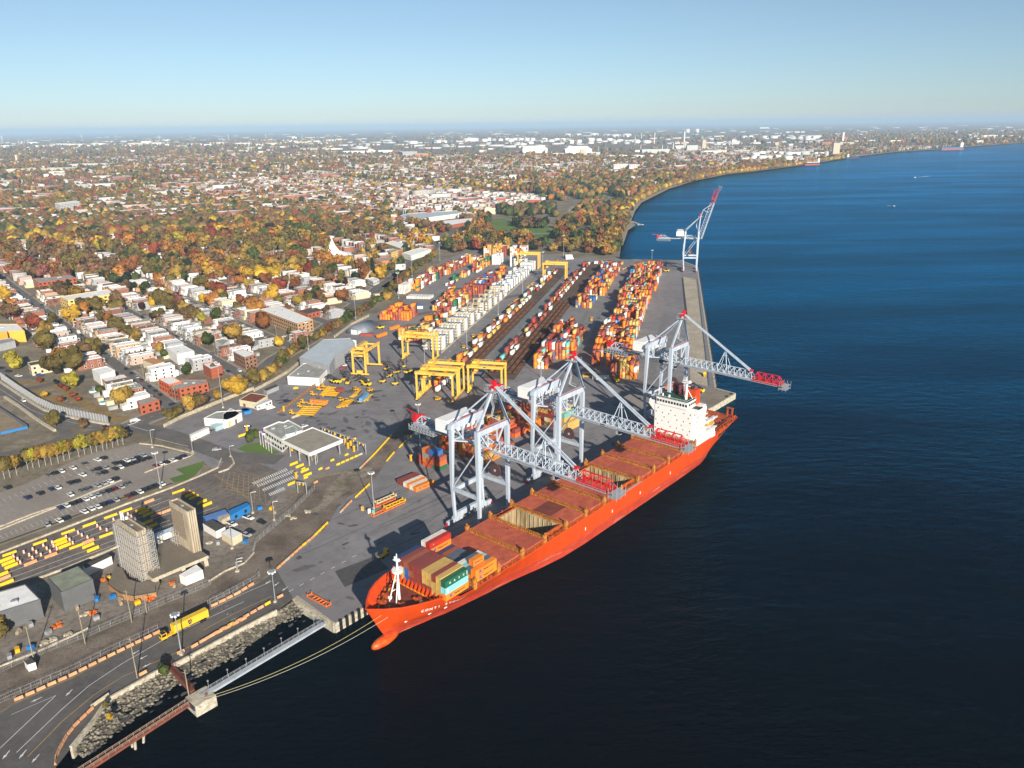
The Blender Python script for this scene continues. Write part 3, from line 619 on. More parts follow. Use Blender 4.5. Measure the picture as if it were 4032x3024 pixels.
for c, colr in enumerate(bay2):
    for t, k in enumerate(colr):
        vv = -181.8-c*cd_
        o = container(UV(194.6, vv, 11.1+t*2.61), TH, k, '%s container, %s tier of the %s column from the water in the second bay' % (k, ('bottom','middle','top')[t], nth(c)), 'containers on the second bay of the ship')
        if k == 'orange' and c in (0, 10): hapag(o)
        if k == 'red': text('K', .8, inkw, 'lettering', o, (-3.9,-1.235,1.5), (math.pi/2,0,0), .01)
o = container(UV(193.2, -184.4, 16.34), TH, 'orange', 'short orange container on top of the two orange ones on the ship', 'containers on the second bay of the ship', L=6.06); hapag(o, 6.06)
# ship's name on the bow flare, letter by letter along the hull
for i, ch in enumerate('CONTI SYDNEY'):
    x = 17.5+i*1.62; z0 = 8.6-.14*i
    y0, y1, y2 = hull_pt(x, z0), hull_pt(x+1, z0), hull_pt(x, z0+1)
    if ch == ' ' or None in (y0, y1, y2): continue
    dx, dz = Vector((1, -(y1-y0), 0)).normalized(), Vector((0, -(y2-y0), 1)).normalized(); nrm = dx.cross(dz).normalized(); dz = nrm.cross(dx)
    t_ = text(ch, 1.75, inkw, 'lettering', ship, (0,0,0), (0,0,0), .01, bold=.03); mw = Matrix((dx, dz, nrm)).transposed().to_4x4(); mw.translation = Vector((x, -y0, z0))+nrm*.28; t_.matrix_local = mw
for x, z in ((13.5, 4.2), (22, 4.6), (31, 2.2)):
    y0 = hull_pt(x, z)
    if y0: MB().box((x, -y0-.12, z), (1.6, .12, .5)).build('hull_mark', whitep, ship)

# ------------------------------------------------------------------ ship to shore cranes
crw = mat('crane_white', (.43,.49,.57), .5, streak=.22, nscale=.5); crr = mat('crane_red', (.55,.010,.015), .45, noise=.2, nscale=.3)
crg = mat('walkway_grey', (.33,.35,.38), .6); crd = mat('machinery_dark', (.05,.05,.06), .7, noise=.4, nscale=.5)
def truss(m, p, q, w, h, n, t=.35, tb=.6):
    """triangular lattice: two bottom chords, one top chord, from p to q (points at the bottom middle)"""
    p, q = Vector(p), Vector(q); d = (q-p).normalized(); s = Vector((1,0,0)); up = s.cross(d); up = up if up.z > 0 else -up
    if up.length < .5: up = Vector((0,0,1))
    up.normalize(); pts = [p+(q-p)*i/n for i in range(n+1)]
    for sg_ in (-1, 1): m.bar(p+s*sg_*w/2, q+s*sg_*w/2, tb, tb)
    T = [(pts[i]+pts[i+1])/2+up*h for i in range(n)]
    m.bar(T[0], T[-1], t+.12)
    for i in range(n):
        m.bar(pts[i]+s*w/2, pts[i]-s*w/2, t)
        for sg_ in (-1, 1): m.bar(pts[i]+s*sg_*w/2, T[i], t); m.bar(pts[i+1]+s*sg_*w/2, T[i], t)
        m.bar(pts[i]+s*w/2*(1 if i % 2 else -1), pts[i+1]-s*w/2*(1 if i % 2 else -1), t*.7)
    m.bar(pts[-1]+s*w/2, pts[-1]-s*w/2, t)
def sts_crane(loc, rz, label, boom_up=False, trolley_y=-20, spreader_z=None):
    """local x along the rails, -y towards the water; water-side legs at y = 0, land-side legs at y = 16"""
    R = empty('ship_to_shore_crane', loc, rz, label, 'crane', 'white ship to shore gantry cranes')
    HT, G = 48.0, 16.0
    for x in (-10, 10):
        MB().bar((x, 0, 2.6), (x, 0, HT), 1.35, 1.3, w2=2.0).build('leg', crw, R)
        MB().bar((x*.98, G, 2.6), (x*.98, G+1.2, 20), 1.1, 1.1, w2=1.4).bar((x*.98, G+1.2, 20), (x, G, HT), 1.4, 1.3, w2=2.0).build('leg', crw, R)
        MB().bar((x, -.2, HT-6), (x*.98, G+.6, 18.5), .62, n=8).build('diagonal_brace', crw, R)
        MB().bar((x, 0, 17.5), (x*.98, G+1, 17.5), 1.1, 1.8).build('portal_tie', crw, R)
        for y in (0, G):                       # bogies
            b_ = MB(); b_.bx(x-5.2, x+5.2, y-.6, y+.6, 1.7, 2.8); b_.bx(x-1.1, x+1.1, y-.9, y+.9, 2.6, 3.6)
            for k in range(4): b_.bx(x-5+k*2.6, x-2.9+k*2.6, y-.45, y+.45, .8, 1.7)
            for k in range(8): b_.bar((x-4.6+k*1.3, y-.35, .5), (x-4.6+k*1.3, y+.35, .5), .95, n=10)
            b_.build('bogie', crw, R)
            MB().bx(x-5.9 if x < 0 else x+5.25, x-5.25 if x < 0 else x+5.9, y-.5, y+.5, .5, 2.0).build('buffer', crr, R)
    MB().bx(-9, 9, G-1, G+.6, 2.9, 5.4).build('sill_beam', crw, R)
    MB().bar((-10, G+1.1, 16.6), (10, G+1.1, 16.6), 1.3, 2.0).build('portal_beam', crw, R)
    MB().bx(-11, 11, -.95, .95, HT-.2, HT+2.3).build('cross_beam', crw, R)
    cb = MB(); cb.add([(-11.6,G-1.1,HT-.5),(11.6,G-1.1,HT-.5),(11.2,G-1.1,HT+3.4),(-9,G-1.1,HT+2.4),(-11.2,G-1.1,HT+1.5),(-11.6,G+1.1,HT-.5),(11.6,G+1.1,HT-.5),(11.2,G+1.1,HT+3.4),(-9,G+1.1,HT+2.4),(-11.2,G+1.1,HT+1.5)],
        [(0,1,2,3,4),(9,8,7,6,5),(0,5,6,1),(1,6,7,2),(2,7,8,3),(3,8,9,4),(4,9,5,0)]); cb.build('cross_beam', crw, R)
    MB().bx(-9, 11, G-1.2, G-.9, HT+3.4, HT+3.6).bar((-10, -.8, HT+2.4), (10, -.8, HT+2.4), .2).build('red_edging', crr, R)
    AP = (0, -1.5, 69)
    for x in (-10, 10):
        MB().bar((x, 0, HT+2.5), (AP[0]+(.9 if x > 0 else -.9), AP[1], AP[2]-1), 1.0, .9).build('mast_strut', crw, R)
        MB().bar((AP[0]+(.8 if x > 0 else -.8), AP[1]+.4, AP[2]-1.5), (x*.75, G, HT+2.5), .8, n=8).build('back_stay', crw, R)
    hd = MB(); hd.bx(-1.1, 1.1, -2.5, .2, 67.4, 69.4); hd.bx(-.4, 1.3, -2.2, -.8, 69.4, 71.6); hd.bx(-1.2, -.4, -2.0, -1.2, 69.4, 70.6); hd.bar((-1.3,-1,70.6),(1.3,-1,70.6),1.0,n=10); hd.build('mast_head', crr, R)
    pl = MB(); pl.bx(-3, 3, -4.2, 1.6, 66.9, 67.1); pl.bx(-4.2,-1.9,-2.2,.2,70.2,70.35)
    for x in (-3, -1, 1, 3):
        for y in (-4.2, 1.6): pl.bar((x,y,67),(x,y,68.2),.1)
    for y in (-4.2, 1.6): pl.bar((-3,y,68.2),(3,y,68.2),.1)
    st = [(5.5,1,HT+3),(2.2,2.5,53),(4.4,3,57),(1.6,2.0,61),(2.6,1.4,65)]
    for a, b_ in zip(st, st[1:]): pl.bar(a, b_, .9, .25); pl.bar((a[0],a[1]-.5,a[2]+1.1), (b_[0],b_[1]-.5,b_[2]+1.1), .1)
    pl.build('mast_walkways', crg, R)
    # fixed girder and back reach
    g_ = MB(); truss(g_, (0, 2, 40.5), (0, 24, 40.5), 6.2, 3.6, 5); 
    for x in (-3.1, 3.1): g_.bar((x, -2, 40.3), (x, 49, 40.3), .7, .9)
    truss(g_, (0, 38, 40.5), (0, 49, 40.5), 5.0, 3.4, 2)
    for y in (0.2, G-.3):
        for x in (-3.1, 3.1): g_.bar((x, y, 40.5), (x*2.6, y, HT), .6); g_.bar((x, y, 40.5), (x, y, HT), .5)
    g_.bar((-10, G, 42), (0, 2, 41), .55); g_.bar((10, G, 42), (0, 2, 41), .55); g_.bar((-10,G,42),(10,G,42),.6)
    for k in range(7): g_.bar((0, 9, 44.5), (-8+k*2.6, 9-5*math.cos(k), 42+ (k%3)), .25)
    g_.build('girder', crw, R)
    wk = MB()
    for x in (-4.2, 4.2):
        wk.bx(x-.5, x+.5, 3, 49, 40.0, 40.1)
        for k in range(24): wk.bar((x*1.1, 3+k*2, 40.1), (x*1.1, 3+k*2, 41.2), .08)
        wk.bar((x*1.1, 3, 41.2), (x*1.1, 49, 41.2), .1)
    for z in (37.2, 38.6): wk.bx(-4.6, 4.6, 34, 51, z, z+.08)
    for k in range(9):
        for x in (-4.6, 4.6): wk.bar((x, 34+k*2.1, 37.2), (x, 34+k*2.1, 40.2), .16); wk.bar((x, 34+k*2.1, 37.2), (x, 36.1+k*2.1 if k < 8 else 51, 40.2), .12)
    wk.build('girder_walkways', crg, R)
    rs = MB(); rs.bx(-2.6,-1.4,48,50.5,41,44.5); rs.bx(1.2,2.2,46,47.6,41,44); rs.bar((0,50,44),(0,57,45.2),.4); rs.bar((-2,49,43),(2,49,43),2.2,n=12); rs.build('rear_sheaves', crr, R)
    mh = MB(); mh.bx(-9.5, 9.5, G+2.0, G+11.0, 44.2, 49.2); mh.add([(-9.7,G+1.8,49.2),(9.7,G+1.8,49.2),(9.7,G+11.2,49.2),(-9.7,G+11.2,49.2),(-9.7,G+3.2,50.4),(9.7,G+3.2,50.4),(9.7,G+9.8,50.4),(-9.7,G+9.8,50.4)],[(0,1,5,4),(1,2,6,5),(2,3,7,6),(3,0,4,7),(4,5,6,7),(3,2,1,0)])
    mh.build('machinery_house', mat('house_white', (.80,.80,.79), .5, noise=.05), R)
    fest = MB()
    for k in range(12):                        # cable loops hanging beside the girder
        y = 4+k*2.2
        for j in range(6): a = math.pi*j/6; b_ = math.pi*(j+1)/6; fest.bar((-4.9, y+1.1-1.1*math.cos(a), 40-2.2*math.sin(a)), (-4.9, y+1.1-1.1*math.cos(b_), 40-2.2*math.sin(b_)), .13)
    fest.build('festoon_cables', blackm, R)
    # boom
    hinge = Vector((0, -2.5, 40.5))
    ang = rad(74) if boom_up else rad(-1.0)
    B = empty('boom', hinge); B.parent = R; B.rotation_euler = (-ang, 0, 0); B.name = 'boom'
    m1 = MB(); truss(m1, (0, 0, -1.2), (0, -45.5, -1.2), 5.0, 4.2, 13, .27, .45)
    for x in (-2.2, 2.2): m1.bar((x, 0, -1.9), (x, -45.5, -1.9), .5, .6)
    m1.build('boom_truss', crw, B)
    m2 = MB(); truss(m2, (0, -45.5, -1.2), (0, -62.5, -1.2), 5.0, 4.2, 4, .28, .42); m2.bx(-2.7, -2.4, -62.5, -45.5, -2.1, -1.0); m2.bx(2.4, 2.7, -62.5, -45.5, -2.1, -1.0); m2.build('boom_tip', crr, B)
    m3 = MB(); m3.bx(-3.3, 3.3, -66, -61.5, -3.4, -3.3); m3.bx(-3.3, 3.3, -66, -61.5, -1.6, -1.5)
    for x in (-3.3, 0, 3.3):
        for y in (-66, -64, -62): m3.bar((x, y, -4.3), (x, y, .6), .12)
    for x in (-3.4, 3.4):
        m3.bx(x-.35, x+.35, -61, 0, -2.1, -2.0); m3.bar((x*1.08, 0, -1.0), (x*1.08, -61, -1.0), .12)
        for k in range(30): m3.bar((x*1.08, -k*2.1, -2.0), (x*1.08, -k*2.1, -1.0), .08)
    m3.build('boom_walkways', crg, B)
    for x in (-1, 1): MB().bx(x*2.9-.3, x*2.9+.3, -50.6, -49.2, -.4, 2.6).build('marker', crr, B) if x < 0 else None
    MB().bx(-1.1, 1.1, -44.6, -42.2, 2.6, 3.4).build('stay_anchor', crr, B)
    # fore stays
    fs = MB()
    if not boom_up:
        ep = hinge + Vector((0, -43.4, 3.0-.8))
        for x in (-.55, .55): fs.bar((AP[0]+x, AP[1]-1, AP[2]), (x*1.6, ep.y, ep.z), .5, .6)
        mid = Vector(AP)*.36+ep*.64
        for x in (-1.5, 1.5): fs.bar((0, mid.y, mid.z), (x*1.8, mid.y+3.5, 41.2), .3); fs.bar((0, mid.y, mid.z), (x*1.8, mid.y-2.5, 41.2), .3)
        fs.bx(-1.2, 1.2, mid.y-1, mid.y+1.4, mid.z-3.6, mid.z-3.4)
    else:
        tip = hinge + Vector((0, -43.4*math.cos(ang), 43.4*math.sin(ang)))
        k1 = Vector((0, -7.5, 76))
        for x in (-.9, .9): fs.bar((x, AP[1], 66), (x, k1.y+3.5, 75.5), .6); fs.bar((x, k1.y+3.5, 75.5), (x, tip.y+1, tip.z), .5); fs.bar((x, k1.y+3.5, 75.5), (x, -12, 71), .4)
    fs.build('fore_stays', crw, R)
    # trolley with cab, ropes and spreader
    if not boom_up:
        tr = MB(); y = trolley_y; tr.bx(-3, 3, y-3, y+3, 37.4, 38.3); tr.bx(-2.6,-.6,y-5.2,y-3,35.2,37.6); tr.build('trolley', crg, R)
        MB().bx(-2.65, -.55, y-5.3, y-4.2, 35.6, 37.0).build('operator_cab', glassd, R)
        mr_ = MB()
        for k in range(4): mr_.box((-2+k*1.3, y+5, 38), (1.1, 2.4, 1.6))
        mr_.build('trolley_motors', crd, R)
        if spreader_z:
            sp = MB()
            for x in (-1.2, 1.2):
                for yy in (-.6,.6): sp.bar((x, y+yy, 37.5), (x, y+yy, spreader_z+1), .08)
            sp.build('hoist_ropes', crd, R)
            s2 = MB(); s2.bx(-6.1, 6.1, y-.5, y+.5, spreader_z, spreader_z+.6); s2.bx(-6.1,-5.6,y-1.2,y+1.2,spreader_z-.1,spreader_z+.5); s2.bx(5.6,6.1,y-1.2,y+1.2,spreader_z-.1,spreader_z+.5); s2.bx(-1.6,1.6,y-1,y+1,spreader_z+.6,spreader_z+1.6); s2.build('spreader', oran, R)
    # stairs and lift on the land-side leg, cable reel
    ls = MB()
    for x in (9.8+1.3,): ls.bar((x, G+1.6, 3), (x, G+1.2, HT), .35); ls.bar((x+.8, G+1.6, 3), (x+.8, G+1.2, HT), .2)
    for k in range(9): ls.bx(9.4, 12.6, G+.4, G+2.6, 6+k*4.7, 6.1+k*4.7)
    ls.build('leg_ladder', crr if False else crg, R)
    rl = MB(); rl.bar((9.2+1.8, 9, 21.5), (9.2+2.6, 9, 21.5), 6.6, n=20); rl.build('cable_reel', mat('reel_dark', (.07,.03,.03), .8), R)
    r2 = MB(); r2.bar((10.9, 9, 21.5), (12.0, 9, 21.5), 1.4, n=12); r2.bx(9.4, 12.2, 3, 14, 18.6, 18.75); [r2.bar((12.2, 3+k*1.4, 18.7), (12.2, 3+k*1.4, 19.8), .08) for k in range(9)]; r2.build('reel_platform', crg, R)
    return R
sts_crane(UV(242.5, -219), TH, 'white gantry crane nearest the bow, its red boom tip over the open hold', trolley_y=-33)
sts_crane(UV(302, -219), TH, 'white gantry crane in the middle, its red boom tip before the white ship bridge', trolley_y=-26)
sts_crane(UV(413.5, -219), TH, 'white gantry crane behind the ship bridge with its boom out over open water', trolley_y=6, spreader_z=22)
sts_crane(Vector((235.1, 982.6, 0)), rad(78.5), 'white gantry crane at the far end of the quay with its boom raised', boom_up=True)
# mooring dolphin and its lines
# ------------------------------------------------------------------ merged meshes with a colour per face
import numpy as np
def vcmat(name, rough=.6, ribs=0.0, noise=.25, nscale=.5):
    m = bpy.data.materials.new(name); m.use_nodes = True; n = m.node_tree.nodes; l = m.node_tree.links; b = n['Principled BSDF']; b.inputs['Roughness'].default_value = rough
    b.inputs['Specular IOR Level'].default_value = .3
    at_ = n.new('ShaderNodeAttribute'); at_.attribute_name = 'col'; g = n.new('ShaderNodeNewGeometry'); t = n.new('ShaderNodeTexNoise'); t.inputs['Scale'].default_value = nscale; t.inputs['Detail'].default_value = 5
    l.new(g.outputs['Position'], t.inputs['Vector']); mr = n.new('ShaderNodeMapRange'); mr.inputs[1].default_value = .35; mr.inputs[2].default_value = .65; mr.inputs[3].default_value = 1-noise; mr.inputs[4].default_value = 1+noise*.5
    l.new(t.outputs[0], mr.inputs[0]); hs = n.new('ShaderNodeHueSaturation'); l.new(mr.outputs[0], hs.inputs['Value']); l.new(at_.outputs['Color'], hs.inputs['Color']); l.new(hs.outputs[0], b.inputs['Base Color'])
    return m
def np_mesh(name, V, Fq, colf, m, tri=False):
    """V (n,3), Fq (f,4 or 3), colf (f,3) colour per face"""
    k = Fq.shape[1]; me = bpy.data.meshes.new(name); nf = len(Fq)
    me.vertices.add(len(V)); me.vertices.foreach_set('co', V.astype(np.float32).ravel())
    me.loops.add(nf*k); me.loops.foreach_set('vertex_index', Fq.astype(np.int32).ravel())
    me.polygons.add(nf); me.polygons.foreach_set('loop_start', (np.arange(nf)*k).astype(np.int32))
    at_ = me.attributes.new('col', 'FLOAT_COLOR', 'FACE'); c4 = np.ones((nf, 4), np.float32); c4[:, :3] = colf; at_.data.foreach_set('color', c4.ravel())
    me.materials.append(m); me.update(calc_edges=True); o = bpy.data.objects.new(name, me); COL.objects.link(o); return o
BOXV = np.array([(-.5,-.5,0),(.5,-.5,0),(.5,.5,0),(-.5,.5,0),(-.5,-.5,1),(.5,-.5,1),(.5,.5,1),(-.5,.5,1)])
BOXF = np.array([(4,5,6,7),(0,1,5,4),(1,2,6,5),(2,3,7,6),(3,0,4,7)])
def np_boxes(name, L, m):
    """L: list of (x, y, z0, dx, dy, dz, yaw, side colour, top colour)"""
    n_ = len(L); a = np.array([q[:7] for q in L], float); sc = np.array([q[7] for q in L]); tc = np.array([q[8] for q in L])
    P = BOXV[None]*a[:, None, 3:6]; c, s = np.cos(a[:, 6])[:, None], np.sin(a[:, 6])[:, None]
    V = np.stack([P[..., 0]*c-P[..., 1]*s+a[:, None, 0], P[..., 0]*s+P[..., 1]*c+a[:, None, 1], P[..., 2]+a[:, None, 2]], -1).reshape(-1, 3)
    Fq = (BOXF[None]+(np.arange(n_)*8)[:, None, None]).reshape(-1, 4)
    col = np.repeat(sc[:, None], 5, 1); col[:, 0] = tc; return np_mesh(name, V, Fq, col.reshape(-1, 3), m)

# ------------------------------------------------------------------ container yard
PH = rad(76.2); YO = A('y', 1120, 1460); YA, YB = Vector((math.cos(PH), math.sin(PH), 0)), Vector((math.sin(PH), -math.cos(PH), 0))
def Y(a, b, z=0.0): return YO*1.0 + YA*a + YB*b + Vector((0, 0, z))
rc = random.Random(11)
PAL_E = ['dark red']*6+['orange']*8+['yellow']*7+['brown red']*5+['white']*3+['deep orange']*2+['light blue','teal','grey','red']
PAL_D = ['dark red']*7+['orange']*6+['yellow']*5+['brown red']*5+['white']*4+['blue','red','teal']
PAL_W = ['dark red']*5+['yellow']*6+['orange']*6+['brown red']*4+['white']*5+['green']
SPEC = []   # (pos, yaw, colour, length, block, column index, bay index, tier, is_top)
LAST = ['']
def stack(pos_fn, yaw_, h, pal, blk, ci, bi, L=12.19, cols=None):
    base = LAST[0] if (LAST[0] in pal and rc.random() < .45) else rc.choice(pal); LAST[0] = base
    for t in range(h):
        k = cols[t] if cols else (base if rc.random() < .6 else rc.choice(pal))
        SPEC.append((pos_fn(2.61*t), yaw_, k, L, blk, ci, bi, t, t == h-1))
def block(name, a0, a1, b0, b1, pal, hf, skip=.06, pitch=13.4, yaw_=PH):
    nb = max(1, int((a1-a0)/pitch)); nc = max(1, int(round((b1-b0)/2.75)))
    for i in range(nb):
        kinds = rc.random()
        for j in range(nc):
            h = hf(i, j, nb, nc)
            if h <= 0 or rc.random() < skip: continue
            a, b = a0+(i+.5)*pitch, b0+(j+.5)*2.75
            two = rc.random() < .25
            if two:
                for s_ in (-3.1, 3.1): stack(lambda z, a=a, b=b, s_=s_: Y(a+s_, b, z+.1), yaw_, h, pal, name, j, i, 6.06)
            else: stack(lambda z, a=a, b=b: Y(a, b, z+.1), yaw_, h, pal, name, j, i)
def hv(lo, hi, seed):
    r = random.Random(seed); mem = {}
    def f(i, j, nb, nc):
        k = (i, j//2)
        if k not in mem: mem[k] = r.randint(lo, hi)
        return mem[k] - (1 if r.random() < .2 else 0)
    return f
block('the riverside block', 34, 140, 81.5, 113, PAL_E, hv(3, 5, 1)); block('the riverside block beyond', 143, 232, 84, 112, PAL_E, hv(2, 5, 2)); block('the third riverside block', 236, 300, 79, 111, PAL_E, hv(3, 4, 3)); block('the far riverside block', 303, 452, 79, 114, PAL_E, hv(2, 4, 4))
block('the near riverside stacks', -20, 7, 102, 121, PAL_E, hv(3, 5, 5), 0.0); block('the low riverside stacks', 8, 34, 84, 118, PAL_E, hv(2, 4, 6), .25)
block('the middle block', -8, 19, 41.5, 53, PAL_D, hv(3, 5, 7), .0); block('the tall middle block', 20, 33, 42, 64, PAL_D, lambda i,j,nb,nc: 5, .0); block('the middle block beyond', 34, 100, 41, 66, PAL_D, hv(3, 5, 8)); block('the thin middle block', 100, 140, 41, 60, PAL_D, hv(1, 4, 9), .1)
block('the block behind the gap', 205, 265, 39.5, 55, PAL_D, hv(2, 4, 10)); block('the far middle block', 268, 452, 39.5, 61.5, PAL_D, hv(2, 4, 12))
block('the block left of the white racks', 50, 78, -92, -66, PAL_W, hv(3, 4, 13)); block('the block left of the racks', 80, 162, -88, -66, PAL_W, hv(1, 3, 14), .2)
block('the yellow block beyond the racks', 166, 245, -101, -76, PAL_W, hv(3, 5, 15), .08); block('the maroon block', 247, 342, -93, -72, ['dark red']*6+['brown red']*3+['yellow','orange','blue','white'], hv(3, 4, 16), .03); block('the stacks past the maroon block', 346, 400, -92, -78, PAL_W, hv(1, 3, 17), .3)
block('the orange block by the shed', 120, 148, -139, -108.5, ['orange']*7+['deep orange']*4+['brown red']*3+['dark red']*2+['navy'], hv(3, 5, 18), .04)
block('the row along the west fence', 256, 360, -163, -149, PAL_W, hv(3, 5, 19)); block('the far west stacks', 360, 480, -160, -146, PAL_W, hv(2, 4, 20)); block('the far west row', 446, 474, -145, -114, PAL_W, hv(3, 4, 31), .05)
block('the island of stacks', 291, 381, -128, -120, PAL_W, hv(1, 3, 21), .2); block('the far island of stacks', 381, 450, -125, -114, PAL_W, hv(2, 4, 22), .12)
block('the tall far stacks', 512, 552, -143, -110, ['yellow']*5+['orange','white','dark red','brown red'], hv(4, 6, 23), .0); block('the far orange stacks', 512, 540, -104, -82, ['orange','brown red','white','white'], hv(4, 5, 24), 0)
block('the white far stacks', 442, 470, -112, -100, ['white'], hv(4, 5, 25), 0); block('the white stacks by the far gantry', 430, 458, -84, -66, ['white']*5+['brown red'], hv(3, 5, 26), 0)
block('the far row by the fence', 470, 482, 22, 64, ['yellow','white','yellow','dark red'], lambda *a: 1, .1)
# stacks between the berth and the yard, set square to the berth
def ublock(name, u0, v0, nu, nv, hts, pal, cols=None, yaw_=TH, L=12.19):
    d1, d2 = Vector((math.cos(yaw_), math.sin(yaw_), 0)), Vector((math.sin(yaw_), -math.cos(yaw_), 0)); o = UV(u0, v0)
    for i in range(nu):
        for j in range(nv):
            h = hts[(i*nv+j) % len(hts)]
            if h: stack(lambda z, i=i, j=j: o+d1*((i+.5)*(L+.6))+d2*(j+.5)*2.6+Vector((0,0,z+.1)), yaw_, h, pal, name, j, i, L, cols[i*nv+j] if cols else None)
ublock('the open row of six', 243.5, -288.5, 1, 6, [1], PAL_E, [['dark red'],['dark red'],['white'],['orange'],['white'],['orange']], rad(46.5))
ublock('the square pile under crane one', 268, -300, 1, 7, [2,0,4,4,4,4,3], ['brown red','dark red','deep orange','grey'], [['dark red','dark red'],[],['deep orange','orange','grey','orange'],['deep orange','brown red','grey','dark red'],['brown red','deep orange','dark red','blue'],['green','brown red','dark red','blue'],['green','deep orange','brown red']], L=6.06)
ublock('the shaded stacks under crane one', 291, -305, 2, 14, [4,4,3,4,4,4,3,4,4,4,4,3,2,2], ['yellow','brown red','deep orange','orange','dark red'])
ublock('the stacks behind crane one', 330, -314, 2, 13, [0,2,3,3,2,3,3,4,3,3,2,1,2], ['deep orange','orange','brown red','dark red','yellow'])
ublock('the block behind the middle crane', 358, -306, 1, 17, [5,5,5,5,5,5,5,5,5,5,5,5,5,5,5,4,2], ['dark red']*4+['yellow']*3+['brown red']*3+['white','teal'], L=12.19)
SPEC.sort(key=lambda s: s[0].length)
SHOW = [s for s in SPEC]
nI = 300-NCON[0]
TN = ['ground', 'second', 'third', 'fourth', 'fifth', 'sixth']
far = []; seen = set()
for q, (pos, yw_, k, L, blk, ci, bi, t, top_) in enumerate(SHOW):
    if q < nI:
        lab = '%s %s, %s tier, %s bay, %s column, %s' % (k, 'box' if L < 7 else 'container', TN[t], nth(bi), nth(ci), blk)
        if L < 7 and (lab in USED): lab = lab.replace('box', 'farther box', 1)
        o = container(pos, yw_, k, lab, 'containers stacked in the terminal yard', L)
        if k == 'orange' and blk == 'the open row of six' and ci == 5: hapag(o); 
        elif k == 'orange' and q < 60 and L > 10: hapag(o)
    else:
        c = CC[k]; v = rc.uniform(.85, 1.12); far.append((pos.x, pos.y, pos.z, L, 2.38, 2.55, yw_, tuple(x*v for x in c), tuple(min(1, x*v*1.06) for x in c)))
# rail yard: tracks, wagons and their containers
railm = mat('rail_steel', (.20,.11,.07), .6, noise=.3, nscale=1); tie = mat('rusty_wagon', (.20,.085,.04), .9, noise=.6, nscale=.5, dark=(.08,.035,.02))
bed = MB()
bed.sheet([Y(-30,-22.5), Y(-30,-2.5), Y(430,-3), Y(430,-23)], .05); bed.sheet([Y(-38,9), Y(-38,33.5), Y(480,33), Y(480,9)], .05)
struct('rail_yard_bed', bed, ground_mat('rail_bed', (.085,.06,.045), (.15,.10,.07), (.05,.035,.03), .08, 1, .8))
TRK = [-19.3, -14.9, -10.4, -6.0, 12.6, 17.2, 21.8, 26.5, 30.8]
for b in TRK:
    m = MB()
    for s_ in (-.72, .72): m.ribbon([Y(-150 if b < 0 else -150, b+s_), Y(470, b+s_)], .16, .10)
    tag(m.build('railway_track', railm), kind='structure')
wg0 = empty('flat_wagon')
m = MB(); m.bx(-7.2, 7.2, -.35, .35, .95, 1.35); m.bx(-7.2, -6.2, -1.35, 1.35, .9, 1.25); m.bx(6.2, 7.2, -1.35, 1.35, .9, 1.25)
for s_ in (-1.25, 1.25): m.bx(-6.9, 6.9, s_-.1, s_+.1, .8, 1.3)
for k in range(5): m.bx(-5+k*2.5-.15, -5+k*2.5+.15, -1.3, 1.3, .9, 1.15)
m.build('wagon_frame', tie, wg0)
for s_ in (-5.6, 5.6):
    m = MB()
    for x in (-.9, .9):
        m.bar((s_+x, -.85, .55), (s_+x, .85, .55), .9, n=10)
    m.bx(s_-1.3, s_+1.3, -1, -.8, .4, .9); m.bx(s_-1.3, s_+1.3, .8, 1, .4, .9); m.build('bogie', blackm, wg0)
first = True; TC = {}
wlist = []
for ti, b in enumerate(TRK):
    k = 0; a = (-8 if b < 0 else -25)
    if ti == 2: a = 2
    while a < (405 if b < 0 else 455):
        col = None
        if ti in (0, 1) : col = rc.choice(['white']*4+['orange','dark red','brown red','yellow','yellow','green']) if rc.random() < .88 else None
        if ti == 0: col2 = rc.choice(['white','yellow','orange','dark red','dark red']) if rc.random() < .55 else None
        if ti == 4: col = rc.choice(['white','yellow','dark red','red','teal','white','yellow','brown red']) if rc.random() < .72 else None
        if ti == 5: col = rc.choice(['white','dark red','brown red','brown red','white','white']) if rc.random() < .72 else None
        wlist.append((b, a+7.3, col, ti, k, (col2 if ti == 0 else ('dark red' if ti == 4 and rc.random() < .35 else None)))); a += 14.9; k += 1
wlist += [(-12.6, -62+i*14.5-10, c, 9, i, None) for i, c in enumerate(['white', 'white', 'white'])]
wlist += [(-16.8, -62+i*14.5, c, 10, i, 'orange') for i, c in enumerate(['deep orange', 'orange'])]
wlist.sort(key=lambda w_: Y(w_[1], w_[0]).length)
TRN = ['the leftmost track','the second track','the third track','the fourth track','the fifth track','the sixth track','the seventh track','the eighth track','the rightmost track','the track under the yellow gantries','the left track under the yellow gantries']
NW = 0
for (b, a, col, ti, k, col2) in wlist:
    if NW < 150:
        if first: w_ = wg0; first = False
        else: w_ = copy_tree(wg0)
        w_.location = Y(a, b, .1); w_.rotation_euler = (0, 0, PH); NW += 1
        tag(w_, '%s flat wagon, %s from the near end of %s' % (('laden' if col else 'empty rusty'), nth(k), TRN[ti]), 'railway wagon', 'flat wagons in the rail yard')
    if col: 
        p = Y(a, b, 1.45); c = CC[col]; far.append((p.x, p.y, p.z, 12.19, 2.38, 2.55, PH, c, c))
    if col2 and col:
        p = Y(a, b, 4.05); c = CC[col2]; far.append((p.x, p.y, p.z, 12.19, 2.38, 2.55, PH, c, c))
tag(np_boxes('far_shipping_containers', far, vcmat('far_container_paint', .55, noise=.18, nscale=.6)), 'mass of smaller coloured containers filling the far yard and the wagons', 'shipping containers', kind='stuff')
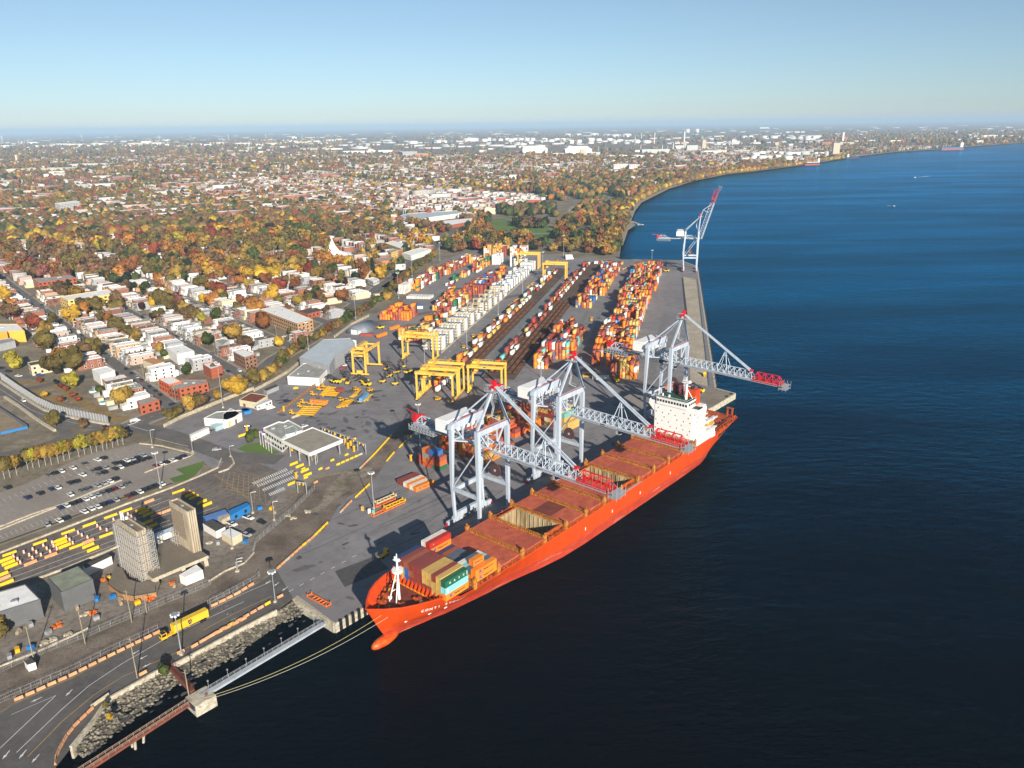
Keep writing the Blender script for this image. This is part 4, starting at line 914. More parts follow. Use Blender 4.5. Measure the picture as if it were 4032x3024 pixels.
# reefer racks: white containers in cream steel frames
rack = mat('rack_cream', (.62,.50,.28), .6, noise=.15, nscale=.5); reef = mat('reefer_white', (.72,.74,.74), .45, noise=.08, nscale=.4, rnd=.05, ribs=.4, ribscale=6)
rk0 = None
def reefer_rack(a, label, n_=4, full=True):
    global rk0
    if rk0 is None:
        rk0 = empty('reefer_rack')
        m = MB()
        for y in (-8.2, -2.7, 2.7, 8.2):
            for x in (-6.9, -8.6): m.bx(x-.14, x+.14, y-.14, y+.14, 0, 12.2)
        for z in (2.9, 5.6, 8.3, 11.0, 12.1):
            for x in (-6.9, -8.6): m.bx(x-.1, x+.1, -8.3, 8.3, z-.1, z+.1)
            for y in (-8.2, -2.7, 2.7, 8.2): m.bx(-8.6, -6.9, y-.08, y+.08, z-.08, z+.08)
        m.build('frame', rack, rk0)
        m = MB()
        for z in (2.95, 5.65, 8.35): m.bx(-8.5, -7, -8.1, 8.1, z, z+.06)
        m.build('gangway_deck', steel, rk0)
        m = MB(); m.bx(8.35, 8.65, -8.3, 8.3, 0, .9); m.bx(-9.2,8.65,8.3,8.6,0,.8); m.build('base_wall', conc_wall, rk0)
        r = rk0
    else: r = copy_tree(rk0)
    r.location = Y(a, -51.5); r.rotation_euler = (0, 0, PH); tag(r, label, 'container rack', 'reefer racks between the yard and the railway'); return r
RL = ['nearest reefer rack of cream steel, beside the near gantry']+['%s reefer rack of cream steel counted from the near gantry' % nth(i) for i in range(1, 11)]
white_boxes = []
for i in range(11):
    a = 34+i*21.5; reefer_rack(a, RL[i])
    for j in range(6):
        hh = 4 if i < 5 else rc.choice([1,2,4,3])
        for t in range(hh):
            p = Y(a, -51.5-6.8+j*2.75, t*2.7+.1); white_boxes.append((p, t, j, i))
for i in range(13):
    a = 268+i*12.6
    for j in range(6):
        for t in range(rc.choice([2,3,3,4]) if i < 11 else rc.choice([4,5])): p = Y(a, -55-7+j*2.75, t*2.62+.1); white_boxes.append((p, t, j, 11+i))
L = []
for p, t, j, i in white_boxes:
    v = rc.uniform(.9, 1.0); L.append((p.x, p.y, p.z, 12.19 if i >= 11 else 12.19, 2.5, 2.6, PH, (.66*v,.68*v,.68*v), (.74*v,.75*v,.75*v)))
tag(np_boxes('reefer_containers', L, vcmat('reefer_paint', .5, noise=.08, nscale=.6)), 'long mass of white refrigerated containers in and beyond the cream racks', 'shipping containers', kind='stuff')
# retaining wall along the racks
w_ = MB(); w_.ribbon([Y(20,-41.6), Y(240,-43.5), Y(410,-45.5)], .7, 0, h=1.2); tag(w_.build('low_wall', conc_wall), 'long low concrete wall between the white racks and the lane', 'wall')
# lane markers (concrete stands along the lane)
mk0 = None
def place(proto_fn, cache, loc, rz, label, cat, group):
    """first call builds the thing, later calls copy it"""
    if proto_fn.__name__ not in cache: cache[proto_fn.__name__] = proto_fn(); o = cache[proto_fn.__name__]
    else: o = copy_tree(cache[proto_fn.__name__])
    o.location = loc; o.rotation_euler = (0, 0, rz); tag(o, label, cat, group); return o
CACHE = {}
barr_c = mat('barrier_concrete', (.50,.42,.30), .9, noise=.3, nscale=1.5); barr_y = mat('barrier_yellow', (.80,.50,.015), .6, noise=.15, nscale=1.5, rnd=.06); barr_o = mat('barrier_orange', (.62,.32,.16), .7, noise=.3, nscale=1.2, rnd=.1)
def jersey_mesh(m, L=3.0, h=.85):
    q = MB(); P = [(-.32,0),(.32,0),(.32,.1),(.14,.35),(.09,h),(-.09,h),(-.14,.35),(-.32,.1)]
    n_ = len(P); vs = [(-L/2, y, z) for y, z in P]+[(L/2, y, z) for y, z in P]
    q.add(vs, [tuple(range(n_-1,-1,-1)), tuple(range(n_, 2*n_))]+[(i, (i+1) % n_, (i+1) % n_+n_, i+n_) for i in range(n_)])
    return q
JM = {}
for nm, mm, LL in (('c', barr_c, 3.0), ('y', barr_y, 2.5), ('o', barr_o, 2.6), ('Y', barr_y, 5.2), ('O', barr_o, 5.2), ('C', barr_c, 6.5)):
    o = jersey_mesh(mm, LL, .85 if LL < 4 else 1.0).build('j', mm); JM[nm] = o.data; bpy.data.objects.remove(o)
NB = {'c': 'pale concrete', 'y': 'yellow', 'o': 'faded orange', 'Y': 'long yellow', 'O': 'long faded orange', 'C': 'long concrete'}
NBAR = [0]
def barrier(p, rz, kind, label, group, sc=1.2):
    if NBAR[0] >= 298: return
    NBAR[0] += 1
    o = bpy.data.objects.new('jersey_barrier', JM[kind]); COL.objects.link(o); o.location = (p[0], p[1], .09); o.rotation_euler = (0, 0, rz); o.scale = (1, sc, sc)
    tag(o, label, 'barrier', group)
def barrier_line(pts, pattern, place_txt, group, step=3.35):
    pts = [Vector((p[0], p[1], 0)) for p in pts]; acc = 0; i = 0; d0 = step/2; k = 0
    for a, b in zip(pts, pts[1:]):
        L_ = (b-a).length; d = d0
        while d < L_:
            p = a+(b-a)*(d/L_); ch = pattern[k % len(pattern)]
            if ch != ' ': barrier(p, yaw(a, b), ch, '%s barrier, %s %s' % (NB[ch], nth(k), place_txt), group)
            d += step; k += 1
        d0 = d-L_
# ------------------------------------------------------------------ rubber tyred gantries
rty = mat('gantry_yellow', (.80,.48,.075), .5, noise=.10, nscale=.2)
def yard_gantry(c, rz, span, label, H_=17.0, dep=11.0):
    R = empty('yard_gantry_crane', c, rz, label, 'gantry crane', 'yellow gantry cranes of the container yard')
    for y in (-dep/2, dep/2):
        for x in (-span/2, span/2):
            m = MB(); m.bar((x, y, 1.6), (x, y, H_-1), 1.25, 1.15); m.build('leg', rty, R)
        s_ = -1 if y < 0 else 1
        m = MB(); m.bx(-span/2-.9, span/2+.9, y-.65, y+.65, H_-1.2, H_+.7); m.build('girder', rty, R)
        m = MB(); m.bx(-span/2, span/2, y+s_*.9-.3, y+s_*.9+.3, H_+.3, H_+.36)
        for k in range(11): x = -span/2+k*span/10; m.bar((x, y+s_*1.2, H_+.3), (x, y+s_*1.2, H_+1.5), .1)
        m.bar((-span/2, y+s_*1.2, H_+1.5), (span/2, y+s_*1.2, H_+1.5), .12); m.build('girder_walkway', rty, R)
    for x in (-span/2, span/2):
        m = MB(); m.bx(x-.55, x+.55, -dep/2-2.2, dep/2+2.2, 1.0, 2.0); m.build('sill_beam', rty, R); MB().bx(x-.4, x+.4, -dep/2, dep/2, H_-1.6, H_-.6).build('end_beam', rty, R)
        for y in (-dep/2-1.2, -dep/2+1.2, dep/2-1.2, dep/2+1.2): MB().bar((x-.35, y, .75), (x+.35, y, .75), 1.45, n=14).build('wheel', blackm, R)
        MB().bx(x-1.0, x+1.0, -2.2, 2.2, 2.0, 4.2).build('power_pack', rty, R) if x < 0 else None
    MB().bx(span/2-.2,span/2+.7,-dep/2-2.9,-dep/2-2.2,.3,1.2).build('buffer', crr, R)
    x = -span/2+4.2; m = MB(); m.bx(x-2.6, x+2.6, -dep/2-.6, dep/2+.6, H_+.7, H_+1.3); m.bx(x-1.8, x+1.2, -2.6, 2.6, H_+1.3, H_+2.6); m.bar((x-1.2,-3,H_+2),(x-1.2,3,H_+2),1.5,n=12); m.build('trolley', rty, R)
    m = MB(); m.bx(x-1.1, x+1.1, dep/2-3.4, dep/2-1.2, H_-3.6, H_-1.3); m.build('operator_cab', rty, R)
    m = MB(); m.bx(x-1.3, x+1.3, -6.1, 6.1, H_-5.0, H_-4.5); m.bx(x-1, x+1, -1.5, 1.5, H_-4.5, H_-3.6)
    for q in (-1, 1): m.bar((x+q*.8, q, H_-3.6), (x+q*.8, q, H_+.6), .08); m.bar((x-q*.8, q, H_-3.6), (x-q*.8, q, H_+.6), .08)
    m.build('spreader', rty, R)
    m = MB()
    for y in (-dep/2-.67, dep/2+.67): m.bx(-.9, .9, y-.01, y+.01, H_-.6, H_+.1)
    m.build('name_plate', inkd, R)
    m = MB(); m.bar((-span/2, -dep/2, 4), (-span/2+.01, dep/2, H_-3), .3); m.build('leg_stair', steel, R); return R
YR = PH-math.pi/2        # local x across the lanes, local y along them
yard_gantry(Y(-89, -8), YR, 25.5, 'yellow gantry nearest the ship of the three standing together', 20)
yard_gantry(Y(-74, -8), YR, 25.5, 'yellow gantry second of the group standing over the wagons', 20)
yard_gantry(Y(-68, 21.5), YR, 24, 'yellow gantry standing right of the group, by the bare rails', 20)
yard_gantry(Y(1, -53), YR, 25.5, 'yellow gantry standing at the near end of the white racks', 20)
yard_gantry(Y(421, -56), YR, 27, 'far yellow gantry over the white containers near the park', 20)
yard_gantry(Y(352, -8.5), YR, 27, 'far yellow gantry spanning the left rail tracks', 20)
yard_gantry(Y(-38, -82.5), YR+math.pi/2, 26, 'yellow gantry turned sideways beside the grey blue hall', 19, 10)
# ------------------------------------------------------------------ quay walls, dolphin, sea wall, riprap, gangway
def wallthing(name, label, cat, pts, w_, z0, z1, m):
    q = MB(); q.ribbon(pts, w_, z0, h=z1-z0); return tag(q.build(name, m), label, cat)
q = MB()
q.ribbon([A('n',737,742)+VA*0, CORNER], 1.0, WZ-6, h=-WZ+6.25); q.ribbon([CORNER, BERTH_E], 1.4, WZ-6, h=-WZ+6.02)
qb = q.build('quay_wall', conc_wall); tag(qb, 'tall pale concrete quay wall along the berth of the orange ship', 'quay wall')
pf = UV(470, -215); 
each('fender', blackm, qb, [UV(149.5+i*2.9, -214.85, -1.6) for i in range(5)]+[UV(477,-214.8,-1.2), UV(484,-214.8,-1.2)], lambda q, p: q.box(p, (1.3, .7, 4.4), TH))
wallthing('quay_end_wall', 'pale concrete end wall of the pier beyond the ship stern', 'quay wall', [BERTH_E, BERTH_B], 1.2, WZ-6, .1, conc_wall)
wallthing('far_quay_wall', 'long straight quay wall of the far berth facing the open river', 'quay wall', [BERTH_B, QE_FAR, A('r',1060,275)], 1.4, WZ-6, .15, conc_wall)
struct('pier_end', MB().sheet([BERTH_E, BERTH_B, A('r',1310,1390), A('r',1240,1480), A('r',1330,1560)], .06), ground_mat('pier_slab', (.20,.17,.14), (.27,.235,.19), (.14,.12,.10), .08, .9, .6))
each_f = [BERTH_B+(QE_FAR-BERTH_B)*(i/46.0)+Vector((1.1,0,-1.5)) for i in range(46)]
fw = bpy.data.objects['far_quay_wall']
each('fender', blackm, fw, each_f, lambda q, p: q.box(p, (.9, 1.6, 3.6), rad(78.5)))
q = MB()                                     # sea wall with coping
q.ribbon(wall_top[1:8], .8, WZ-2, h=-WZ+2.7); tag(q.build('sea_wall', conc_wall), 'long pale concrete sea wall between the road and the rocks', 'wall')
struct('quay_back_slab', MB().sheet([A('n',737,742), A('n',1000,925,.3), A('n',1030,900,.3), A('n',770,715)], .12), conc)
# riprap slope and its boulders (ground cover)
wl = [A('l',740,1560,WZ), A('l',830,1520,WZ), A('l',1100,1290,WZ), A('l',1350,1090,WZ), A('l',1500,960,WZ), A('l',1680,870,WZ), A('l',1800,820,WZ), A('l',2200,600,WZ), A('n',300,1160,WZ), A('n',600,960,WZ), A('n',830,862,WZ)]
wt = [A('l',640,1480,-.8), A('l',700,1400,-.8), A('l',840,1240,-.8), A('l',970,1050,-.8), A('l',1200,925,-.8), A('l',1400,805,-.8), A('l',1560,745,-.8), A('l',2200,400,-.8), A('n',240,1040,-.8), A('n',600,846,-.8), A('n',735,760,-.8)]
q = MB()
for i in range(len(wl)-1):
    o_ = 1.3; a, b, c, d = wl[i], wl[i+1], wt[i+1], wt[i]
    a2, b2 = a+(a-d)*.5, b+(b-c)*.5
    q.add([a2, b2, c, d], [(0,1,2,3)])
struct('rock_slope', q, mat('rock_bed', (.10,.09,.07), 1, noise=.5, nscale=.6))
rr = random.Random(5); V_, F_, C_ = [], [], []
ico = bmesh.new(); bmesh.ops.create_icosphere(ico, subdivisions=1, radius=1); IV = np.array([v.co[:] for v in ico.verts]); IF = np.array([[v.index for v in f.verts] for f in ico.faces]); ico.free()
npr = np.random.RandomState(4); nb_ = 0
for i in range(len(wl)-1):
    a, b, c, d = wl[i], wl[i+1], wt[i+1], wt[i]; n_ = int((b-a).length*((a-d).length)*1.5)
    for _ in range(n_):
        u_, v_ = rr.random(), rr.uniform(-.12, 1); p = (a*(1-u_)+b*u_)*(1-v_)+(d*(1-u_)+c*u_)*v_; s = rr.uniform(.25, .72)
        P = IV*np.array([s*rr.uniform(.8,1.4), s*rr.uniform(.8,1.4), s*.75])*npr.uniform(.75, 1.2, (len(IV), 1)); an = rr.uniform(0, 6.28)
        P = np.stack([P[:,0]*math.cos(an)-P[:,1]*math.sin(an), P[:,0]*math.sin(an)+P[:,1]*math.cos(an), P[:,2]], -1)+np.array(p[:])+np.array([0,0,.15])
        V_.append(P); F_.append(IF+nb_*len(IV)); g_ = rr.uniform(.45, 1.1); C_.append(np.tile(np.array([[.24*g_, .215*g_, .17*g_]]), (len(IF), 1))); nb_ += 1
tag(np_mesh('riprap_rocks', np.concatenate(V_), np.concatenate(F_), np.concatenate(C_), vcmat('riprap', .95, noise=.35, nscale=1.5)), 'bank of grey riprap boulders sloping from the sea wall to the water', 'rocks', kind='stuff')
# dolphin
D0 = A('l',1810,1010,.5)
dol = empty('mooring_dolphin', (D0.x, D0.y, 0), rad(48), 'square concrete mooring dolphin standing in the water by the road', 'dolphin')
MB().bx(-3.6, 3.6, -3.4, 3.4, WZ+.2, .5).build('concrete_block', conc_wall, dol)
each('pile', conc_wall, dol, [(x-.6, x+.6, y-.6, y+.6, WZ-6, WZ+.6) for x in (-2.6, 2.6) for y in (-2.4, 2.4)])
MB().box((1.5, -1, .85), (.8,.8,.7)).build('mooring_hook', tie, dol); MB().bx(-4.1,-3.6,-3.2,3.2,-1.2,.2).build('fender', crd, dol)
def footbridge(name, label, p, q_, w_, deckm, railm_, z, pipes=False, lamps=0):
    p, q_ = Vector((p[0], p[1], z)), Vector((q_[0], q_[1], z)); L = (q_-p).length
    o = empty(name, (p.x, p.y, 0), yaw(p, q_), label, 'footbridge')
    MB().bx(0, L, -w_/2, w_/2, z-.9, z).build('deck', deckm, o)
    m = MB()
    for s_ in (-w_/2+.05, w_/2-.05):
        k = 0
        while k < L: m.bar((k, s_, z), (k, s_, z+1.1), .09); k += 2.2
        m.bar((0, s_, z+1.1), (L, s_, z+1.1), .1); m.bar((0, s_, z+.6), (L, s_, z+.6), .07)
    m.build('railing', railm_, o)
    for i in range(lamps): MB().bar((L*(i+.5)/lamps, w_/2, z), (L*(i+.5)/lamps, w_/2, z+3.0), .1).box((L*(i+.5)/lamps, w_/2, z+3.1), (.45,.45,.35)).build('walkway_lamp', steel, o)
    return o
browns = mat('rusty_bridge_steel', (.24,.065,.035), .7, noise=.45, nscale=.5, dark=(.13,.045,.03)); greys = mat('grey_walkway', (.36,.39,.43), .6, noise=.2, nscale=.4)
footbridge('footbridge', 'long pale grey walkway bridge from the dolphin to the quay corner', D0, A('n',985,940,.4), 2.0, greys, crg, .6, lamps=7)
footbridge('footbridge', 'rusty brown walkway bridge running from the dolphin off the lower left', A('l',700,1720,.4), A('l',1700,1075,.4), 1.9, browns, mat('bridge_rail_pale', (.45,.33,.25)), .6)
footbridge('footbridge', 'short dark brown footbridge from the sea wall out to the dolphin', A('l',1490,700,.4), A('l',1735,965,.4), 1.6, browns, browns, .7)
for k, (x, y) in enumerate(((1280, 1440), (1215, 1500), (1195, 1480))):
    p = A('l', x, y, WZ); tag(MB().bar((p.x, p.y, WZ-3), (p.x+.6-k*.5, p.y+.9, WZ+2.6), .8, n=8).build('timber_pile', conc_wall), '%s old timber pile leaning beside the rusty bridge' % ('right','middle','left')[k], 'pile', 'timber piles by the rusty bridge')
ropem = mat('rope_yellow', (.42,.37,.16), .9); ropew = mat('rope_grey', (.42,.40,.33), .9)
for k, (mm, off, nm) in enumerate(((ropem, 0, 'yellow'), (ropew, 1.2, 'grey'))):
    q = MB(); a, b = Vector((D0.x+1.5+off*.4, D0.y-1.5-off, .9)), UV(152.5+off*2.5, -193.5+off*1.3, 10.6-off*.8); pr = None
    for i in range(25): 
        t = i/24; p = a*(1-t)+b*t; p.z -= 3.2*4*t*(1-t); 
        if pr: q.bar(pr, p, .13, n=5)
        pr = p
    tag(q.build('mooring_line', mm), 'long %s mooring line stretched from the dolphin to the bow' % nm, 'rope')

# ------------------------------------------------------------------ towers with scaffolding on a raised slab
toc = mat('tower_concrete', (.50,.42,.31), .85, streak=.35, nscale=.6, dark=(.30,.245,.17)); tod = mat('tower_cladding', (.30,.235,.17), .9, noise=.3, nscale=1.5); scaf = mat('scaffold_tube', (.50,.50,.50), .6, noise=.15, nscale=1); plank = mat('scaffold_plank', (.50,.40,.27), .85, noise=.4, nscale=1)
slabm = ground_mat('slab_roof', (.17,.145,.115), (.22,.19,.15), (.13,.11,.09), .1, 1, .8)
def z5(x, y, z=5.0): return A('w', x, y, z)
pl = empty('raised_platform', (0,0,0), 0, 'raised concrete slab with a bare flat top between the two towers', 'platform')
P5 = [z5(1550,1060), z5(740,1400), z5(650,1330), z5(860,880), z5(1060,800), z5(1330,930)]
MB().prism(P5, 3.6, 5.0).build('slab', conc_wall, pl)
MB().prism([Vector(p)*.985+(sum(P5, Vector())/6)*.015 for p in P5], 5.0, 5.03).build('slab_top', slabm, pl)
each('pier', conc_wall, pl, [(z5(1480,1080),), (z5(1060,900),), (z5(760,1380),), (z5(1150,1200),)], lambda q, p: q.box((p[0].x, p[0].y+1.5, 1.8), (1.6, 1.6, 3.6), rad(35)))
def tower(label, C4, H_, scaff):
    c = sum((Vector((x, y, 0)) for x, y in C4), Vector())/4; L = math.dist(C4[0], C4[3]); W_ = math.dist(C4[0], C4[1]); ry = yaw(C4[0], C4[3])
    o = empty('concrete_tower', c, ry, label, 'tower', 'the two concrete towers')
    m = MB(); m.bx(-L/2, L/2-1.0, -W_/2, W_/2, 0, H_-.8)
    for k in range(4): y = -W_/2+.35+k*(W_-.7)/3; m.bx(L/2-1.0, L/2, y-.33, y+.33, 0, H_-.4)
    for s_ in (-1, 1): m.bx(-L/2, L/2-.3, s_*W_/2-.22, s_*W_/2+.22, H_-2.4, H_)
    m.bx(-L/2, -L/2+.4, -W_/2+.22, W_/2-.22, H_-.8, H_); m.build('shaft', toc, o)
    MB().bx(-L/2+.5, L/2-1.2, -W_/2+.3, W_/2-.3, H_-.8, H_-.7).build('tower_roof', slabm, o)
    MB().bx(-.9, .5, -.6, .5, H_-.7, H_-.2).build('roof_hatch', steel, o)
    if not scaff: MB().bx(-L/2-.12, -L/2+.01, -W_/2, W_/2, 11, H_-2.5).bx(-L/2, L/2-4.5, -W_/2-.1, -W_/2-.01, 9.5, H_-2.6).build('cladding', tod, o)
    else: MB().bar((-L/2+1.5,-1,H_),(-L/2+1.5,-1,H_+3.6),.5).bar((-L/2+2.6,-.6,H_),(-L/2+2.6,-.6,H_+3.6),.3).cyl((-L/2+2.2,.8,H_),.7,.9).build('antennas', whitep, o)
    s = MB(); pk = MB(); e = 2.0 if scaff else 1.6
    xs = [-L/2-e+i*2.1 for i in range(int((L+2*e)/2.1)+1)]; z1 = H_-1.5 if scaff else 12
    rows_ = ((-W_/2-e, -W_/2-.5),)+(((W_/2+.5, W_/2+e),) if scaff else ())
    xr = xs if scaff else xs[:4]
    for ya, yb in rows_:
        for y in (ya, yb):
            for x in xr: s.bar((x, y, 0), (x, y, z1), .09)
        z = 2.0
        while z < z1:
            for y in (ya, yb): s.bar((xr[0], y, z), (xr[-1], y, z), .07); s.bar((xr[0], y, z+1), (xr[-1], y, z+1), .05)
            if int(z/2) % 2: pk.bx(xr[0], xr[-1], (ya+yb)/2-.35, (ya+yb)/2+.35, z-.05, z)
            for i, x in enumerate(xr): 
                s.bar((x, ya, z), (x, yb, z), .06)
                if i < len(xr)-1 and (i+int(z)) % 2: s.bar((x, ya, z), (xr[i+1], ya, z+2), .06)
            z += 2.0
    for xa, xb in (((-L/2-e, -L/2-.5),)+(((L/2+.4, L/2+e),) if scaff else ())):
        ys = [-W_/2-e+i*(W_+2*e)/3 for i in range(4)]
        for x in (xa, xb):
            for y in ys: s.bar((x, y, 0), (x, y, z1), .09)
        z = 2.0
        while z < z1:
            if int(z/2) % 2: pk.bx((xa+xb)/2-.35, (xa+xb)/2+.35, ys[0], ys[-1], z-.05, z)
            for x in (xa, xb): s.bar((x, ys[0], z), (x, ys[-1], z), .07); s.bar((x, ys[0], z+1), (x, ys[-1], z+1), .05)
            for i in range(3): s.bar((xb, ys[i], z), (xb, ys[i+1], z+2), .06)
            z += 2.0
    sc_ = s.build('scaffolding', scaf, o); pk.build('scaffold_planks', plank, sc_); return o
tower('left concrete tower wrapped in scaffolding, antennas on its top', [(-164.6,291.5),(-162.3,294.2),(-150.6,284.1),(-152.1,280.9)], 24, True)
tower('right concrete tower with ribbed face and brown cladding on its side', [(-149.6,306.6),(-146.5,308.4),(-135.5,299.2),(-137.8,296.2)], 25, False)
hoard = mat('timber_hoarding', (.42,.20,.07), .9, streak=.5, nscale=1.5, dark=(.25,.13,.07))
hp = [A('w',x,y) for x, y in ((60,1440),(120,1560),(230,1640),(330,1700),(470,1720),(620,1700),(800,1660),(800,1570))]
o = MB().ribbon(hp, .25, 0, h=2.6).build('timber_hoarding', hoard); tag(o, 'curved weathered timber hoarding around the foot of the scaffolded tower', 'hoarding')
o = MB().prism([A('w',x,y,2.6) for x, y in ((90,1470),(260,1610),(480,1650),(800,1590),(850,1450),(740,1410),(560,1450),(380,1400),(300,1240),(200,1210))], 2.3, 2.6).build('lower_deck', slabm); tag(o, 'low curved timber deck in front of the scaffolded tower', 'platform')

# ------------------------------------------------------------------ buildings from their roof outlines
roofg = mat('roof_grey', (.33,.33,.31), .9, noise=.3, nscale=.25); roofw = mat('roof_white', (.80,.80,.79), .8, noise=.14, nscale=.3); roofd = mat('roof_dark', (.08,.075,.07), .9, noise=.3, nscale=.3); roofb = mat('roof_blue_grey', (.46,.52,.56), .6, noise=.12, nscale=.15)
roofgr = mat('roof_green_grey', (.27,.30,.22), .9, noise=.35, nscale=.3, dark=(.17,.19,.15)); roofrust = mat('roof_rust', (.22,.06,.03), .9, noise=.4, nscale=.4)
wallw = mat('wall_white', (.74,.73,.70), .7, noise=.1, nscale=.4); wallg = mat('wall_grey', (.33,.34,.36), .7, noise=.15, nscale=.4); wallc = mat('wall_cream', (.60,.52,.36), .8, noise=.15, nscale=.5); brick = mat('brick_red', (.36,.095,.045), .9, noise=.25, nscale=.8); brickb = mat('brick_tan', (.48,.29,.15), .9, noise=.25, nscale=.8); wally = mat('wall_yellow', (.72,.50,.17), .8, noise=.12, nscale=.5)
wallblk = mat('wall_slate', (.11,.115,.12), .8, noise=.15, nscale=.4); blue_m = mat('blue_paint', (.02,.19,.50), .5, noise=.15, nscale=.6); orgw = mat('wall_ochre', (.78,.42,.06), .7, noise=.1, nscale=.4)
def bldg(label, cat, k, pts, h, wm_, rm, floors=0, door=None, parapet=.35, nm='building', win=None, z0=0, mech=0, bay=4.0, winw=1.5):
    P = [A(k, x, y, h) for x, y in pts]; c = sum(P, Vector())/len(P); c.z = 0
    o = empty(nm, c, 0, label, cat); Q = [p-c for p in P]
    for q in Q: q.z = 0
    ar = sum(Q[i].x*Q[(i+1) % len(Q)].y-Q[(i+1) % len(Q)].x*Q[i].y for i in range(len(Q)))
    if ar < 0: Q = Q[::-1]
    MB().prism(Q, z0, h-.25).build('wall', wm_, o); MB().prism([q*.985 for q in Q], h-.25, h-.2).build('roof', rm, o)
    if parapet:
        m = MB()
        for i in range(len(Q)): m.ribbon([Q[i]*.995, Q[(i+1) % len(Q)]*.995], .3, h-.25, h=.25+parapet*.5)
        m.build('parapet', wm_ if parapet < .5 else wallw, o)
    if floors:
        fh = (h-.6)/floors
        for i in range(len(Q)):
            a, b = Q[i], Q[(i+1) % len(Q)]; L = (b-a).length; d = (b-a).normalized(); nrm = Vector((d.y, -d.x, 0))
            if (a+nrm+c).length > (a+c).length and nrm.dot(c) > 0: continue          # faces turned away from the town's visible side
            n_ = int(L/bay)
            for f in range(floors):
                for j in range(n_):
                    p = a+d*(L*(j+.5)/n_)+nrm*.04; w_ = MB().box((p.x, p.y, fh*f+fh*.55), (winw, .12, fh*.45), yaw(a, b)).build('window', win or glassd, o)
    if door:
        for (x, y, w_, hh, mm) in door:
            p = A(k, x, y, 0)-c; best = None
            for i in range(len(Q)):
                a, b = Q[i], Q[(i+1) % len(Q)]; d = (b-a).normalized(); t = max(0, min((b-a).length, (p-a).dot(d))); r_ = (a+d*t-p).length
                if best is None or r_ < best[0]: best = (r_, a+d*t+Vector((d.y, -d.x, 0))*.06, yaw(a, b))
            MB().box((best[1].x, best[1].y, hh/2), (w_, .14, hh), best[2]).build('door', mm, o)
    rr_ = random.Random(len(label))
    for i in range(mech):
        p = Q[0]*.0+(Q[rr_.randrange(len(Q))]*rr_.uniform(.2, .6)); MB().box((p.x, p.y, h+.3), (rr_.uniform(1,2.5), rr_.uniform(1,2), 1.0), .6).build('roof_unit', steel, o)
    return o
doorw = mat('door_white', (.70,.70,.68), .6); doorb = mat('door_brown', (.22,.08,.04), .7)
# grey blue hall with its curved roof
hall = bldg('large hall with pale blue roof and tall white doors beside the yard', 'hall', 'b', [(395,790),(600,635),(842,622),(880,672),(700,790),(655,868)], 9.5, wallg, roofb, parapet=.3)
hc = hall.location
for i in range(7):
    p, r_ = A('b', 705+i*28, 860-i*24)-hc, A('b', 720+i*28, 848-i*24)-hc; MB().box((p.x, p.y, 4), (.5, 5.0, 7.6), rad(65)).build('door_pillar', wallw, hall)
for z in (3.0, 5.2): 
    p, r_ = A('b',528,880,0)-hc, A('b',700,900,0)-hc; MB().ribbon([p, r_], .3, z, h=.9).build('brick_band', brick, hall)
bldg('low white workshop with a flat grey roof before the hall', 'workshop', 'b', [(290,958),(432,843),(640,852),(648,880),(565,972)], 6.0, wallw, roofg, parapet=.4, mech=3, door=[(600,985,3,3.6,doorw),(575,1005,3,3.6,doorw)])
# arched store
ar = empty('arched_store', A('b',945,560), yaw(A('b',880,600), A('b',1070,520)), 'grey arched metal store with a white door', 'store')
m = MB(); N = 12; L_, R_ = 13.5, 8.5; vs = []
for s_ in (-L_, L_):
    for i in range(N+1): a_ = math.pi*i/N; vs.append((s_, -R_*math.cos(a_), 7.2*math.sin(a_)))
m.add(vs, [(i, i+1, N+2+i, N+1+i) for i in range(N)]+[tuple(range(N, -1, -1)), tuple(range(N+1, 2*N+2))])
m.build('arched_shell', mat('corrugated_grey', (.22,.25,.29), .5, metal=.3, noise=.15, nscale=.3, ribs=.6, ribscale=3), ar, True); MB().bx(-L_-.1, -L_-.01, -3, 3, 0, 4.2).build('door', doorw, ar)
# gate house and canopy
gh = bldg('white two storey gate office with ribbon windows and flags before it', 'office', 'g', [(375,520),(545,448),(600,455),(650,430),(810,515),(800,545),(625,590),(575,640)], 8, wallw, roofg, floors=2, mech=4, parapet=.9, bay=3.2, winw=2.2)
bldg('pale blue glazed penthouse on the roof of the gate office', 'penthouse', 'g', [(610,520),(700,485),(745,520),(720,560),(620,585)], 9.6, mat('pale_blue_wall', (.42,.55,.58), .6), roofg, parapet=.2, z0=8)
cp = empty('gate_canopy', (0,0,0), 0, 'wide white square canopy over the truck gate lanes', 'canopy')
CP = [A('g',x,y,8) for x, y in ((915,508),(1243,640),(880,790),(578,645))]
MB().prism(CP, 6.2, 8.0).build('canopy_slab', wallw, cp); cc_ = sum(CP, Vector())/4
MB().prism([p*.93+cc_*.07 for p in CP], 8.0, 8.05).build('canopy_top', mat('canopy_gravel', (.30,.275,.225), .95, noise=.2, nscale=.3), cp)
m = MB(); [m.ribbon([CP[i], CP[(i+1) % 4]], .35, 8.0, h=.35) for i in range(4)]; m.build('canopy_rim', wallw, cp)
each('column', steel, cp, [CP[i]*(1-t)+CP[(i+1) % 4]*t for i, t in ((2, .05), (2, .4), (2, .75), (1, .1), (1, .85), (0, .15))], lambda q, p: q.box((p.x*.97+cc_.x*.03, p.y*.97+cc_.y*.03, 3.1), (.6, .6, 6.2), .6))
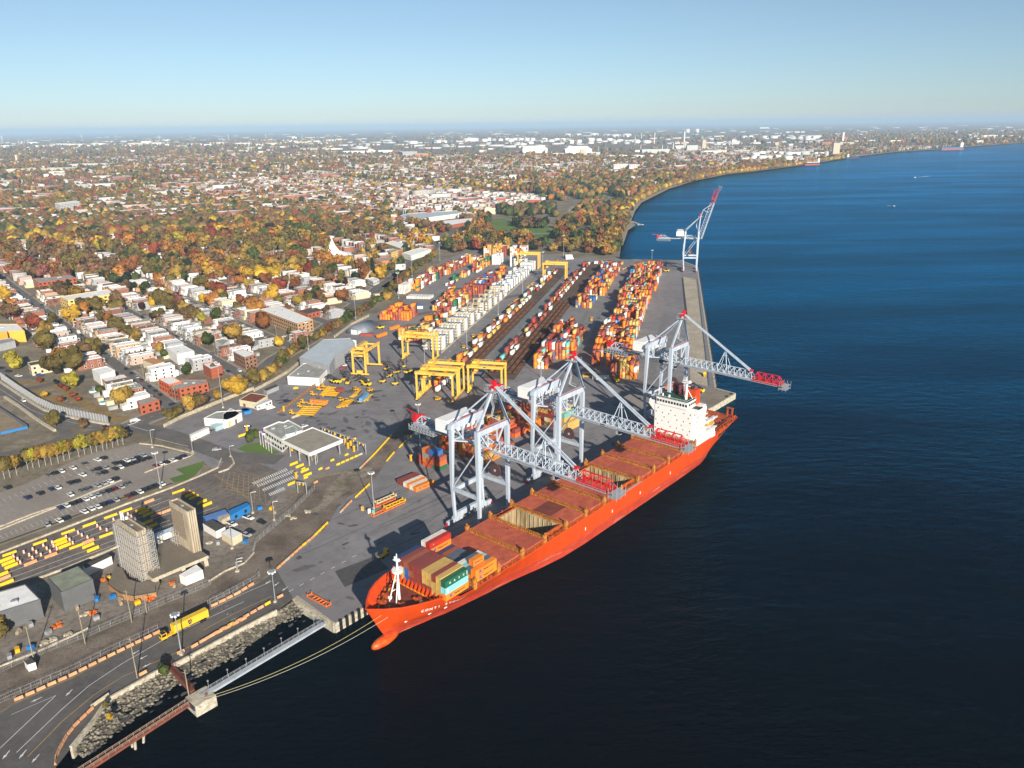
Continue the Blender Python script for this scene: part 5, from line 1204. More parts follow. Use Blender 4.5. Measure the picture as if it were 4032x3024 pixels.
def gate_frame(label, k, pts, z):
    P = [A(k, x, y, z) for x, y in pts]; o = empty('gate_portal', (P[0].x, P[0].y, 0), 0, label, 'portal'); m = MB(); b_ = P[0].copy(); b_.z = 0
    for p in P: m.bar(Vector((p.x, p.y, 0))-b_, p-b_, .4)
    for a, c in zip(P, P[1:]): m.bar(a-b_, c-b_, .45, .6)
    m.build('steel_frame', steel, o); each('lane_signal', yel, o, [p*.75+q_*.25-b_ for p, q_ in zip(P, P[1:])]+[p*.3+q_*.7-b_ for p, q_ in zip(P, P[1:])], lambda q, p: q.box((p.x, p.y, z-.8), (.7,.7,1.2), .5)); return o
gate_frame('steel portal with lane signals right of the white canopy', 'g', [(1020,505),(1120,545),(1260,590),(1400,655),(1490,690)], 6)
gate_frame('steel portal with cameras before the white canopy', 'g', [(690,640),(790,700),(900,770),(960,790)], 5.5)
gate_frame('small steel portal beside the gate lane exit', 'g', [(745,1100),(840,1110)], 6)
each_k = [('d',2000,70),('d',2150,100),('g',690,760),('g',775,790),('g',935,860),('g',1268,690),('g',1330,712),('g',1300,735),('g',1365,770),('g',735,1060),('g',1985,870),('g',600,330)]
for i, (k, x, y) in enumerate(each_k):
    p = A(k, x, y); b_ = MB().box((0,0,1.6),(.9,.9,3.2)).box((.2,0,3.4),(1.6,1.2,.3)).build('booth', yel); b_.location = p; b_.rotation_euler = (0,0,.8); tag(b_, 'small yellow kiosk post, %s counted along the gate lanes' % nth(i), 'kiosk', 'yellow kiosk posts of the gate')
for i in range(5):
    x, y = 352+i*30, 700+i*22; p = A('g', x, y); o = empty('flagpole', p, 0, '%s flagpole from the left before the gate office' % nth(i), 'flagpole', 'flagpoles before the gate office')
    MB().bar((0,0,0),(0,0,9),.16).build('pole', whitep, o)
    if i < 2: MB().bx(0, 1.7, -.03, .03, 7.7, 8.9).build('flag', mat('flag_%d' % i, ((.45,.15,.5),(.75,.75,.8))[i], .8), o)
for i,(k,x,y,l_) in enumerate((('g',270,680,'round green tree on the lawn island by the gate office'),)): TREE_GATE = (A(k,x,y), l_)
struct('gate_lawn', MB().sheet([A('g',90,740), A('g',200,690), A('g',330,670), A('g',560,780), A('g',450,808), A('g',250,800)], .1), grassm)
bldg('low cream shed with a rust red roof by the boundary wall', 'shed', 'g', [(115,205),(240,130),(425,158),(300,236)], 4.5, wallc, roofrust, parapet=.2, door=[(180,280,2,2.4,doorb)])
bldg('cream garage with brown roller doors and a flat grey roof', 'garage', 'a', [(1775,1320),(1885,1265),(2100,1250),(2105,1275),(1990,1335)], 5, wallw, roofg, parapet=.3, door=[(2040,1370,3,3,doorb),(1900,1395,2,2.4,doorb)])
bldg('cream block with yellow posts beside the site road', 'garage', 'g', [(-60,360),(20,300),(130,345),(60,395),(-60,440)], 5, wallw, roofg, parapet=.3)
bldg('long blue and white site trailer by the cream shed', 'trailer', 'g', [(272,250),(435,190),(470,205),(310,268)], 3.4, wallw, roofb, parapet=0, floors=1, bay=3)
bldg('white semi trailer parked alone on the dark lot', 'trailer', 'a', [(1648,1460),(1800,1392),(1820,1400),(1660,1475)], 3.8, wallw, wallw, parapet=0)
bldg('pale blue tank container between the white trailer and the garage', 'container', 'a', [(1830,1375),(1900,1350),(1955,1365),(1880,1395)], 3, mat('pale_blue', (.35,.50,.55), .6), mat('pale_blue2', (.40,.55,.60), .6), parapet=0)
bldg('bright blue skip container by the yellow posts', 'skip', 'a', [(2100,1228),(2165,1222),(2190,1245),(2115,1255)], 2, blue_m, blue_m, parapet=0)
bldg('small blue skip left of the white site trailer', 'skip', 'g', [(130,300),(205,292),(235,325),(170,335)], 2, blue_m, blue_m, parapet=0)
bldg('long flat grey carport beside the boundary wall', 'carport', 'b', [(80,1065),(190,1020),(215,1035),(110,1080)], 3.2, wallg, roofd, parapet=0)
# site buildings at the lower left
bldg('slate grey warehouse with a green grey roof below the queue lanes', 'warehouse', 'd', [(418,1390),(680,1283),(808,1395),(530,1512)], 9, wallblk, roofgr, parapet=.3, door=[(690,1560,4,4,wallg)])
bldg('slate grey building with a bright white flat roof at the left edge', 'warehouse', 'd', [(-200,1560),(220,1442),(350,1572),(-60,1700),(-200,1760)], 8, wallblk, roofw, parapet=.4, mech=2)
bldg('long low white site cabin with a dark roof beside the queue lanes', 'cabin', 'd', [(720,1268),(940,1170),(970,1190),(740,1300)], 4, wallw, roofd, parapet=0)
bldg('long white cabin with a pale blue roof between the two towers', 'cabin', 'd', [(1330,1000),(1510,930),(1525,962),(1345,1030)], 4, wallw, mat('roof_pale_blue', (.45,.58,.66), .6), parapet=0)
bldg('long blue site cabin behind the right tower', 'cabin', 'd', [(1765,845),(1960,780),(1985,810),(1790,875)], 3.6, mat('deep_blue', (.03,.09,.30), .6), mat('mid_blue', (.10,.20,.42), .6), parapet=0)
bldg('bright blue site cabin with a small window beside the pickup trucks', 'cabin', 'd', [(1985,795),(2150,722),(2175,745),(2010,835)], 4, blue_m, blue_m, parapet=0, floors=1, bay=5)
bldg('white site office with a black roof beside the right tower', 'cabin', 'd', [(1765,905),(1850,870),(1960,935),(1880,975)], 4, wallw, roofd, parapet=0)
bldg('cream site office next to the black roofed one', 'cabin', 'd', [(1925,985),(2005,945),(2105,990),(2020,1040)], 4, wallc, roofw, parapet=0)
bldg('white open fronted site shed below the raised slab', 'shed', 'd', [(1560,1352),(1710,1262),(1765,1310),(1610,1375)], 4.2, wallw, roofw, parapet=0, door=[(1640,1400,2,2.4,doorb)])
bldg('pale timber storage cabin between the blue cabins', 'cabin', 'd', [(1890,850),(1980,810),(2005,835),(1930,880)], 3, conc_wall, plank, parapet=0)
bldg('small white hut with a black roof beside the fence', 'hut', 'l', [(215,690),(280,660),(318,700),(245,725)], 3.0, wallw, roofd, parapet=0)
rg = random.Random(8)
JUNK = [('pallet_stack','weathered pallet stack',plank),('rubble_heap','low heap of rubble',conc_wall),('tarp_bundle','orange tarpaulin bundle',oran),('tool_crate','steel tool crate',steel),('blue_crate','blue plastic crate',blue_m),('yellow_generator','small yellow generator',yel)]
JP = [('l',540,370,2),('l',480,400,2),('l',620,200,3),('l',700,220,0),('l',760,280,1),('l',840,270,2),('l',800,100,5),('l',880,150,4),('l',1020,130,4),('l',1090,150,0),('l',1090,180,0),('l',1240,180,5),('l',1360,140,2),('l',870,320,3),('l',720,100,3),('l',440,450,3),('l',280,380,3),('l',170,440,0),('l',400,540,1),('l',490,500,1),('l',620,460,1),('l',280,590,4),('l',160,610,5),('l',90,670,3),('d',900,1400,2),('d',940,1400,5),
      ('d',1830,1080,1),('d',1900,1090,3),('d',2140,1080,4),('d',1500,1440,2),('d',1520,1460,0),('g',470,1400,5),('g',340,1400,4),('g',500,1440,0),('g',650,1470,1),('g',700,1500,1),('g',860,1430,1)]
WHERE = {'l':'at the lower left','d':'beside the tower site','g':'by the gate side yard'}
for i, (k, x, y, t_) in enumerate(JP):
    nm, ds, mm = JUNK[t_]; m = MB()
    if t_ in (1, 2):
        for j in range(7): m.box((rg.uniform(-1.2,1.2), rg.uniform(-1,1), .35), (rg.uniform(.7,1.6), rg.uniform(.5,1.2), rg.uniform(.4,.9)), rg.uniform(0,3))
    elif t_ == 0:
        for j in range(5): m.box((rg.uniform(-.1,.1), 0, .15+j*.25), (2.4, 1.1, .13), rg.uniform(-.1,.1))
    else: m.box((0,0,.8), (2.2, 1.4, 1.3)); m.box((0,0,1.55), (2.3,1.5,.15)); m.box((.6,0,.1),(.3,1.6,.2)); m.box((-.6,0,.1),(.3,1.6,.2))
    o = m.build(nm, mm); o.location = A(k, x, y); o.rotation_euler = (0, 0, rg.uniform(0, 3)); tag(o, '%s %s, %s of the loose site items' % (ds, WHERE[k], nth(i)), 'site material', 'material lying about the building site')

# ------------------------------------------------------------------ lamp masts and poles
lampw = mat('lamp_head', (.75,.76,.78), .4); wood = mat('pole_wood', (.30,.25,.17), .9, noise=.3, nscale=1); 
def height_of(b, kt):
    x0, y0, s = CROP[kt[0]]; Y_ = y0+kt[2]/s; best = (1e9, 0)
    for i in range(8, 260):
        z = i/4; v = Vector((b.x, b.y, z-CAM_H)); D = v.dot(cF); y_ = 1512-FPX*v.dot(cU)/D
        if abs(y_-Y_) < best[0]: best = (abs(y_-Y_), z)
    return best[1]
def mast(kb, kt, label, kind='flood', group='lamp masts'):
    b = A(*kb); h = height_of(b, kt); o = empty('lamp_mast' if kind != 'wood' else 'utility_pole', b, 0, label, 'lamp mast' if kind != 'wood' else 'utility pole', group)
    if kind == 'wood':
        MB().bar((0,0,0),(0,0,h),.42,n=8,w2=.28).build('pole', wood, o); MB().bar((-1.1,.3,h-.8),(1.1,-.3,h-.8),.16).build('cross_arm', wood, o); return o
    MB().bar((0,0,0),(0,0,h),.55 if h > 16 else .36,n=8,w2=.26).build('pole', steel, o); MB().box((0,0,.45),(1.1,1.1,.9)).build('footing', conc_wall, o)
    if kind == 'flood':
        MB().bar((0,0,h-.3),(0,0,h-.1),2.6,n=10).build('lamp_ring', steel, o)
        each('floodlight', lampw, o, [(1.25*math.cos(t), 1.25*math.sin(t)) for t in (0,1.05,2.1,3.14,4.2,5.2)], lambda q, p: q.box((p[0], p[1], h-.5), (.7,.7,.55), math.atan2(p[1], p[0])))
    else: MB().bar((0,0,h),(1.8,.5,h+.3),.15).box((2.0,.55,h+.25),(.9,.4,.2)).build('lamp_arm', lampw, o)
    return o
MP = [(('n',590,770),('n',555,515),'short lamp mast on the road barrier by the quay corner'),(('g',1582,1390),('g',1553,990),'lamp mast beside the orange spreader frames'),(('d',1400,600),('d',1345,285),'tall tapered mast at the edge of the car park'),
 (('l',1640,640),('l',1590,265),'lamp mast between the yellow truck and the sea wall'),(('s0',0,0),None,''),(('y',192,755),('y',180,475),'lamp mast in the hedge by the white stacks'),(('y',340,520),('y',328,300),'lamp mast in the hedge above the white stacks'),(('y',643,350),('y',638,150),'lamp mast before the orange trees'),(('y',900,205),('y',897,30),'lamp mast at the corner of the park'),
 (('y',937,1310),('y',930,900),'lamp mast at the near end of the rail lane'),(('y',1277,940),('y',1270,640),'second lamp mast along the rail lane'),(('y',1543,750),('y',1540,430),'third lamp mast along the rail lane'),(('y',1762,510),('y',1757,250),'farthest lamp mast along the rail lane'),(('y',1990,290),('y',1985,70),'lamp mast near the small white shelter'),
 (('y',1743,1620),('y',1738,1385),'lamp mast beside the blue and yellow end stack'),(('y',480,1490),('y',465,1265),'lamp mast under the near rack gantry'),(('r',577,890),('r',575,690),'second lamp mast in the riverside block'),(('r',668,700),('r',672,490),'third lamp mast in the riverside block'),(('r',748,480),('r',752,310),'fourth lamp mast in the riverside block'),(('r',808,340),('r',812,185),'lamp mast at the far corner of the yard'),(('r',462,1290),('r',472,925),'lamp mast behind the middle crane'),
 (('b',475,720),('b',450,480),'lamp mast in the hedge beside the pale blue hall'),(('b',890,480),('b',878,240),'lamp mast in the hedge by the arched store'),(('b',1262,275),('b',1248,50),'lamp mast in the hedge by the orange stacks'),(('a',1945,1230),('a',1900,840),'tall white mast by the cream boundary wall'),(('s',690,1040),('s',648,165),'tall lamp mast rising before the first crane house')]
CROP['s'] = (1500,1550,4.424)
for kb, kt, lab in MP:
    if kt: mast(kb, kt, lab)
for kb, kt, lab in ((('l',1240,850),('l',1170,480),'pale wooden pole on the barrier by the near road'),(('l',770,540),('l',700,220),'leaning green grey pole by the site fence'),(('l',1190,345),('l',1110,50),'thick pole at the fence below the timber hoarding'),(('l',310,700),('l',215,380),'old pole beside the small white hut'),(('l',1325,255),('l',1305,130),'short pole on the fence line below the white shed'),(('l',1705,1010),('l',1665,780),'thin white pole beside the dolphin')):
    mast(kb, kt, lab, 'wood', 'poles along the near road')
for kb, kt, lab in ((('d',1250+80,250),('d',1325,100),'curved street lamp at the crossing'),(('d',1680,290),('d',1660,160),'street lamp at the car park corner'),(('d',2010,330),('d',2005,240),'street lamp on the gate island'),(('d',2205,820),('d',2180,640),'street lamp beside the blue cabin'),(('g',500,1520),('g',470,1320),'street lamp by the gate side yard'),(('d',2025,1130),('d',2000,940),'street lamp before the cream site office'),(('d',2065,1330),('d',2060,1250),'street lamp on the curve below the platform'),(('n',285,520),('n',270,420),'street lamp on the site access curve')):
    mast(kb, kt, lab, 'arm', 'street lamps')
# fences
def fence(label, pts, h=2.6, step=3.0):
    pts = [Vector((p[0], p[1], 0)) for p in pts]; o = empty('chain_link_fence', pts[0], 0, label, 'fence'); m = MB(); q = MB(); o0 = pts[0]; np_ = 0
    for a, b in zip(pts, pts[1:]):
        n_ = max(1, int((b-a).length/step)); pr = None
        for i in range(n_+1):
            p = a+(b-a)*i/n_-o0; q.bar((p.x,p.y,0),(p.x,p.y,h),.1)
        for z in (h, h*.5, .15): m.bar(a-o0+Vector((0,0,z)), b-o0+Vector((0,0,z)), .06)
        L = (b-a).length; k = int(L/.5)
        for i in range(k):
            p = a+(b-a)*(i+.5)/k-o0; m.bar((p.x,p.y,0),(p.x,p.y,h),.025)
    q.build('posts', steel, o); m.build('mesh_panel', steel, o); return o
fence('chain link fence between the near road and the railway track', [A('l',-100,1120), A('l',100,1030), A('l',640,800), A('l',1000,620), A('l',1430,420)])
fence('chain link fence behind the yellow truck', [A('l',1880,200), A('l',2200,30)])
fence('chain link fence beside the site access up to the lamp', [A('n',60,790), A('n',230,705), A('n',440,590), A('n',460,560)])
fence('long chain link fence between the building site and the railway', [A('l',-100,870), A('l',0,800), A('l',420,610), A('l',800,470), A('l',1100,340), A('l',1500,170), A('l',1900,5)])
fence('chain link fence along the curved site road to the gate', [A('n',410,375), A('n',430,290), A('n',560,170), A('g',700,1420), A('g',940,1180)])
def wl_(label, k, pts, h=.9, w_=.5, m=None):
    q = MB(); q.ribbon([A(k, x, y) for x, y in pts], w_, 0, h=h); tag(q.build('concrete_wall', m or conc_wall), label, 'wall')
wl_('long low concrete wall through the car park', 'd', [(-60,962),(0,940),(280,830),(560,740),(800,640),(1060,535)], .6, .9)
wl_('second low concrete wall of the car park, ending by the blue car', 'd', [(-60,985),(0,965),(490,770)], .6, .9)
wl_('long concrete wall between the car park and the queue lanes', 'd', [(-60,1195),(0,1170),(560,955),(1100,745),(1500,600),(1740,500),(1900,425),(1930,350)], .8, .8)
wl_('long concrete kerb wall below the queue lanes', 'd', [(340,1390),(560,1310),(1040,1110)], .8, .8)
wl_('short curved concrete wall by the striped crossing', 'd', [(1905,470),(1990,440),(2040,390),(2020,340)], .8, .8)
wl_('low concrete wall around the far end of the car park', 'd', [(1215,215),(1400,235),(1690,305),(1650,330)], .6, .7)
wl_('low concrete wall before the row of six parked cars', 'd', [(1260,470),(1440,400),(1660,325)], .6, .7)
wl_('tall cream boundary wall between the boulevard and the depot', 'a', [(1430,1400),(1560,1330),(1900,1190),(2000,1150),(2212,1070)], 2.2, .6)
wl_('cream boundary wall from the depot up to the pale blue hall', 'b', [(0,1090),(150,1010),(290,930),(400,840)], 2.2, .6)
wl_('cream boundary wall behind the hall towards the containers', 'b', [(700,620),(850,510),(1000,435)], 2.2, .6)
wl_('curved concrete wall along the fence of the tower site', 'd', [(2212,1170),(2130,1260),(1960,1330),(1820,1420)], .8, .5)
wl_('concrete kerb wall of the site road near the small hut', 'l', [(-60,780),(0,750),(300,630),(420,580),(640,480),(800,400)], .7, .5)
# ------------------------------------------------------------------ barriers and barrels
gC = 'concrete barriers of the terminal roads'
barrier_line([A('l',1720,585), A('l',1900,478), A('l',2200,320)], 'oooo', 'along the sea wall from the gap by the mast', gC)
barrier_line([A('n',0,1090), A('n',150,1000), A('n',300,920), A('n',480,815), A('n',560,768)], 'oooyo', 'along the sea wall towards the quay corner', gC)
barrier_line([A('n',600,745), A('n',680,702)], 'oyo', 'before the rounded wall end', gC, 3.3)
barrier_line([A('l',1590,640), A('l',1690,595)], 'oo', 'at the foot of the mast', gC)
barrier_line([A('l',1250,835), A('l',1360,775)], 'o', 'beside the wooden pole', gC, 3.2)
barrier_line([A('l',865,1090), A('l',965,1020)], 'Co', 'near the bend of the sea wall', gC, 3.2)
barrier_line([A('l',500,1640), A('l',510,1560), A('l',540,1490), A('l',600,1380), A('l',680,1280), A('l',770,1190), A('l',860,1105)], 'o', 'round the curve of the road', gC, 3.1)
barrier_line([A('l',120,1062), A('l',300,985), A('l',430,925), A('l',640,832), A('l',1000,650), A('l',1440,435)], 'o', 'along the fence side of the near road', gC, 3.3)
barrier_line([A('l',1900,212), A('l',2200,62)], 'o', 'behind the yellow truck', gC, 3.3); barrier_line([A('n',60,812), A('n',235,730), A('n',450,600)], 'oo c', 'along the fence beyond the truck', gC, 3.4)
barrier_line([A('n',600,505), A('n',700,415), A('n',800,325), A('n',890,250), A('n',1030,112)], 'oocoooyooyyyyyyyy', 'along the railway beside the apron', gC, 3.3)
barrier_line([A('g',1215,1440), A('g',1300,1350), A('g',1340,1312), A('g',1550,1115)], 'cooo yyyyyy yyyyyy', 'along the railway by the lamp mast', gC, 3.3)
barrier_line([A('g',1430,960), A('g',1600,790), A('g',1770,600)], 'coocyyyyyyyyyyyyyyyy', 'on the yard side of the railway', gC, 3.3)
barrier_line([A('g',1720,880), A('g',1800,785), A('g',1900,690), A('g',2000,600)], 'yyyy  yyy  yy  cc', 'between railway and ship crane', gC, 3.3)
barrier_line([A('g',1170,925), A('g',1270,880), A('g',1440,805)], 'yyyyyccyy', 'beyond the gate canopy', gC, 3.3); barrier_line([A('g',1050,970), A('g',1110,945)], 'oo', 'below the canopy', gC, 3.3)
barrier_line([A('g',1180,430+1000), A('g',1190,1420)], ' ', '', gC)
for i, (x, y) in enumerate(((85,1180),(350,1083),(595,990),(780,925),(965,852),(1095,803),(925,1017),(665,1117),(1555,637))):
    for j in (-1, 0, 1):
        p = A('d', x+j*34, y-j*12); barrier(p, rad(52), 'y', 'yellow barrier, %s of three in the %s set across the lanes' % (nth(j+1), nth(i)), 'yellow barriers closing the queue lanes', 1.15)
for i, (x, y, k) in enumerate(((50,1235,'Y'),(75,1262,'Y'),(100,1290,'Y'),(520,1065,'Y'),(535,1090,'Y'),(565,1115,'Y'),(770,1075,'O'),(770,1112,'Y'),(812,1143,'Y'),(445,1198,'O'),(268,1265,'O'),(60,1437,'Y'),(35,1397,'O'),(15,1365,'Y'),(1225,797,'Y'),(1255,817,'Y'),(1290,838,'Y'),(1360,845,'O'),(1300,725,'O'),(1285,908,'Y'),(1325,940,'Y'),(1455,810,'O'),(1620,650,'O'),(1655,670,'Y'),(1690,690,'Y'),(1760,730,'Y'),(1805,752,'Y'))):
    barrier(A('d', x, y), rad(53), k, '%s barrier, %s of the long ones between the queue lanes' % (NB[k], nth(i)), 'long barriers between the queue lanes', 1.3)
for i, (x, y, k) in enumerate(((710,910,'Y'),(775,935,'Y'),(830,985,'Y'),(815,965,'y'),(860,1030,'Y'),(840,1060,'y'),(690,1125,'Y'),(1000,965,'y'),(1130,870,'y'),(1285,810,'y'),(1165,585,'y'),(1230,605,'y'),(1300,625,'y'),(1370,640,'y'),(950,1110,'o'),(150,600,'Y'),(240,560,'y'),(730,395,'C'),(720,85,'y'),(740,85,'y'))):
    barrier(A('g', x, y), rad(52) if k == 'Y' else rad(55), k, '%s barrier, %s of those around the gate canopy' % (NB[k], nth(i)), 'barriers around the gate', 1.25)
bar_o = mat('barrel_orange', (.80,.22,.06), .6); bar_w = mat('barrel_white', (.75,.73,.72), .6)
bm0 = MB(); bm0.cyl((0,0,0), .42, .12); [bm0.cyl((0,0,.12+i*.28), .36-.02*i, .28, mi=i % 2) for i in range(4)]; b0 = bm0.build('b', [bar_o, bar_w]); bmesh0 = b0.data; bpy.data.objects.remove(b0)
for i, (x, y) in enumerate(((457,1077),(380,1103),(288,1137),(211,1163),(121,1200),(157,1223),(258,1187),(320,1162),(410,1130),(470,1107),(498,1133),(440,1157),(360,1186),(286,1213),(180,1253),(683,992),(579,1030),(609,1054),(637,1082),(716,1015),(765,1033),(877,957),(850,932),(932,968),(991,877),(1117,830),(1147,852),(1178,875))):
    o = bpy.data.objects.new('traffic_barrel', bmesh0); COL.objects.link(o); o.location = A('d', x, y+8, .09); o.scale = (1.25,)*3
    tag(o, 'orange and white barrel, %s in reading order among those on the queue lanes' % nth(i), 'traffic barrel', 'barrels on the queue lanes')

# ------------------------------------------------------------------ vehicles
carp = {k: mat('car_'+k, v, .28, spec=.6) for k, v in {'dark':(.02,.022,.026),'white':(.72,.72,.71),'silver':(.35,.36,.38),'grey':(.12,.125,.13),'navy':(.02,.03,.09),'maroon':(.14,.015,.02),'red':(.5,.02,.015),'blue':(.03,.10,.30),'tyre':(.015,.015,.015)}.items()}
def car_proto(L=4.7, W_=1.9, van=0, pick=0):
    r = empty('parked_car'); H_ = 1.45 if not van else 2.3; m = MB()
    prof = [(-L/2,.35),(-L/2,.85),(-L/2+.25,.98),(-L*.22,1.02),(L*.26,.98),(L/2-.1,.82),(L/2,.35)] if not van else [(-L/2,.35),(-L/2,1.2),(L*.3,1.2),(L/2-.1,.95),(L/2,.35)]
    n_ = len(prof); vs = [(x, -W_/2, z) for x, z in prof]+[(x, W_/2, z) for x, z in prof]
    m.add(vs, [tuple(range(n_)), tuple(range(2*n_-1, n_-1, -1))]+[(i, i+n_, (i+1) % n_+n_, (i+1) % n_) for i in range(n_)]); m.build('body', carp['dark'], r)
    x0, x1, x2, x3 = ((-L*.40, -L*.28, L*.08, L*.26) if not van else (-L/2, -L/2+.05, L*.18, L*.33)) if not pick else (-L*.05, 0, L*.14, L*.27)
    z0 = 1.0 if not van else 1.2; w1, w2 = W_/2-.06, W_/2-.24
    vs = [(x0,-w1,z0),(x3,-w1,z0),(x3,w1,z0),(x0,w1,z0),(x1,-w2,H_),(x2,-w2,H_),(x2,w2,H_),(x1,w2,H_)]
    MB().add(vs, [(0,1,5,4),(1,2,6,5),(2,3,7,6),(3,0,4,7)]).build('window', glassd if not van else carp['white'], r)
    MB().bx(x1-.02, x2+.02, -w2, w2, H_-.02, H_+.04).build('roof', carp['dark'], r)
    if pick: MB().bx(-L/2+.15, x0-.1, -W_/2+.15, W_/2-.15, .9, 1.03).build('load_bed', glassd, r)
    for x in (-L*.31, L*.31):
        for y in (-W_/2+.12, W_/2-.12): MB().bar((x, y-.12, .33), (x, y+.12, .33), .66, n=10).build('wheel', carp['tyre'], r)
    return r
CP_ = {}
def car(p, rz, col, label, group, kind='car', z=.09):
    if kind not in CP_:
        r = car_proto(*{'car': (4.7,1.9), 'van': (5.6,2.1,1), 'pickup': (5.6,2.0,0,1)}[kind]); CP_[kind] = r
    else: r = copy_tree(CP_[kind])
    r.location = (p[0], p[1], z); r.rotation_euler = (0, 0, rz); tag(r, label, {'car':'car','van':'van','pickup':'pickup truck'}[kind], group); r.scale = (1.08,)*3
    for c in r.children:
        if c.name.startswith(('body', 'roof')) or (kind == 'van' and c.name.startswith('window')):
            c.material_slots[0].link = 'OBJECT'; c.material_slots[0].material = carp[col]
    return r
CN = {'dark':'black','white':'white','silver':'silver','grey':'dark grey','navy':'navy blue','maroon':'maroon','red':'red','blue':'blue'}
PK = '65,600,d;240,687,n;350,650,d;427,490,g;485,470,d;537,455,w;450,612,n;502,600,w;613,558,d;668,545,d;720,488,w;636,427,w;735,392,g;850,357,w;907,340,d;812,453,g;862,435,d;920,427,s;866,482,g;912,465,d;1003,388,d;1055,380,d;1105,362,w;1153,350,s;1198,338,d;1248,318,s;1007,435,d;1050,420,w;1098,403,d;1143,390,d;1190,375,d;1240,358,d;1292,342,d;715,625,g;770,608,g;848,583,s;905,560,s;957,545,w;1008,522,d;615,660,w;527,775,n;578,756,w;640,736,d;692,717,d;745,700,w;795,680,w;850,663,s;900,646,g;950,626,d;998,610,m;1055,592,s;1110,565,g;735,810,w;797,783,w;853,767,w;902,747,d;958,727,n;1010,706,s;1120,674,m;1168,653,d;1218,636,w;1262,617,d;1312,598,d;1358,580,d;1408,567,w;1362,408,m;1400,392,w;1452,378,d;1505,362,w;1555,345,d;1600,325,n;410,922,s;518,886,w;580,866,d'
CK = {'d':'dark','w':'white','s':'silver','g':'grey','n':'navy','m':'maroon','r':'red','b':'blue'}
cnt = {}
for s_ in PK.split(';'):
    x, y, c = s_.split(','); x, y = float(x), float(y); c = CK[c]; row = 'upper part' if y < 500+0*(x) and y+x*.3 < 790 else ('middle rows' if y+x*.38 < 990 else 'lowest row'); cnt[(c, row)] = cnt.get((c, row), 0)+1
    car(A('d', x, y+6), rad(143+rg.uniform(-5, 5)), c, '%s car, %s %s one in the %s of the car park' % (CN[c], nth(cnt[(c, row)]-1), CN[c], row), 'cars parked in the car park')
ST_ = [('a','15,885,d;75,913,d;165,955,w;345,945,b',-8,'on the side street above the noise wall'),('a','205,1170,w;590,1333,g;920,1400,m',-48,'driving on the curved road by the noise wall'),
 ('a','1100,893,d;1145,932,d;1195,965,s;1235,993,m;1305,1050,d;1355,1085,d;1398,1120,d;365,335,n;400,360,s;450,405,d;500,440,d;715,600,d;745,630,d;790,660,d;840,695,s;915,760,d',-50,'along the first street from the left'),
 ('a','1500,1202,n;1608,1198,d;1440,1268,g;1803,1107,g;2007,1012,d;2108,962,d',68,'on the boulevard'),('a','1935,925,d;1990,915,d;2085,908,w;1240,440,d;1340,495,s;1410,540,d;1450,553,d;1535,610,d;1575,630,w',-50,'along the second street from the left'),
 ('b','600,535,s;663,490,d;450,655,n;755,435,w;265,610,w',69,'on the boulevard past the brick apartments'),('b','835,820,w;800,860,w;775,885,r;300,1175,d',30,'parked by the depot'),('g','640,220,d;820,500,w',40,'on the yard by the gate'),('d','1890,270,s;1865,95,d;1715,155,d;2158,70,d',20,'near the gate crossing'),
 ('n','478,122,d;385,200,d;355,225,s',-30,'in the gate side yard'),('e','0,215,d;140,265,d',-20,'at the left edge of the side street')]
for k, s0, hd_, where in ST_:
    cn = {}
    for s_ in s0.split(';'):
        x, y, c = s_.split(','); c = CK[c]; cn[c] = cn.get(c, 0)+1
        car(A(k, float(x), float(y)+4), rad(hd_+rg.uniform(-4, 4)), c, '%s %s car %s' % (nth(cn[c]-1), CN[c], where), 'cars on the streets', z=.16)
car(A('a',1180,1355), rad(60), 'white', 'white box van crossing the junction by the brick corner shop', 'vans', 'van', .16); car(A('a',685,580), rad(-50), 'white', 'white van parked among cars on the first street', 'vans', 'van', .16)
car(A('b',90,1235), rad(50), 'white', 'left white van beside the site trailer', 'vans', 'van'); car(A('b',145,1240), rad(50), 'white', 'right white van beside the site trailer', 'vans', 'van')
car(A('a',1160,1372), rad(60), 'silver', 'silver pickup behind the white box van at the junction', 'pickup trucks', 'pickup', .16); car(A('n',370,88), rad(-30), 'white', 'white pickup nearest the bright blue cabin', 'pickup trucks', 'pickup'); car(A('n',235,138), rad(-35), 'white', 'white pickup left of the other in the gate side yard', 'pickup trucks', 'pickup')
# trailers, tractors, stackers
def chassis():
    r = empty('container_chassis'); m = MB()
    for y in (-.55, .55): m.bx(-6.1, 6.1, y-.13, y+.13, .95, 1.3)
    for x in (-6, -3, 0, 3, 6): m.bx(x-.14, x+.14, -1.2, 1.2, 1.0, 1.25)
    m.bx(5.2,6.2,-1.25,1.25,1.2,1.5); m.build('frame', yel, r)
    for x in (-5, -3.7):
        for y in (-.95, .95): MB().bar((x, y-.22, .5), (x, y+.22, .5), 1.0, n=12).build('wheel', blackm, r)
    MB().bx(3.6, 3.9, -.9, .9, 0, 1).build('landing_leg', yel, r); return r
def tractor():
    r = empty('terminal_tractor'); m = MB(); m.bx(-2.6, 2.2, -.9, .9, .6, 1.05); m.build('frame', yel, r); m = MB(); m.bx(.9, 2.4, -1.2, .9, .9, 2.9); m.build('cab', yel, r)
    MB().bx(2.3, 2.43, -1.05, .75, 1.7, 2.7).bx(1.1, 2.2, -1.23, -1.18, 1.7, 2.7).bx(1.1,2.2,.88,.93,1.7,2.7).build('window', glassd, r)
    for x in (-1.7, 1.5):
        for y in (-1, 1): MB().bar((x, y-.22, .5), (x, y+.22, .5), 1.0, n=12).build('wheel', blackm, r)
    return r
chs = []
for i in range(6): chs.append((A('g', 935+i*16, 160-i*17), A('g', 1240+i*12, 185-i*16), 'in the far row of trailers by the timber wall', i))
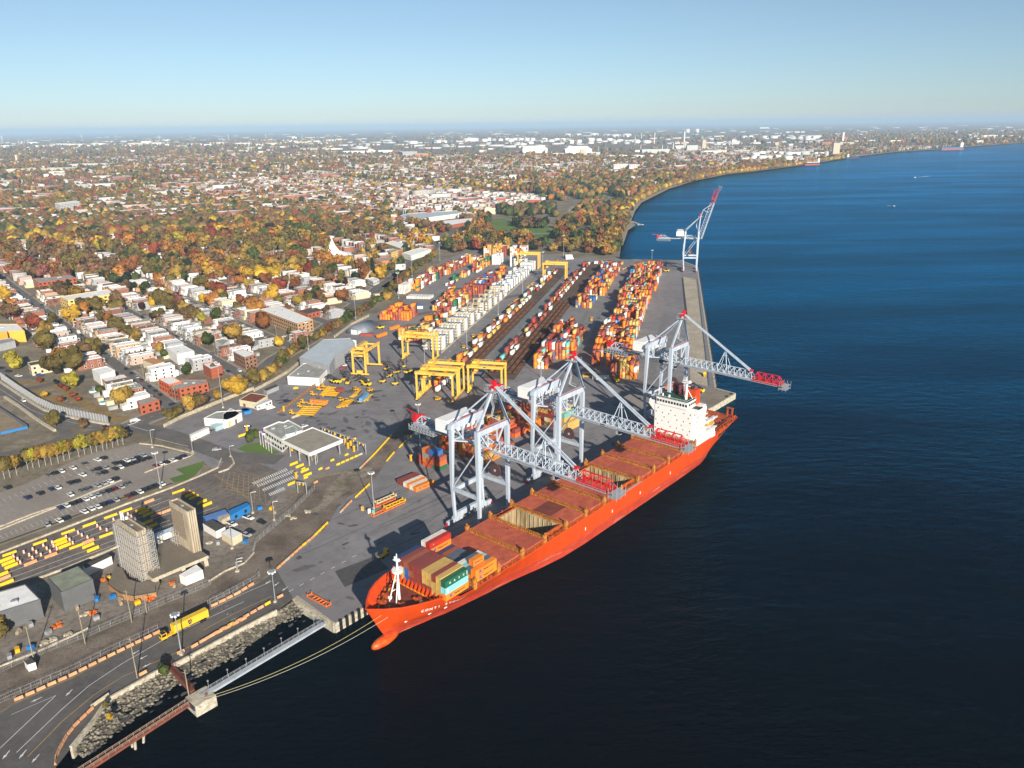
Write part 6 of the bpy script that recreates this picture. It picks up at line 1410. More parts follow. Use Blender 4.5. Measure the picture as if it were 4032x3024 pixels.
for i in range(3): chs.append((A('g', 830+i*14, 255-i*18), A('g', 1100+i*16, 285-i*24), 'in the middle row of trailers', i))
for i in range(5): chs.append((A('g', 700+i*18, 375-i*20), A('g', 975+i*22, 390-i*22), 'in the near row of trailers', i))
for i in range(3): chs.append((A('g', 1165+i*35, 330-i*5), A('g', 1290+i*48, 215-i*8), 'in the slanted row of trailers', i))
for i in range(3): chs.append((A('g', 1310+i*25, 215-i*14), A('g', 1425+i*10, 110-i*6), 'behind the slanted row of trailers', i))
for i in range(3): chs.append((A('g', 1435+i*40-40, 268-i*8), A('g', 1560+i*24-30, 160-i*10), 'around the blue container', i))
for i, (a_, b_) in enumerate(((-5,-28),(62,-27),(82,-26),(104,-26),(140,-27),(205,-28),(225,-27),(300,-30),(318,-29))): chs.append((Y(a_-6, b_), Y(a_+6, b_), 'along the lane beside the left rail track', i))
chs += [(A('r',545,365), A('r',600,345), 'at the far end of the yard', 0), (A('r',280,820), A('r',292,770), 'upright in the lane between the blocks', 0)]
for p, q_, wh, i in chs:
    c = (p+q_)/2; place(chassis, CACHE, (c.x, c.y, .05), yaw(q_, p), '%s yellow container trailer %s' % (nth(i), wh), 'trailer', 'yellow container trailers')
for i, (k, x, y, rz) in enumerate((('g',930,155,170),('g',1000,100,170),('g',1045,72,170),('g',825,245,170),('g',790,285,170),('g',705,360,170),('g',1240,215,235),('g',1310,225,235),('g',1400,100,235),('g',1550,110,235),('n',1475,395,60),('y',1015,1180,256),('m',490,760,240),('r',1270,1285,80),('y',910,1300,256))):
    place(tractor, CACHE, A(k, x, y, .05), rad(rz), '%s yellow terminal tractor, counting from the trailer rows to the far quay' % nth(i), 'tractor', 'yellow terminal tractors')
def lone(k, x, y, z, rz, c, lab, L=12.19, hp_=False):
    o = container(A(k, x, y, z), rad(rz), c, lab, 'single containers', L)
    if hp_: hapag(o, side=-1)
    return o
d_ = math.degrees(yaw(A('g',880,270), A('g',1095,285))); c_ = (A('g',870,250)+A('g',1100,285))/2
o = container(Vector((c_.x, c_.y, 1.45)), yaw(A('g',870,262), A('g',1095,285)), 'orange', 'orange container on a trailer in the middle trailer row', 'single containers'); hapag(o)
d_ = yaw(A('g',1435,215), A('g',1530,130)); lone('g', 1475, 195, 1.45, math.degrees(d_), 'light blue', 'light blue container on the right slanted trailer')
lone('g',1215,115,1.4,math.degrees(yaw(A('g',1150,105),A('g',1260,120))),'dark red','dark red short container on the far trailer row',6.06)
lone('b',1225,540,0.1,60,'orange','orange container lying right of the arched store'); lone('b',1115,605,1.3,60,'orange','orange container on a trailer before the arched store'); lone('b',985,605,0.1,-8,'dark red','dark red workshop container by the arched store door')
lone('r',185,955,0.1,80,'yellow','yellow container standing alone beside the middle block'); lone('r',230,885,.1,80,'brown red','red brown container standing alone beside the middle block'); lone('b',1420,365,.1,0,'white','white container beside the blue mat'); lone('b',1390,430,.1,60,'dark red','dark red container beside the orange block')
for i in range(9): p = Y(222+i*.2, -146+i*3.0, .1); container(p, PH, 'white', 'white container, %s from the left in the single white row' % nth(i), 'single row of white containers')
for i in range(3):
    for t in range((4,4,2)[i]):
        for s_ in range(3): container(Y(250+i*13-6, -165+s_*3.2+t*.6, .1+t*2.6), PH+.0, 'white', 'white flat rack container, tier %s, %s column, %s of the white pile' % (TN[t], nth(s_), nth(i)), 'pile of white containers by the hedge')
# the near yellow truck
tk = empty('container_truck', A('l',1490,490), yaw(A('l',1490,490), A('l',1560,455))+math.pi, 'yellow truck carrying a long yellow container on the near road', 'truck')
ty = yaw(A('l',1470,500), A('l',1880,300)); tk.rotation_euler = (0,0,ty); tk.location = A('l',1480,500)
trk_y = mat('truck_yellow', (.82,.44,.01), .45, noise=.1, nscale=.6)
MB().bx(-1.2, .9, -1.25, 1.05, .8, 3.0).build('cab', trk_y, tk); MB().bx(-1.24,-1.19,-1.1,.9,1.8,2.8).bx(-1.0,.6,-1.29,-1.24,1.8,2.8).bx(-.9,.7,-1.1,.9,3.0,3.03).build('window', glassd, tk)
MB().bx(.9, 4.6, -.6, .6, .7, 1.1).bx(2.8,4.6,-1.2,1.2,1.1,1.3).build('tractor_frame', trk_y, tk); MB().bx(3.4, 17.2, -.6, .6, 1.1, 1.45).bx(3.4,4.2,-1.22,1.22,1.2,1.5).bx(16.4,17.2,-1.22,1.22,1.2,1.5).bx(9,9.4,-1.2,1.2,1.2,1.5).build('trailer_frame', trk_y, tk)
each('wheel', blackm, tk, [(x, y) for x in (-.1, 3.2, 4.0, 14.2, 15.5) for y in (-1.0, 1.0)], lambda q, p: q.bar((p[0], p[1]-.2, .52), (p[0], p[1]+.2, .52), 1.04, n=14))
o = container(UV(0,0), 0, 'yellow', '', '', 13.7, 2.9); o.parent = tk; o.location = (10.4, 0, 1.5); o.rotation_euler = (0,0,0)
for k_ in ('label','category','group'):
    if k_ in o: del o[k_]
o.name = 'container_body'; o.material_slots[0].material = mat('msc_yellow', (.80,.50,.03), .5, noise=.08, nscale=.4, ribs=.5, ribscale=8)
text('m', 2.0, inkd, 'lettering', o, (-.6,-1.235,1.95), (math.pi/2,0,0), .01, bold=.09); text('sc', 1.35, inkd, 'lettering', o, (-.6,-1.235,.95), (math.pi/2,0,0), .01, bold=.07)
def reach_stacker():
    r = empty('reach_stacker'); MB().bx(-3.6, 3.2, -1.4, 1.4, .8, 1.9).bx(-3.8,-1.8,-1.4,1.4,1.9,2.6).build('body', mat('stacker_yellow', (.80,.55,.02), .5), r); MB().bx(-.8, .8, -.7, .7, 1.9, 3.4).build('operator_cab', glassd, r)
    MB().bar((-3.2, 0, 3.0), (5.6, 0, 5.6), .8, .9).build('boom', crd, r); MB().bx(5.2, 6.0, -3.1, 3.1, 4.2, 4.9).build('spreader', crd, r)
    for x in (-2.6, 2.4):
        for y in (-1.6, 1.6): MB().bar((x, y-.35, .85), (x, y+.35, .85), 1.7, n=12).build('wheel', blackm, r)
    return r
def mast_handler():
    r = empty('empty_container_handler'); MB().bx(-2.6, 2.2, -1.4, 1.4, .7, 2.1).build('body', mat('handler_ochre', (.55,.36,.05), .6), r); MB().bx(-.6, .9, -.7, .7, 2.1, 3.4).build('operator_cab', glassd, r)
    m = MB(); [m.bx(2.3, 2.9, y-.2, y+.2, .3, 9.5) for y in (-.9, .9)]; [m.bx(2.4, 2.8, -.9, .9, z, z+.35) for z in (1, 3.5, 6, 9)]; m.build('lifting_mast', crd, r); MB().bx(2.9, 3.4, -3.1, 3.1, 5, 5.8).build('spreader', crd, r)
    for x in (-1.9, 1.7):
        for y in (-1.5, 1.5): MB().bar((x, y-.3, .75), (x, y+.3, .75), 1.5, n=12).build('wheel', blackm, r)
    return r
for i, (k, x, y, rz) in enumerate((('g',1175,25,160),('g',1500,50,150),('b',700,1010,150),('b',960,1010,150),('b',1340,930,200),('r',410,525,130),('r',935,375,150),('K',1160,660,135),('b',1100,540,170),('r',500,1330,100))):
    place(reach_stacker, CACHE, A(k, x, y, .05), rad(rz), '%s yellow reach stacker with black boom, counting from the trailer rows outward' % nth(i), 'reach stacker', 'yellow reach stackers')
for i, (x, y, rz) in enumerate(((1120,1010,40),(1180,960,60),(1230,1030,20),(1160,900,70),(1245,930,50),(1300,880,10),(790,990,80),(820,1020,90))):
    place(mast_handler, CACHE, A('b', x, y, .05), rad(rz), '%s dark mast lift truck in the cluster beside the sideways gantry' % nth(i), 'lift truck', 'dark mast lift trucks')
def spreader_frame():
    r = empty('spreader_frame'); m = MB()
    for y in (-1.2, 1.2): m.bx(-6, 6, y-.15, y+.15, .3, .7)
    for x in (-6, -3, -1, 1, 3, 6): m.bx(x-.15, x+.15, -1.2, 1.2, .3, .75)
    for x in (-5.8, 5.8):
        for y in (-1.1, 1.1): m.bx(x-.15, x+.15, y-.15, y+.15, 0, 1.5)
    m.build('frame', oran, r); return r
for i, (k, x, y, z, rz, mm) in enumerate((('g',1670,1430,0,47,oran),('g',1700,1330,0,47,oran),('g',1710,1290,1.8,47,rack),('g',1800,1370,0,47,oran),('g',1810,1345,1.6,47,yel),('n',945,760,0,-38,oran),('r',280,1290,0,0,yel),('r',280,1260,1.8,0,yel))):
    o = place(spreader_frame, CACHE, A(k, x, y, z+.05), rad(rz), '%s container lifting frame, counting up from the lamp mast on the apron' % nth(i), 'lifting frame', 'container lifting frames'); o.children[0].material_slots[0].link = 'OBJECT'; o.children[0].material_slots[0].material = mm
for i, (x, y, c) in enumerate(((1535,1440,'white'),(1580,1450,'teal'),(1460,1410,'yellow'))):
    o = MB().bx(-.7,.7,-.5,.5,0,2.4).build('toilet_cabin', CM[c]); o.location = A('g', x, y); tag(o, '%s upright cabin beside the lifting frames' % c, 'cabin')
for i, (k, x, y, z, c) in enumerate((('r',290,1310,0,'white'),)): container(A('r',365,1310,.1), rad(0), 'white', 'white container at the foot of the yellow lifting frame', 'single containers')
tm_ = mat('timber_wall', (.40,.24,.10), .9, noise=.35, nscale=.8, dark=(.26,.14,.06))
o = empty('timber_fence', A('g',550,350), yaw(A('g',550,350), A('g',985,20)), 'long timber fence wall beside the yellow trailers', 'fence'); L_ = (A('g',985,20)-A('g',550,350)).length
MB().bx(0, L_, -.15, .15, 0, 1.6).bx(0, L_, 1.2, 1.5, 0, .9).build('planking', tm_, o); each('post', doorb, o, range(int(L_/4)), lambda q, i: q.bx(i*4, i*4+.3, -.9, -.6, 0, 2.6))
o = MB().sheet([A('b',1375,325,.12), A('b',1465,325,.12), A('b',1465,358,.12), A('b',1380,360,.12)]); tag(o.build('blue_mat', blue_m), 'flat blue mat on the asphalt beside a white container', 'mat')
sh = empty('white_shelter', A('y',2040,325), .2, 'small white arched shelter at the far edge of the yard', 'shelter'); m = MB(); vs = []
for s_ in (-5, 5):
    for i in range(9): a_ = math.pi*i/8; vs.append((s_, -6*math.cos(a_), 5.5*math.sin(a_)))
m.add(vs, [(i, i+1, 10+i, 9+i) for i in range(8)]); m.build('fabric_arch', whitep, sh); MB().bx(-5.5,5.5,-7,-6,0,1.6).bx(-5.5,5.5,6,7,0,1.6).build('side_blocks', whitep, sh)
# ------------------------------------------------------------------ town: streets, houses, trees
rt = random.Random(21)
TA, NA = Vector((math.cos(rad(130.3)), math.sin(rad(130.3)), 0)), Vector((math.sin(rad(130.3)), -math.cos(rad(130.3)), 0))
def TN_(t, n, z=0.0): return TA*t+NA*n+Vector((0,0,z))
def ip(p):
    v = Vector((p.x, p.y, p.z-CAM_H)); D = v.dot(cF)
    return (2016+FPX*v.dot(cR)/D, 1512-FPX*v.dot(cU)/D, D)
blv = [A('d',1150,60), A('a',1230,1345), A('a',1500,1235), A('a',1800,1130), A('a',2212,970), A('b',200,800), A('b',480,640), A('b',700,480), A('b',1000,245), A('b',1340,10), A('y',60,640), A('y',200,460), A('y',450,300), A('y',560,230), A('F',600,830), A('F',760,720), A('F',960,640), A('F',1200,570), A('F',1500,560)]
def blv_t(n):
    best = None
    for a, b in zip(blv, blv[1:]):
        na, nb = a.dot(NA), b.dot(NA)
        if (na-n)*(nb-n) <= 0 and na != nb:
            t = a.dot(TA)+(b.dot(TA)-a.dot(TA))*(n-na)/(nb-na); best = t if best is None else max(best, t)
    return best
road_s = ground_mat('street_asphalt', (.125,.115,.11), (.16,.15,.145), (.10,.095,.09), .05, .95, .4); side_m = ground_mat('pavement', (.27,.25,.21), (.34,.31,.27), (.22,.20,.16), .2, .95, .8)
sm, sw = MB(), MB()
sw.ribbon(blv[:-1], 21, .06); sm.ribbon(blv[:-1], 15.5, .12)
cr = [A('e',-200,400), A('e',0,520), A('e',200,650), A('e',500,860), A('e',800,985), A('e',1100,1065), A('e',1500,1150), A('e',1900,1190), A('a',1230,1350)]
sm.ribbon(cr, 9.5, .125)
jn = [A('a',1000,1420), A('a',1230,1350), A('a',1400,1400), A('a',1650,1500), A('d',1700,230), A('d',1850,330), A('d',1990,300), A('g',60,560)]
sm.ribbon([A('d',-200,450), A('d',0,372), A('d',400,232), A('d',800,118), A('d',1150,45)], 9, .115)
sm.ribbon([A('d',1150,60), A('d',1450,130), A('d',1750,235), A('d',2000,330), A('g',200,830), A('g',560,860)], 13, .135)
sm.ribbon([A('e',-100,1640), A('e',400,1560), A('e',900,1400), A('e',1080,1280), A('e',1030,1160), A('e',1000,1100)], 7, .11)
sm.ribbon([A('e',-80,180), A('e',150,300), A('e',450,350), A('e',620,380), A('e',700,300)], 7, .118)
STR = [146+64*k for k in range(0, 30)]
for i, n in enumerate(STR):
    t0 = blv_t(n)
    if t0 is None: continue
    t1 = t0+(1500 if i < 14 else 1100)
    sw.ribbon([TN_(t0+5, n), TN_(t1, n)], 13.5, .055+.002*(i % 2)); sm.ribbon([TN_(t0, n), TN_(t1, n)], 9.0, .10+.002*(i % 2))
for t in range(640, 2400, 190):
    sm.ribbon([TN_(t, 40), TN_(t, min(1900, 560+max(0, (t-640))*.9))], 8.5, .104)
struct('pavement', sw, side_m); struct('street', sm, road_s)
lm = MB()
for a, b in zip(blv[1:11], blv[2:12]):
    L = (b-a).length; k = 0
    while k < L-3: lm.ribbon([a+(b-a)*(k/L), a+(b-a)*((k+2.5)/L)], .2, .15); k += 7
for (x0,y0,x1,y1) in ((1120,55,1290,105),(1350,170,1640,240),(1300,25,1480,-20),(860,120,1130,20)): lm.ribbon([A('d',x0,y0), A('d',x1,y1)], .3, .16)
lm.ribbon([A('e',0,545), A('e',500,885), A('e',800,1008), A('e',1500,1168)], .18, .15)
struct('street_lines', lm, white_p)
gsl = MB(); gsl.sheet([A('e',120,420), A('e',600,430), A('e',960,440), A('e',1200,560), A('e',1500,760), A('e',1880,970), A('e',2074,1000), A('a',1180,1330), A('e',1780,1110), A('e',1300,1010), A('e',900,900), A('e',500,700)], .05)
struct('tan_grass', gsl, ground_mat('tan_grass', (.22,.15,.065), (.30,.21,.10), (.15,.105,.05), .1, 1, .6))
struct('path', MB().ribbon([A('e',380,480), A('e',700,540), A('e',900,580), A('e',1000,680), A('e',1120,780), A('e',1250,860), A('e',1400,920)], 5, .1), dirtm)
pitch = MB().sheet([A('e',-300,1000), A('e',0,870), A('e',440,1190), A('e',80,1290), A('e',-300,1350)], .1); struct('sports_pitch', pitch, ground_mat('pitch', (.24,.19,.12), (.30,.24,.16), (.19,.15,.10), .05, 1, .3))
wl_('blue board wall along the near edge of the tan pitch', 'e', [(20,1290),(240,1240),(455,1190)], 1.6, .4, blue_m); wl_('grey mesh wall along the far edge of the tan pitch', 'e', [(-100,820),(0,885),(250,1050),(450,1180)], 2.2, .3, mat('mesh_grey', (.10,.11,.14), .8))
wl_('pale concrete retaining wall beside the curved road', 'e', [(80,690),(300,830),(500,980),(700,1120),(900,1240)], 1.4, 1.6, conc_wall); wl_('white concrete kerb wall at the foot of the noise wall', 'e', [(-60,400),(240,600),(500,770),(720,900),(1100,1010),(1500,1090),(1780,1140)], 1.3, 1.5, conc_wall)
nw_ = [A('e',30,400), A('e',300,590), A('e',620,800), A('e',900,930), A('e',1200,1010), A('e',1500,1070), A('e',1780,1125)]
nwo = empty('noise_wall', nw_[0], 0, 'long ribbed grey noise wall following the curved road', 'noise wall'); o0 = nw_[0]
for a, b in zip(nw_, nw_[1:]): MB().ribbon([a-o0, b-o0], .15, 1.2, h=4.6).build('panel', mat('noise_panel', (.24,.25,.27), .7, noise=.1), nwo)
pts_ = []
for a, b in zip(nw_, nw_[1:]):
    k_ = max(1, int((b-a).length/2.6)); pts_ += [a+(b-a)*i/k_-o0 for i in range(k_)]
each('post', mat('noise_post', (.36,.37,.38), .6), nwo, pts_[:98], lambda q, p: q.box((p.x, p.y-.2, 3.2), (.28,.35,6.2), .6))
def patch(x, y, sc=260.0, o=0):
    """smooth random field that tells leafy districts from built-up ones"""
    return .5+.25*math.sin(x/sc+1.3*math.sin(y/sc*.7+o)+o)+.25*math.sin(y/sc*1.2+1.1*math.sin(x/sc*.8+2+o))
# special buildings
EXC = []
def sb(*a, **k):
    o = bldg(*a, **k); EXC.append((o.location.x, o.location.y, max(13, max(abs(v.co.x) for v in o.children[0].data.vertices)+6))); return o
brm = brick
sb('long three storey red brick school at the upper left', 'school', 'a', [(283,108),(613,72),(665,98),(330,138)], 11, brick, roofg, floors=3, bay=4.5, winw=2.4, mech=2)
sb('yellow school building with a bright white flat roof', 'school', 'a', [(518,262),(940,198),(1003,236),(590,292)], 11, wally, roofw, floors=3, bay=6, winw=2.6, mech=2)
sb('ochre building with a pale roof at the left edge', 'building', 'a', [(-120,545),(-60,500),(152,500),(212,560),(60,560),(60,575)], 10, orgw, roofw, mech=2)
sb('grey block with a flat pale roof before the ochre building', 'building', 'a', [(-80,650),(100,620),(130,645),(-60,690)], 6, wallg, roofg)
sb('white two storey apartment house on the side street corner', 'apartments', 'e', [(440,120),(800,50),(865,200),(470,165)][:0] or [(450,115),(780,55),(830,105),(500,170)], 8, wallc, roofd, floors=2, bay=4)
sb('three storey tan brick apartment block with white flat roof on the boulevard', 'apartments', 'b', [(45,372),(215,336),(512,458),(378,498)], 10.5, brickb, roofw, floors=3, bay=4, winw=1.8, mech=3)
sb('low dark roofed building behind the tan apartment block', 'building', 'b', [(372,388),(520,352),(602,378),(470,412)], 5, brick, roofd, floors=1)
sb('red brick corner shop alone below the yellow tree', 'shop', 'a', [(1190,1172),(1330,1130),(1387,1160),(1215,1207)], 7, brick, roofg, floors=2, bay=3.5)
sb('long red brick shop row with a flat grey roof on the boulevard', 'shops', 'a', [(1468,1050),(1580,985),(1800,985),(1812,1010),(1560,1062),(1545,1075)], 7, brick, roofg, floors=2, bay=3.5, mech=2)
sb('white fronted house with orange side wall beside the shop row', 'house', 'a', [(1380,980),(1500,958),(1580,1000),(1470,1028)], 8, mat('wall_vermilion', (.60,.12,.04), .8), roofw, floors=2)
sb('three storey brown brick corner block on the boulevard', 'apartments', 'a', [(2030,740),(2110,718),(2230,760),(2130,792)], 10, mat('brick_brown', (.27,.14,.09), .9, noise=.2), roofw, floors=3, bay=3.5)
sb('brick house with a pale roof and blank red side wall', 'house', 'a', [(1765,850),(1885,820),(1935,862),(1835,892)], 8, brick, roofw)
sb('white rendered house with blue patches on its flat roof', 'house', 'a', [(1450,705),(1590,680),(1690,735),(1540,765)], 8.5, wallw, roofw, floors=0, mech=2)
sb('pair of houses with orange tiled sloping roofs', 'house', 'a', [(1240,810),(1330,790),(1430,825),(1340,850)], 6.5, wallc, mat('roof_tile', (.45,.22,.10), .9), parapet=0)
sb('grey hipped roof house below the round green tree', 'house', 'a', [(1870,640),(1940,625),(1999,640),(1930,690)], 6.5, wallw, roofg)
sb('white house beside the above ground swimming pool', 'house', 'a', [(800,895),(930,868),(1000,905),(870,945)], 8, wallw, roofw)
sb('small white house with curved corner window near the boulevard', 'house', 'b', [(985,105),(1040,92),(1090,108),(1040,130)], 5, wallw, roofw, floors=1)
sb('flat roofed orange brick building beside the hedge', 'building', 'F', [(180,935),(280,920),(390,930),(240,950)], 6, mat('brick_orange', (.50,.19,.08), .9), roofg)
sb('white flat roofed store at the bend of the boulevard', 'store', 'F', [(385,895),(500,860),(570,870),(440,912)], 7, wallw, roofw, mech=2)
sb('yellow gabled apartments behind the white store', 'apartments', 'F', [(270,830),(330,815),(440,850),(380,868)], 9, wally, roofw, floors=3)
sb('white apartments with balconies left of the white store', 'apartments', 'F', [(285,880),(330,870),(355,880),(310,895)], 9, wally, roofg, floors=3)
sb('large flat roofed supermarket by the park', 'store', 'F', [(605,690),(840,668),(830,690),(640,725)], 6, brick, roofw, mech=3)
sb('long pale building with a peaked white roofline', 'building', 'F', [(265,680),(420,640),(750,620),(755,640),(560,665),(330,715)], 8, wallw, roofb, floors=2, bay=5)
sb('white high rise slab with dark balconies among the trees', 'apartments', 'f', [(352,492),(490,475),(515,482),(385,500)], 20, wallw, roofw, floors=6, bay=5, winw=3)
sb('pair of white slab blocks near the river', 'apartments', 'F', [(1742,322),(1835,318),(1845,322),(1748,327)], 22, wallw, roofw, floors=5, bay=8, winw=6)
sb('right white slab block near the river', 'apartments', 'F', [(1845,322),(1900,322),(1902,326),(1848,327)], 22, wallw, roofw, floors=5, bay=8, winw=6)
sb('orange block under construction far behind the houses', 'building', 'F', [(460,252),(550,252),(550,257),(465,257)], 18, mat('sheath_orange', (.62,.22,.10), .9), roofw)
sb('grey glass blocks beside the far orange block', 'building', 'F', [(355,240),(480,238),(480,244),(385,246)], 24, wallg, roofw)
tc_ = A('x',1312,1012); tent = empty('tent_church', tc_, .3, 'white church with a tall tent shaped spire among the houses', 'church'); EXC.append((tc_.x, tc_.y, 48))
H_ = height_of(tc_, ('x', 0, 938)); m = MB(); rings = [(26,3.5),(17,5.5),(9,H_*.32),(4,H_*.6),(1.2,H_*.85),(.1,H_)]; NS = 12; vs = []
for r_, z in rings: vs += [(r_*(1+.22*(i % 2))*math.cos(2*math.pi*i/NS), r_*.8*(1+.22*(i % 2))*math.sin(2*math.pi*i/NS), z) for i in range(NS)]
m.add(vs, [(j*NS+i, j*NS+(i+1) % NS, (j+1)*NS+(i+1) % NS, (j+1)*NS+i) for j in range(len(rings)-1) for i in range(NS)]); m.build('spire_roof', mat('tent_white', (.80,.80,.79), .5), tent); MB().cyl((0,0,0), 19, 4.4, n=12).build('wall', wallc, tent)
pool = mat('pool_water', (.05,.42,.50), .1)
for i, (x, y) in enumerate(((815,1090),(905,1190),(1648,225))):
    o = empty('swimming_pool', A('a', x, y), .4, 'round above ground pool, %s one in the back gardens' % ('left', 'lower', 'right')[i], 'pool', 'back garden pools'); MB().cyl((0,0,0), 2.9, 1.2, n=20).build('pool_wall', wallw, o); MB().cyl((0,0,1.2), 2.7, .03, n=20).build('water', pool, o)
# terrace houses
brick2 = mat('brick_soft', (.29,.115,.07), .9, noise=.25, nscale=.8)
WM = [brick2, brick2, brick2, mat('brick_dark', (.20,.09,.065), .9, noise=.2), wallw, wallc, brickb, mat('wall_pink', (.46,.33,.27), .9), wallg, wallw, wallw]
WN = ['red brick','red brick','red brick','dark brick','white','cream','tan brick','pink','grey','white','white']
RM = [roofw, roofw, roofw, roofw, roofg, roofg, mat('roof_brown', (.17,.13,.11), .95, noise=.3, nscale=.3), mat('roof_pale', (.52,.53,.53), .85, noise=.2, nscale=.3)]
RN = ['white roof','white roof','white roof','white roof','grey roof','grey roof','brown roof','pale roof']
winmesh = MB().box((0,0,0), (.12,1.2,1.5)).build('w', glassd); wme = winmesh.data; bpy.data.objects.remove(winmesh)
frm = MB().box((0,0,0), (.08,1.5,1.8)).build('w', wallw); fme = frm.data; bpy.data.objects.remove(frm)
HM = {}
def hmesh(L, W_, H_):
    k = (L, W_, H_)
    if k not in HM:
        a = MB().bx(-L/2, L/2, -W_/2, W_/2, 0, H_).bx(L/2, L/2+1.4, -W_/2+.8, W_/2-1.6, 0, H_*.42).bx(-L/2-3, -L/2, -W_/2+.4, W_/2-3, 0, H_*.45).build('w', brick); b = MB().bx(-L/2+.25, L/2-.25, -W_/2+.2, W_/2-.2, H_, H_+.06).build('r', roofw)
        c = MB(); 
        for q in ((-L/2-.05,L/2+.08,-W_/2-.02,-W_/2+.22),(-L/2-.05,L/2+.08,W_/2-.22,W_/2+.02),(-L/2-.05,-L/2+.2,-W_/2+.22,W_/2-.22),(L/2-.2,L/2+.12,-W_/2+.22,W_/2-.22)): c.bx(*q, H_+.002, H_+.35)
        c = c.build('p', wallw); HM[k] = (a.data, b.data, c.data)
        for o in (a, b, c): bpy.data.objects.remove(o)
    return HM[k]
def sub(name, me, parent, m_=None, loc=(0,0,0)):
    o = bpy.data.objects.new(name, me); COL.objects.link(o); o.parent = parent; o.location = loc
    if m_: o.material_slots[0].link = 'OBJECT'; o.material_slots[0].material = m_
    return o
cand = []
for si, n in enumerate(STR):
    t0 = blv_t(n)
    if t0 is None: continue
    for side in (-1, 1):
        t = t0+16+rt.uniform(0, 6); k = 0
        while t < t0+1500:
            W_ = rt.choice([7.2, 8.4, 10.0]); off = 9+rt.choice([13, 15, 17])/2
            if min(abs((t-640) % 190), 190-abs((t-640) % 190)) > 9 or t < 600:
                p = TN_(t+W_/2, n+side*off); X, Y_, D = ip(p)
                if -80 < X < 4100 and Y_ < 1700:
                    pr = .93
                    if Y_ < 1120 and X < 1150: pr = .70
                    if Y_ < 1000 and X < 900: pr = .70
                    if Y_ < 900: pr = .66
                    pk = any((p.x-e[0])**2+(p.y-e[1])**2 < e[2]**2 for e in EXC)
                    fx = (p.x-A('F',1150,740).x)**2+(p.y-A('F',1150,740).y)**2 < 190**2
                    if rt.random() < pr and not pk and not fx and Y_ > 690: cand.append((D, p, side, si, k, W_, rt.choice([13,15,17]))); 
            k += 1; t += W_+(.0 if rt.random() < .75 else rt.choice([2.5, 5, 9]))
cand.sort(key=lambda c: c[0]); HB = []; HRECT = [(c[1].x, c[1].y) for c in cand[:700]]
NH = 278
def tmpmesh(m, mm):
    o = m.build('t', mm); me = o.data; bpy.data.objects.remove(o); return me
VENT = tmpmesh(MB().bx(-.45,.45,-.35,.35,0,.7).bx(-.55,.55,-.45,.45,.7,.8), steel); SKYL = tmpmesh(MB().bx(-.7,.7,-.6,.6,0,.35), glassd)
PORCH = [tmpmesh(MB().bx(-1.4,1.2,-1.6,1.6,2.6,2.8).bar((1.1,-1.5,0),(1.1,-1.5,5.2),.14).bar((1.1,1.5,0),(1.1,1.5,5.2),.14).bx(-1.4,1.3,-1.7,1.7,5.2,5.4).bar((2.6,.2,0),(0,.2,2.7),.9,.15), mm) for mm in (steel, wallw)]
for i, (D, p, side, si, k, W_, L_) in enumerate(cand[:NH]):
    wi_ = rt.randrange(len(WM)); ri = rt.randrange(len(RM)); H_ = rt.choice([6.4, 7.2, 7.2, 9.0]); a, b, c = hmesh(L_, W_-.05, H_)
    st_ = ('first','second','third','fourth','fifth','sixth','seventh','eighth','ninth','tenth','eleventh','twelfth','thirteenth','fourteenth','fifteenth')[min(si,14)]
    o = empty('terrace_house', p, rad(40.3)+(0 if side < 0 else math.pi)+rt.uniform(-.01,.01), '%s house, %s, %s from boulevard, %s side, %s street from left' % (WN[wi_], RN[ri], nth(k), 'left' if side < 0 else 'right', st_), 'house', 'terraced houses of the town')
    o.name = 'terrace_house'; sub('wall', a, o, WM[wi_]); sub('roof', b, o, RM[ri]); sub('parapet', c, o, RM[ri] if rt.random() < .7 else WM[wi_])
    if i < 130:
        fl = 3 if H_ > 8 else 2; nw = 2 if W_ < 8 else 3
        for x in (L_/2+.02, -L_/2-.02):
            for f in range(fl):
                if (f == 0): continue
                for j in range(nw):
                    fr_ = sub('window', fme, o, None, (x, -W_/2+W_*(j+.5)/nw, 1.7+f*2.75)); sub('pane', wme, fr_, None, (0,0,0))
        if i < 70:
            for f in range(fl):
                for j in range(3): fr_ = sub('window', fme, o, None, (-L_/2+L_*(j+.5)/3, -W_/2-.02 if side < 0 else W_/2+.02, 1.7+f*2.75)); fr_.rotation_euler = (0,0,math.pi/2); sub('pane', wme, fr_)
    if i < 200:
        for q in range(rt.choice([1,2,2,3])): sub('roof_vent', VENT, o, None, (rt.uniform(-L_*.35,L_*.35), rt.uniform(-W_*.3,W_*.3), H_+.06))
        if rt.random() < .5: sub('skylight', SKYL, o, None, (rt.uniform(-L_*.3,L_*.3), rt.uniform(-W_*.2,W_*.2), H_+.06))
    if i < 150: sub('porch', PORCH[rt.randrange(2)], o, None, (L_/2+1.5 if side < 0 else L_/2+1.5, rt.uniform(-1, 1), 0))
    if rt.random() < .35: sub('chimney', MB().bx(-.4,.4,-.4,.4,0,1.0).build('chimney', brick).data if 'chm' not in HM else HM['chm'], o, None, (rt.uniform(-4,4), rt.uniform(-2,2), H_)) if False else None
SC = [(.29,.12,.08),(.24,.11,.08),(.46,.34,.27),(.62,.61,.59),(.62,.61,.59),(.52,.46,.36),(.38,.36,.34)]; TCo = [(.66,.66,.66)]*5+[(.50,.51,.52)]*2+[(.35,.35,.34),(.50,.51,.52),(.17,.13,.11)]
shw = [wallw, wallg, wallc, roofg, brick2]
shn = ['white','grey','cream','dull grey','brick']
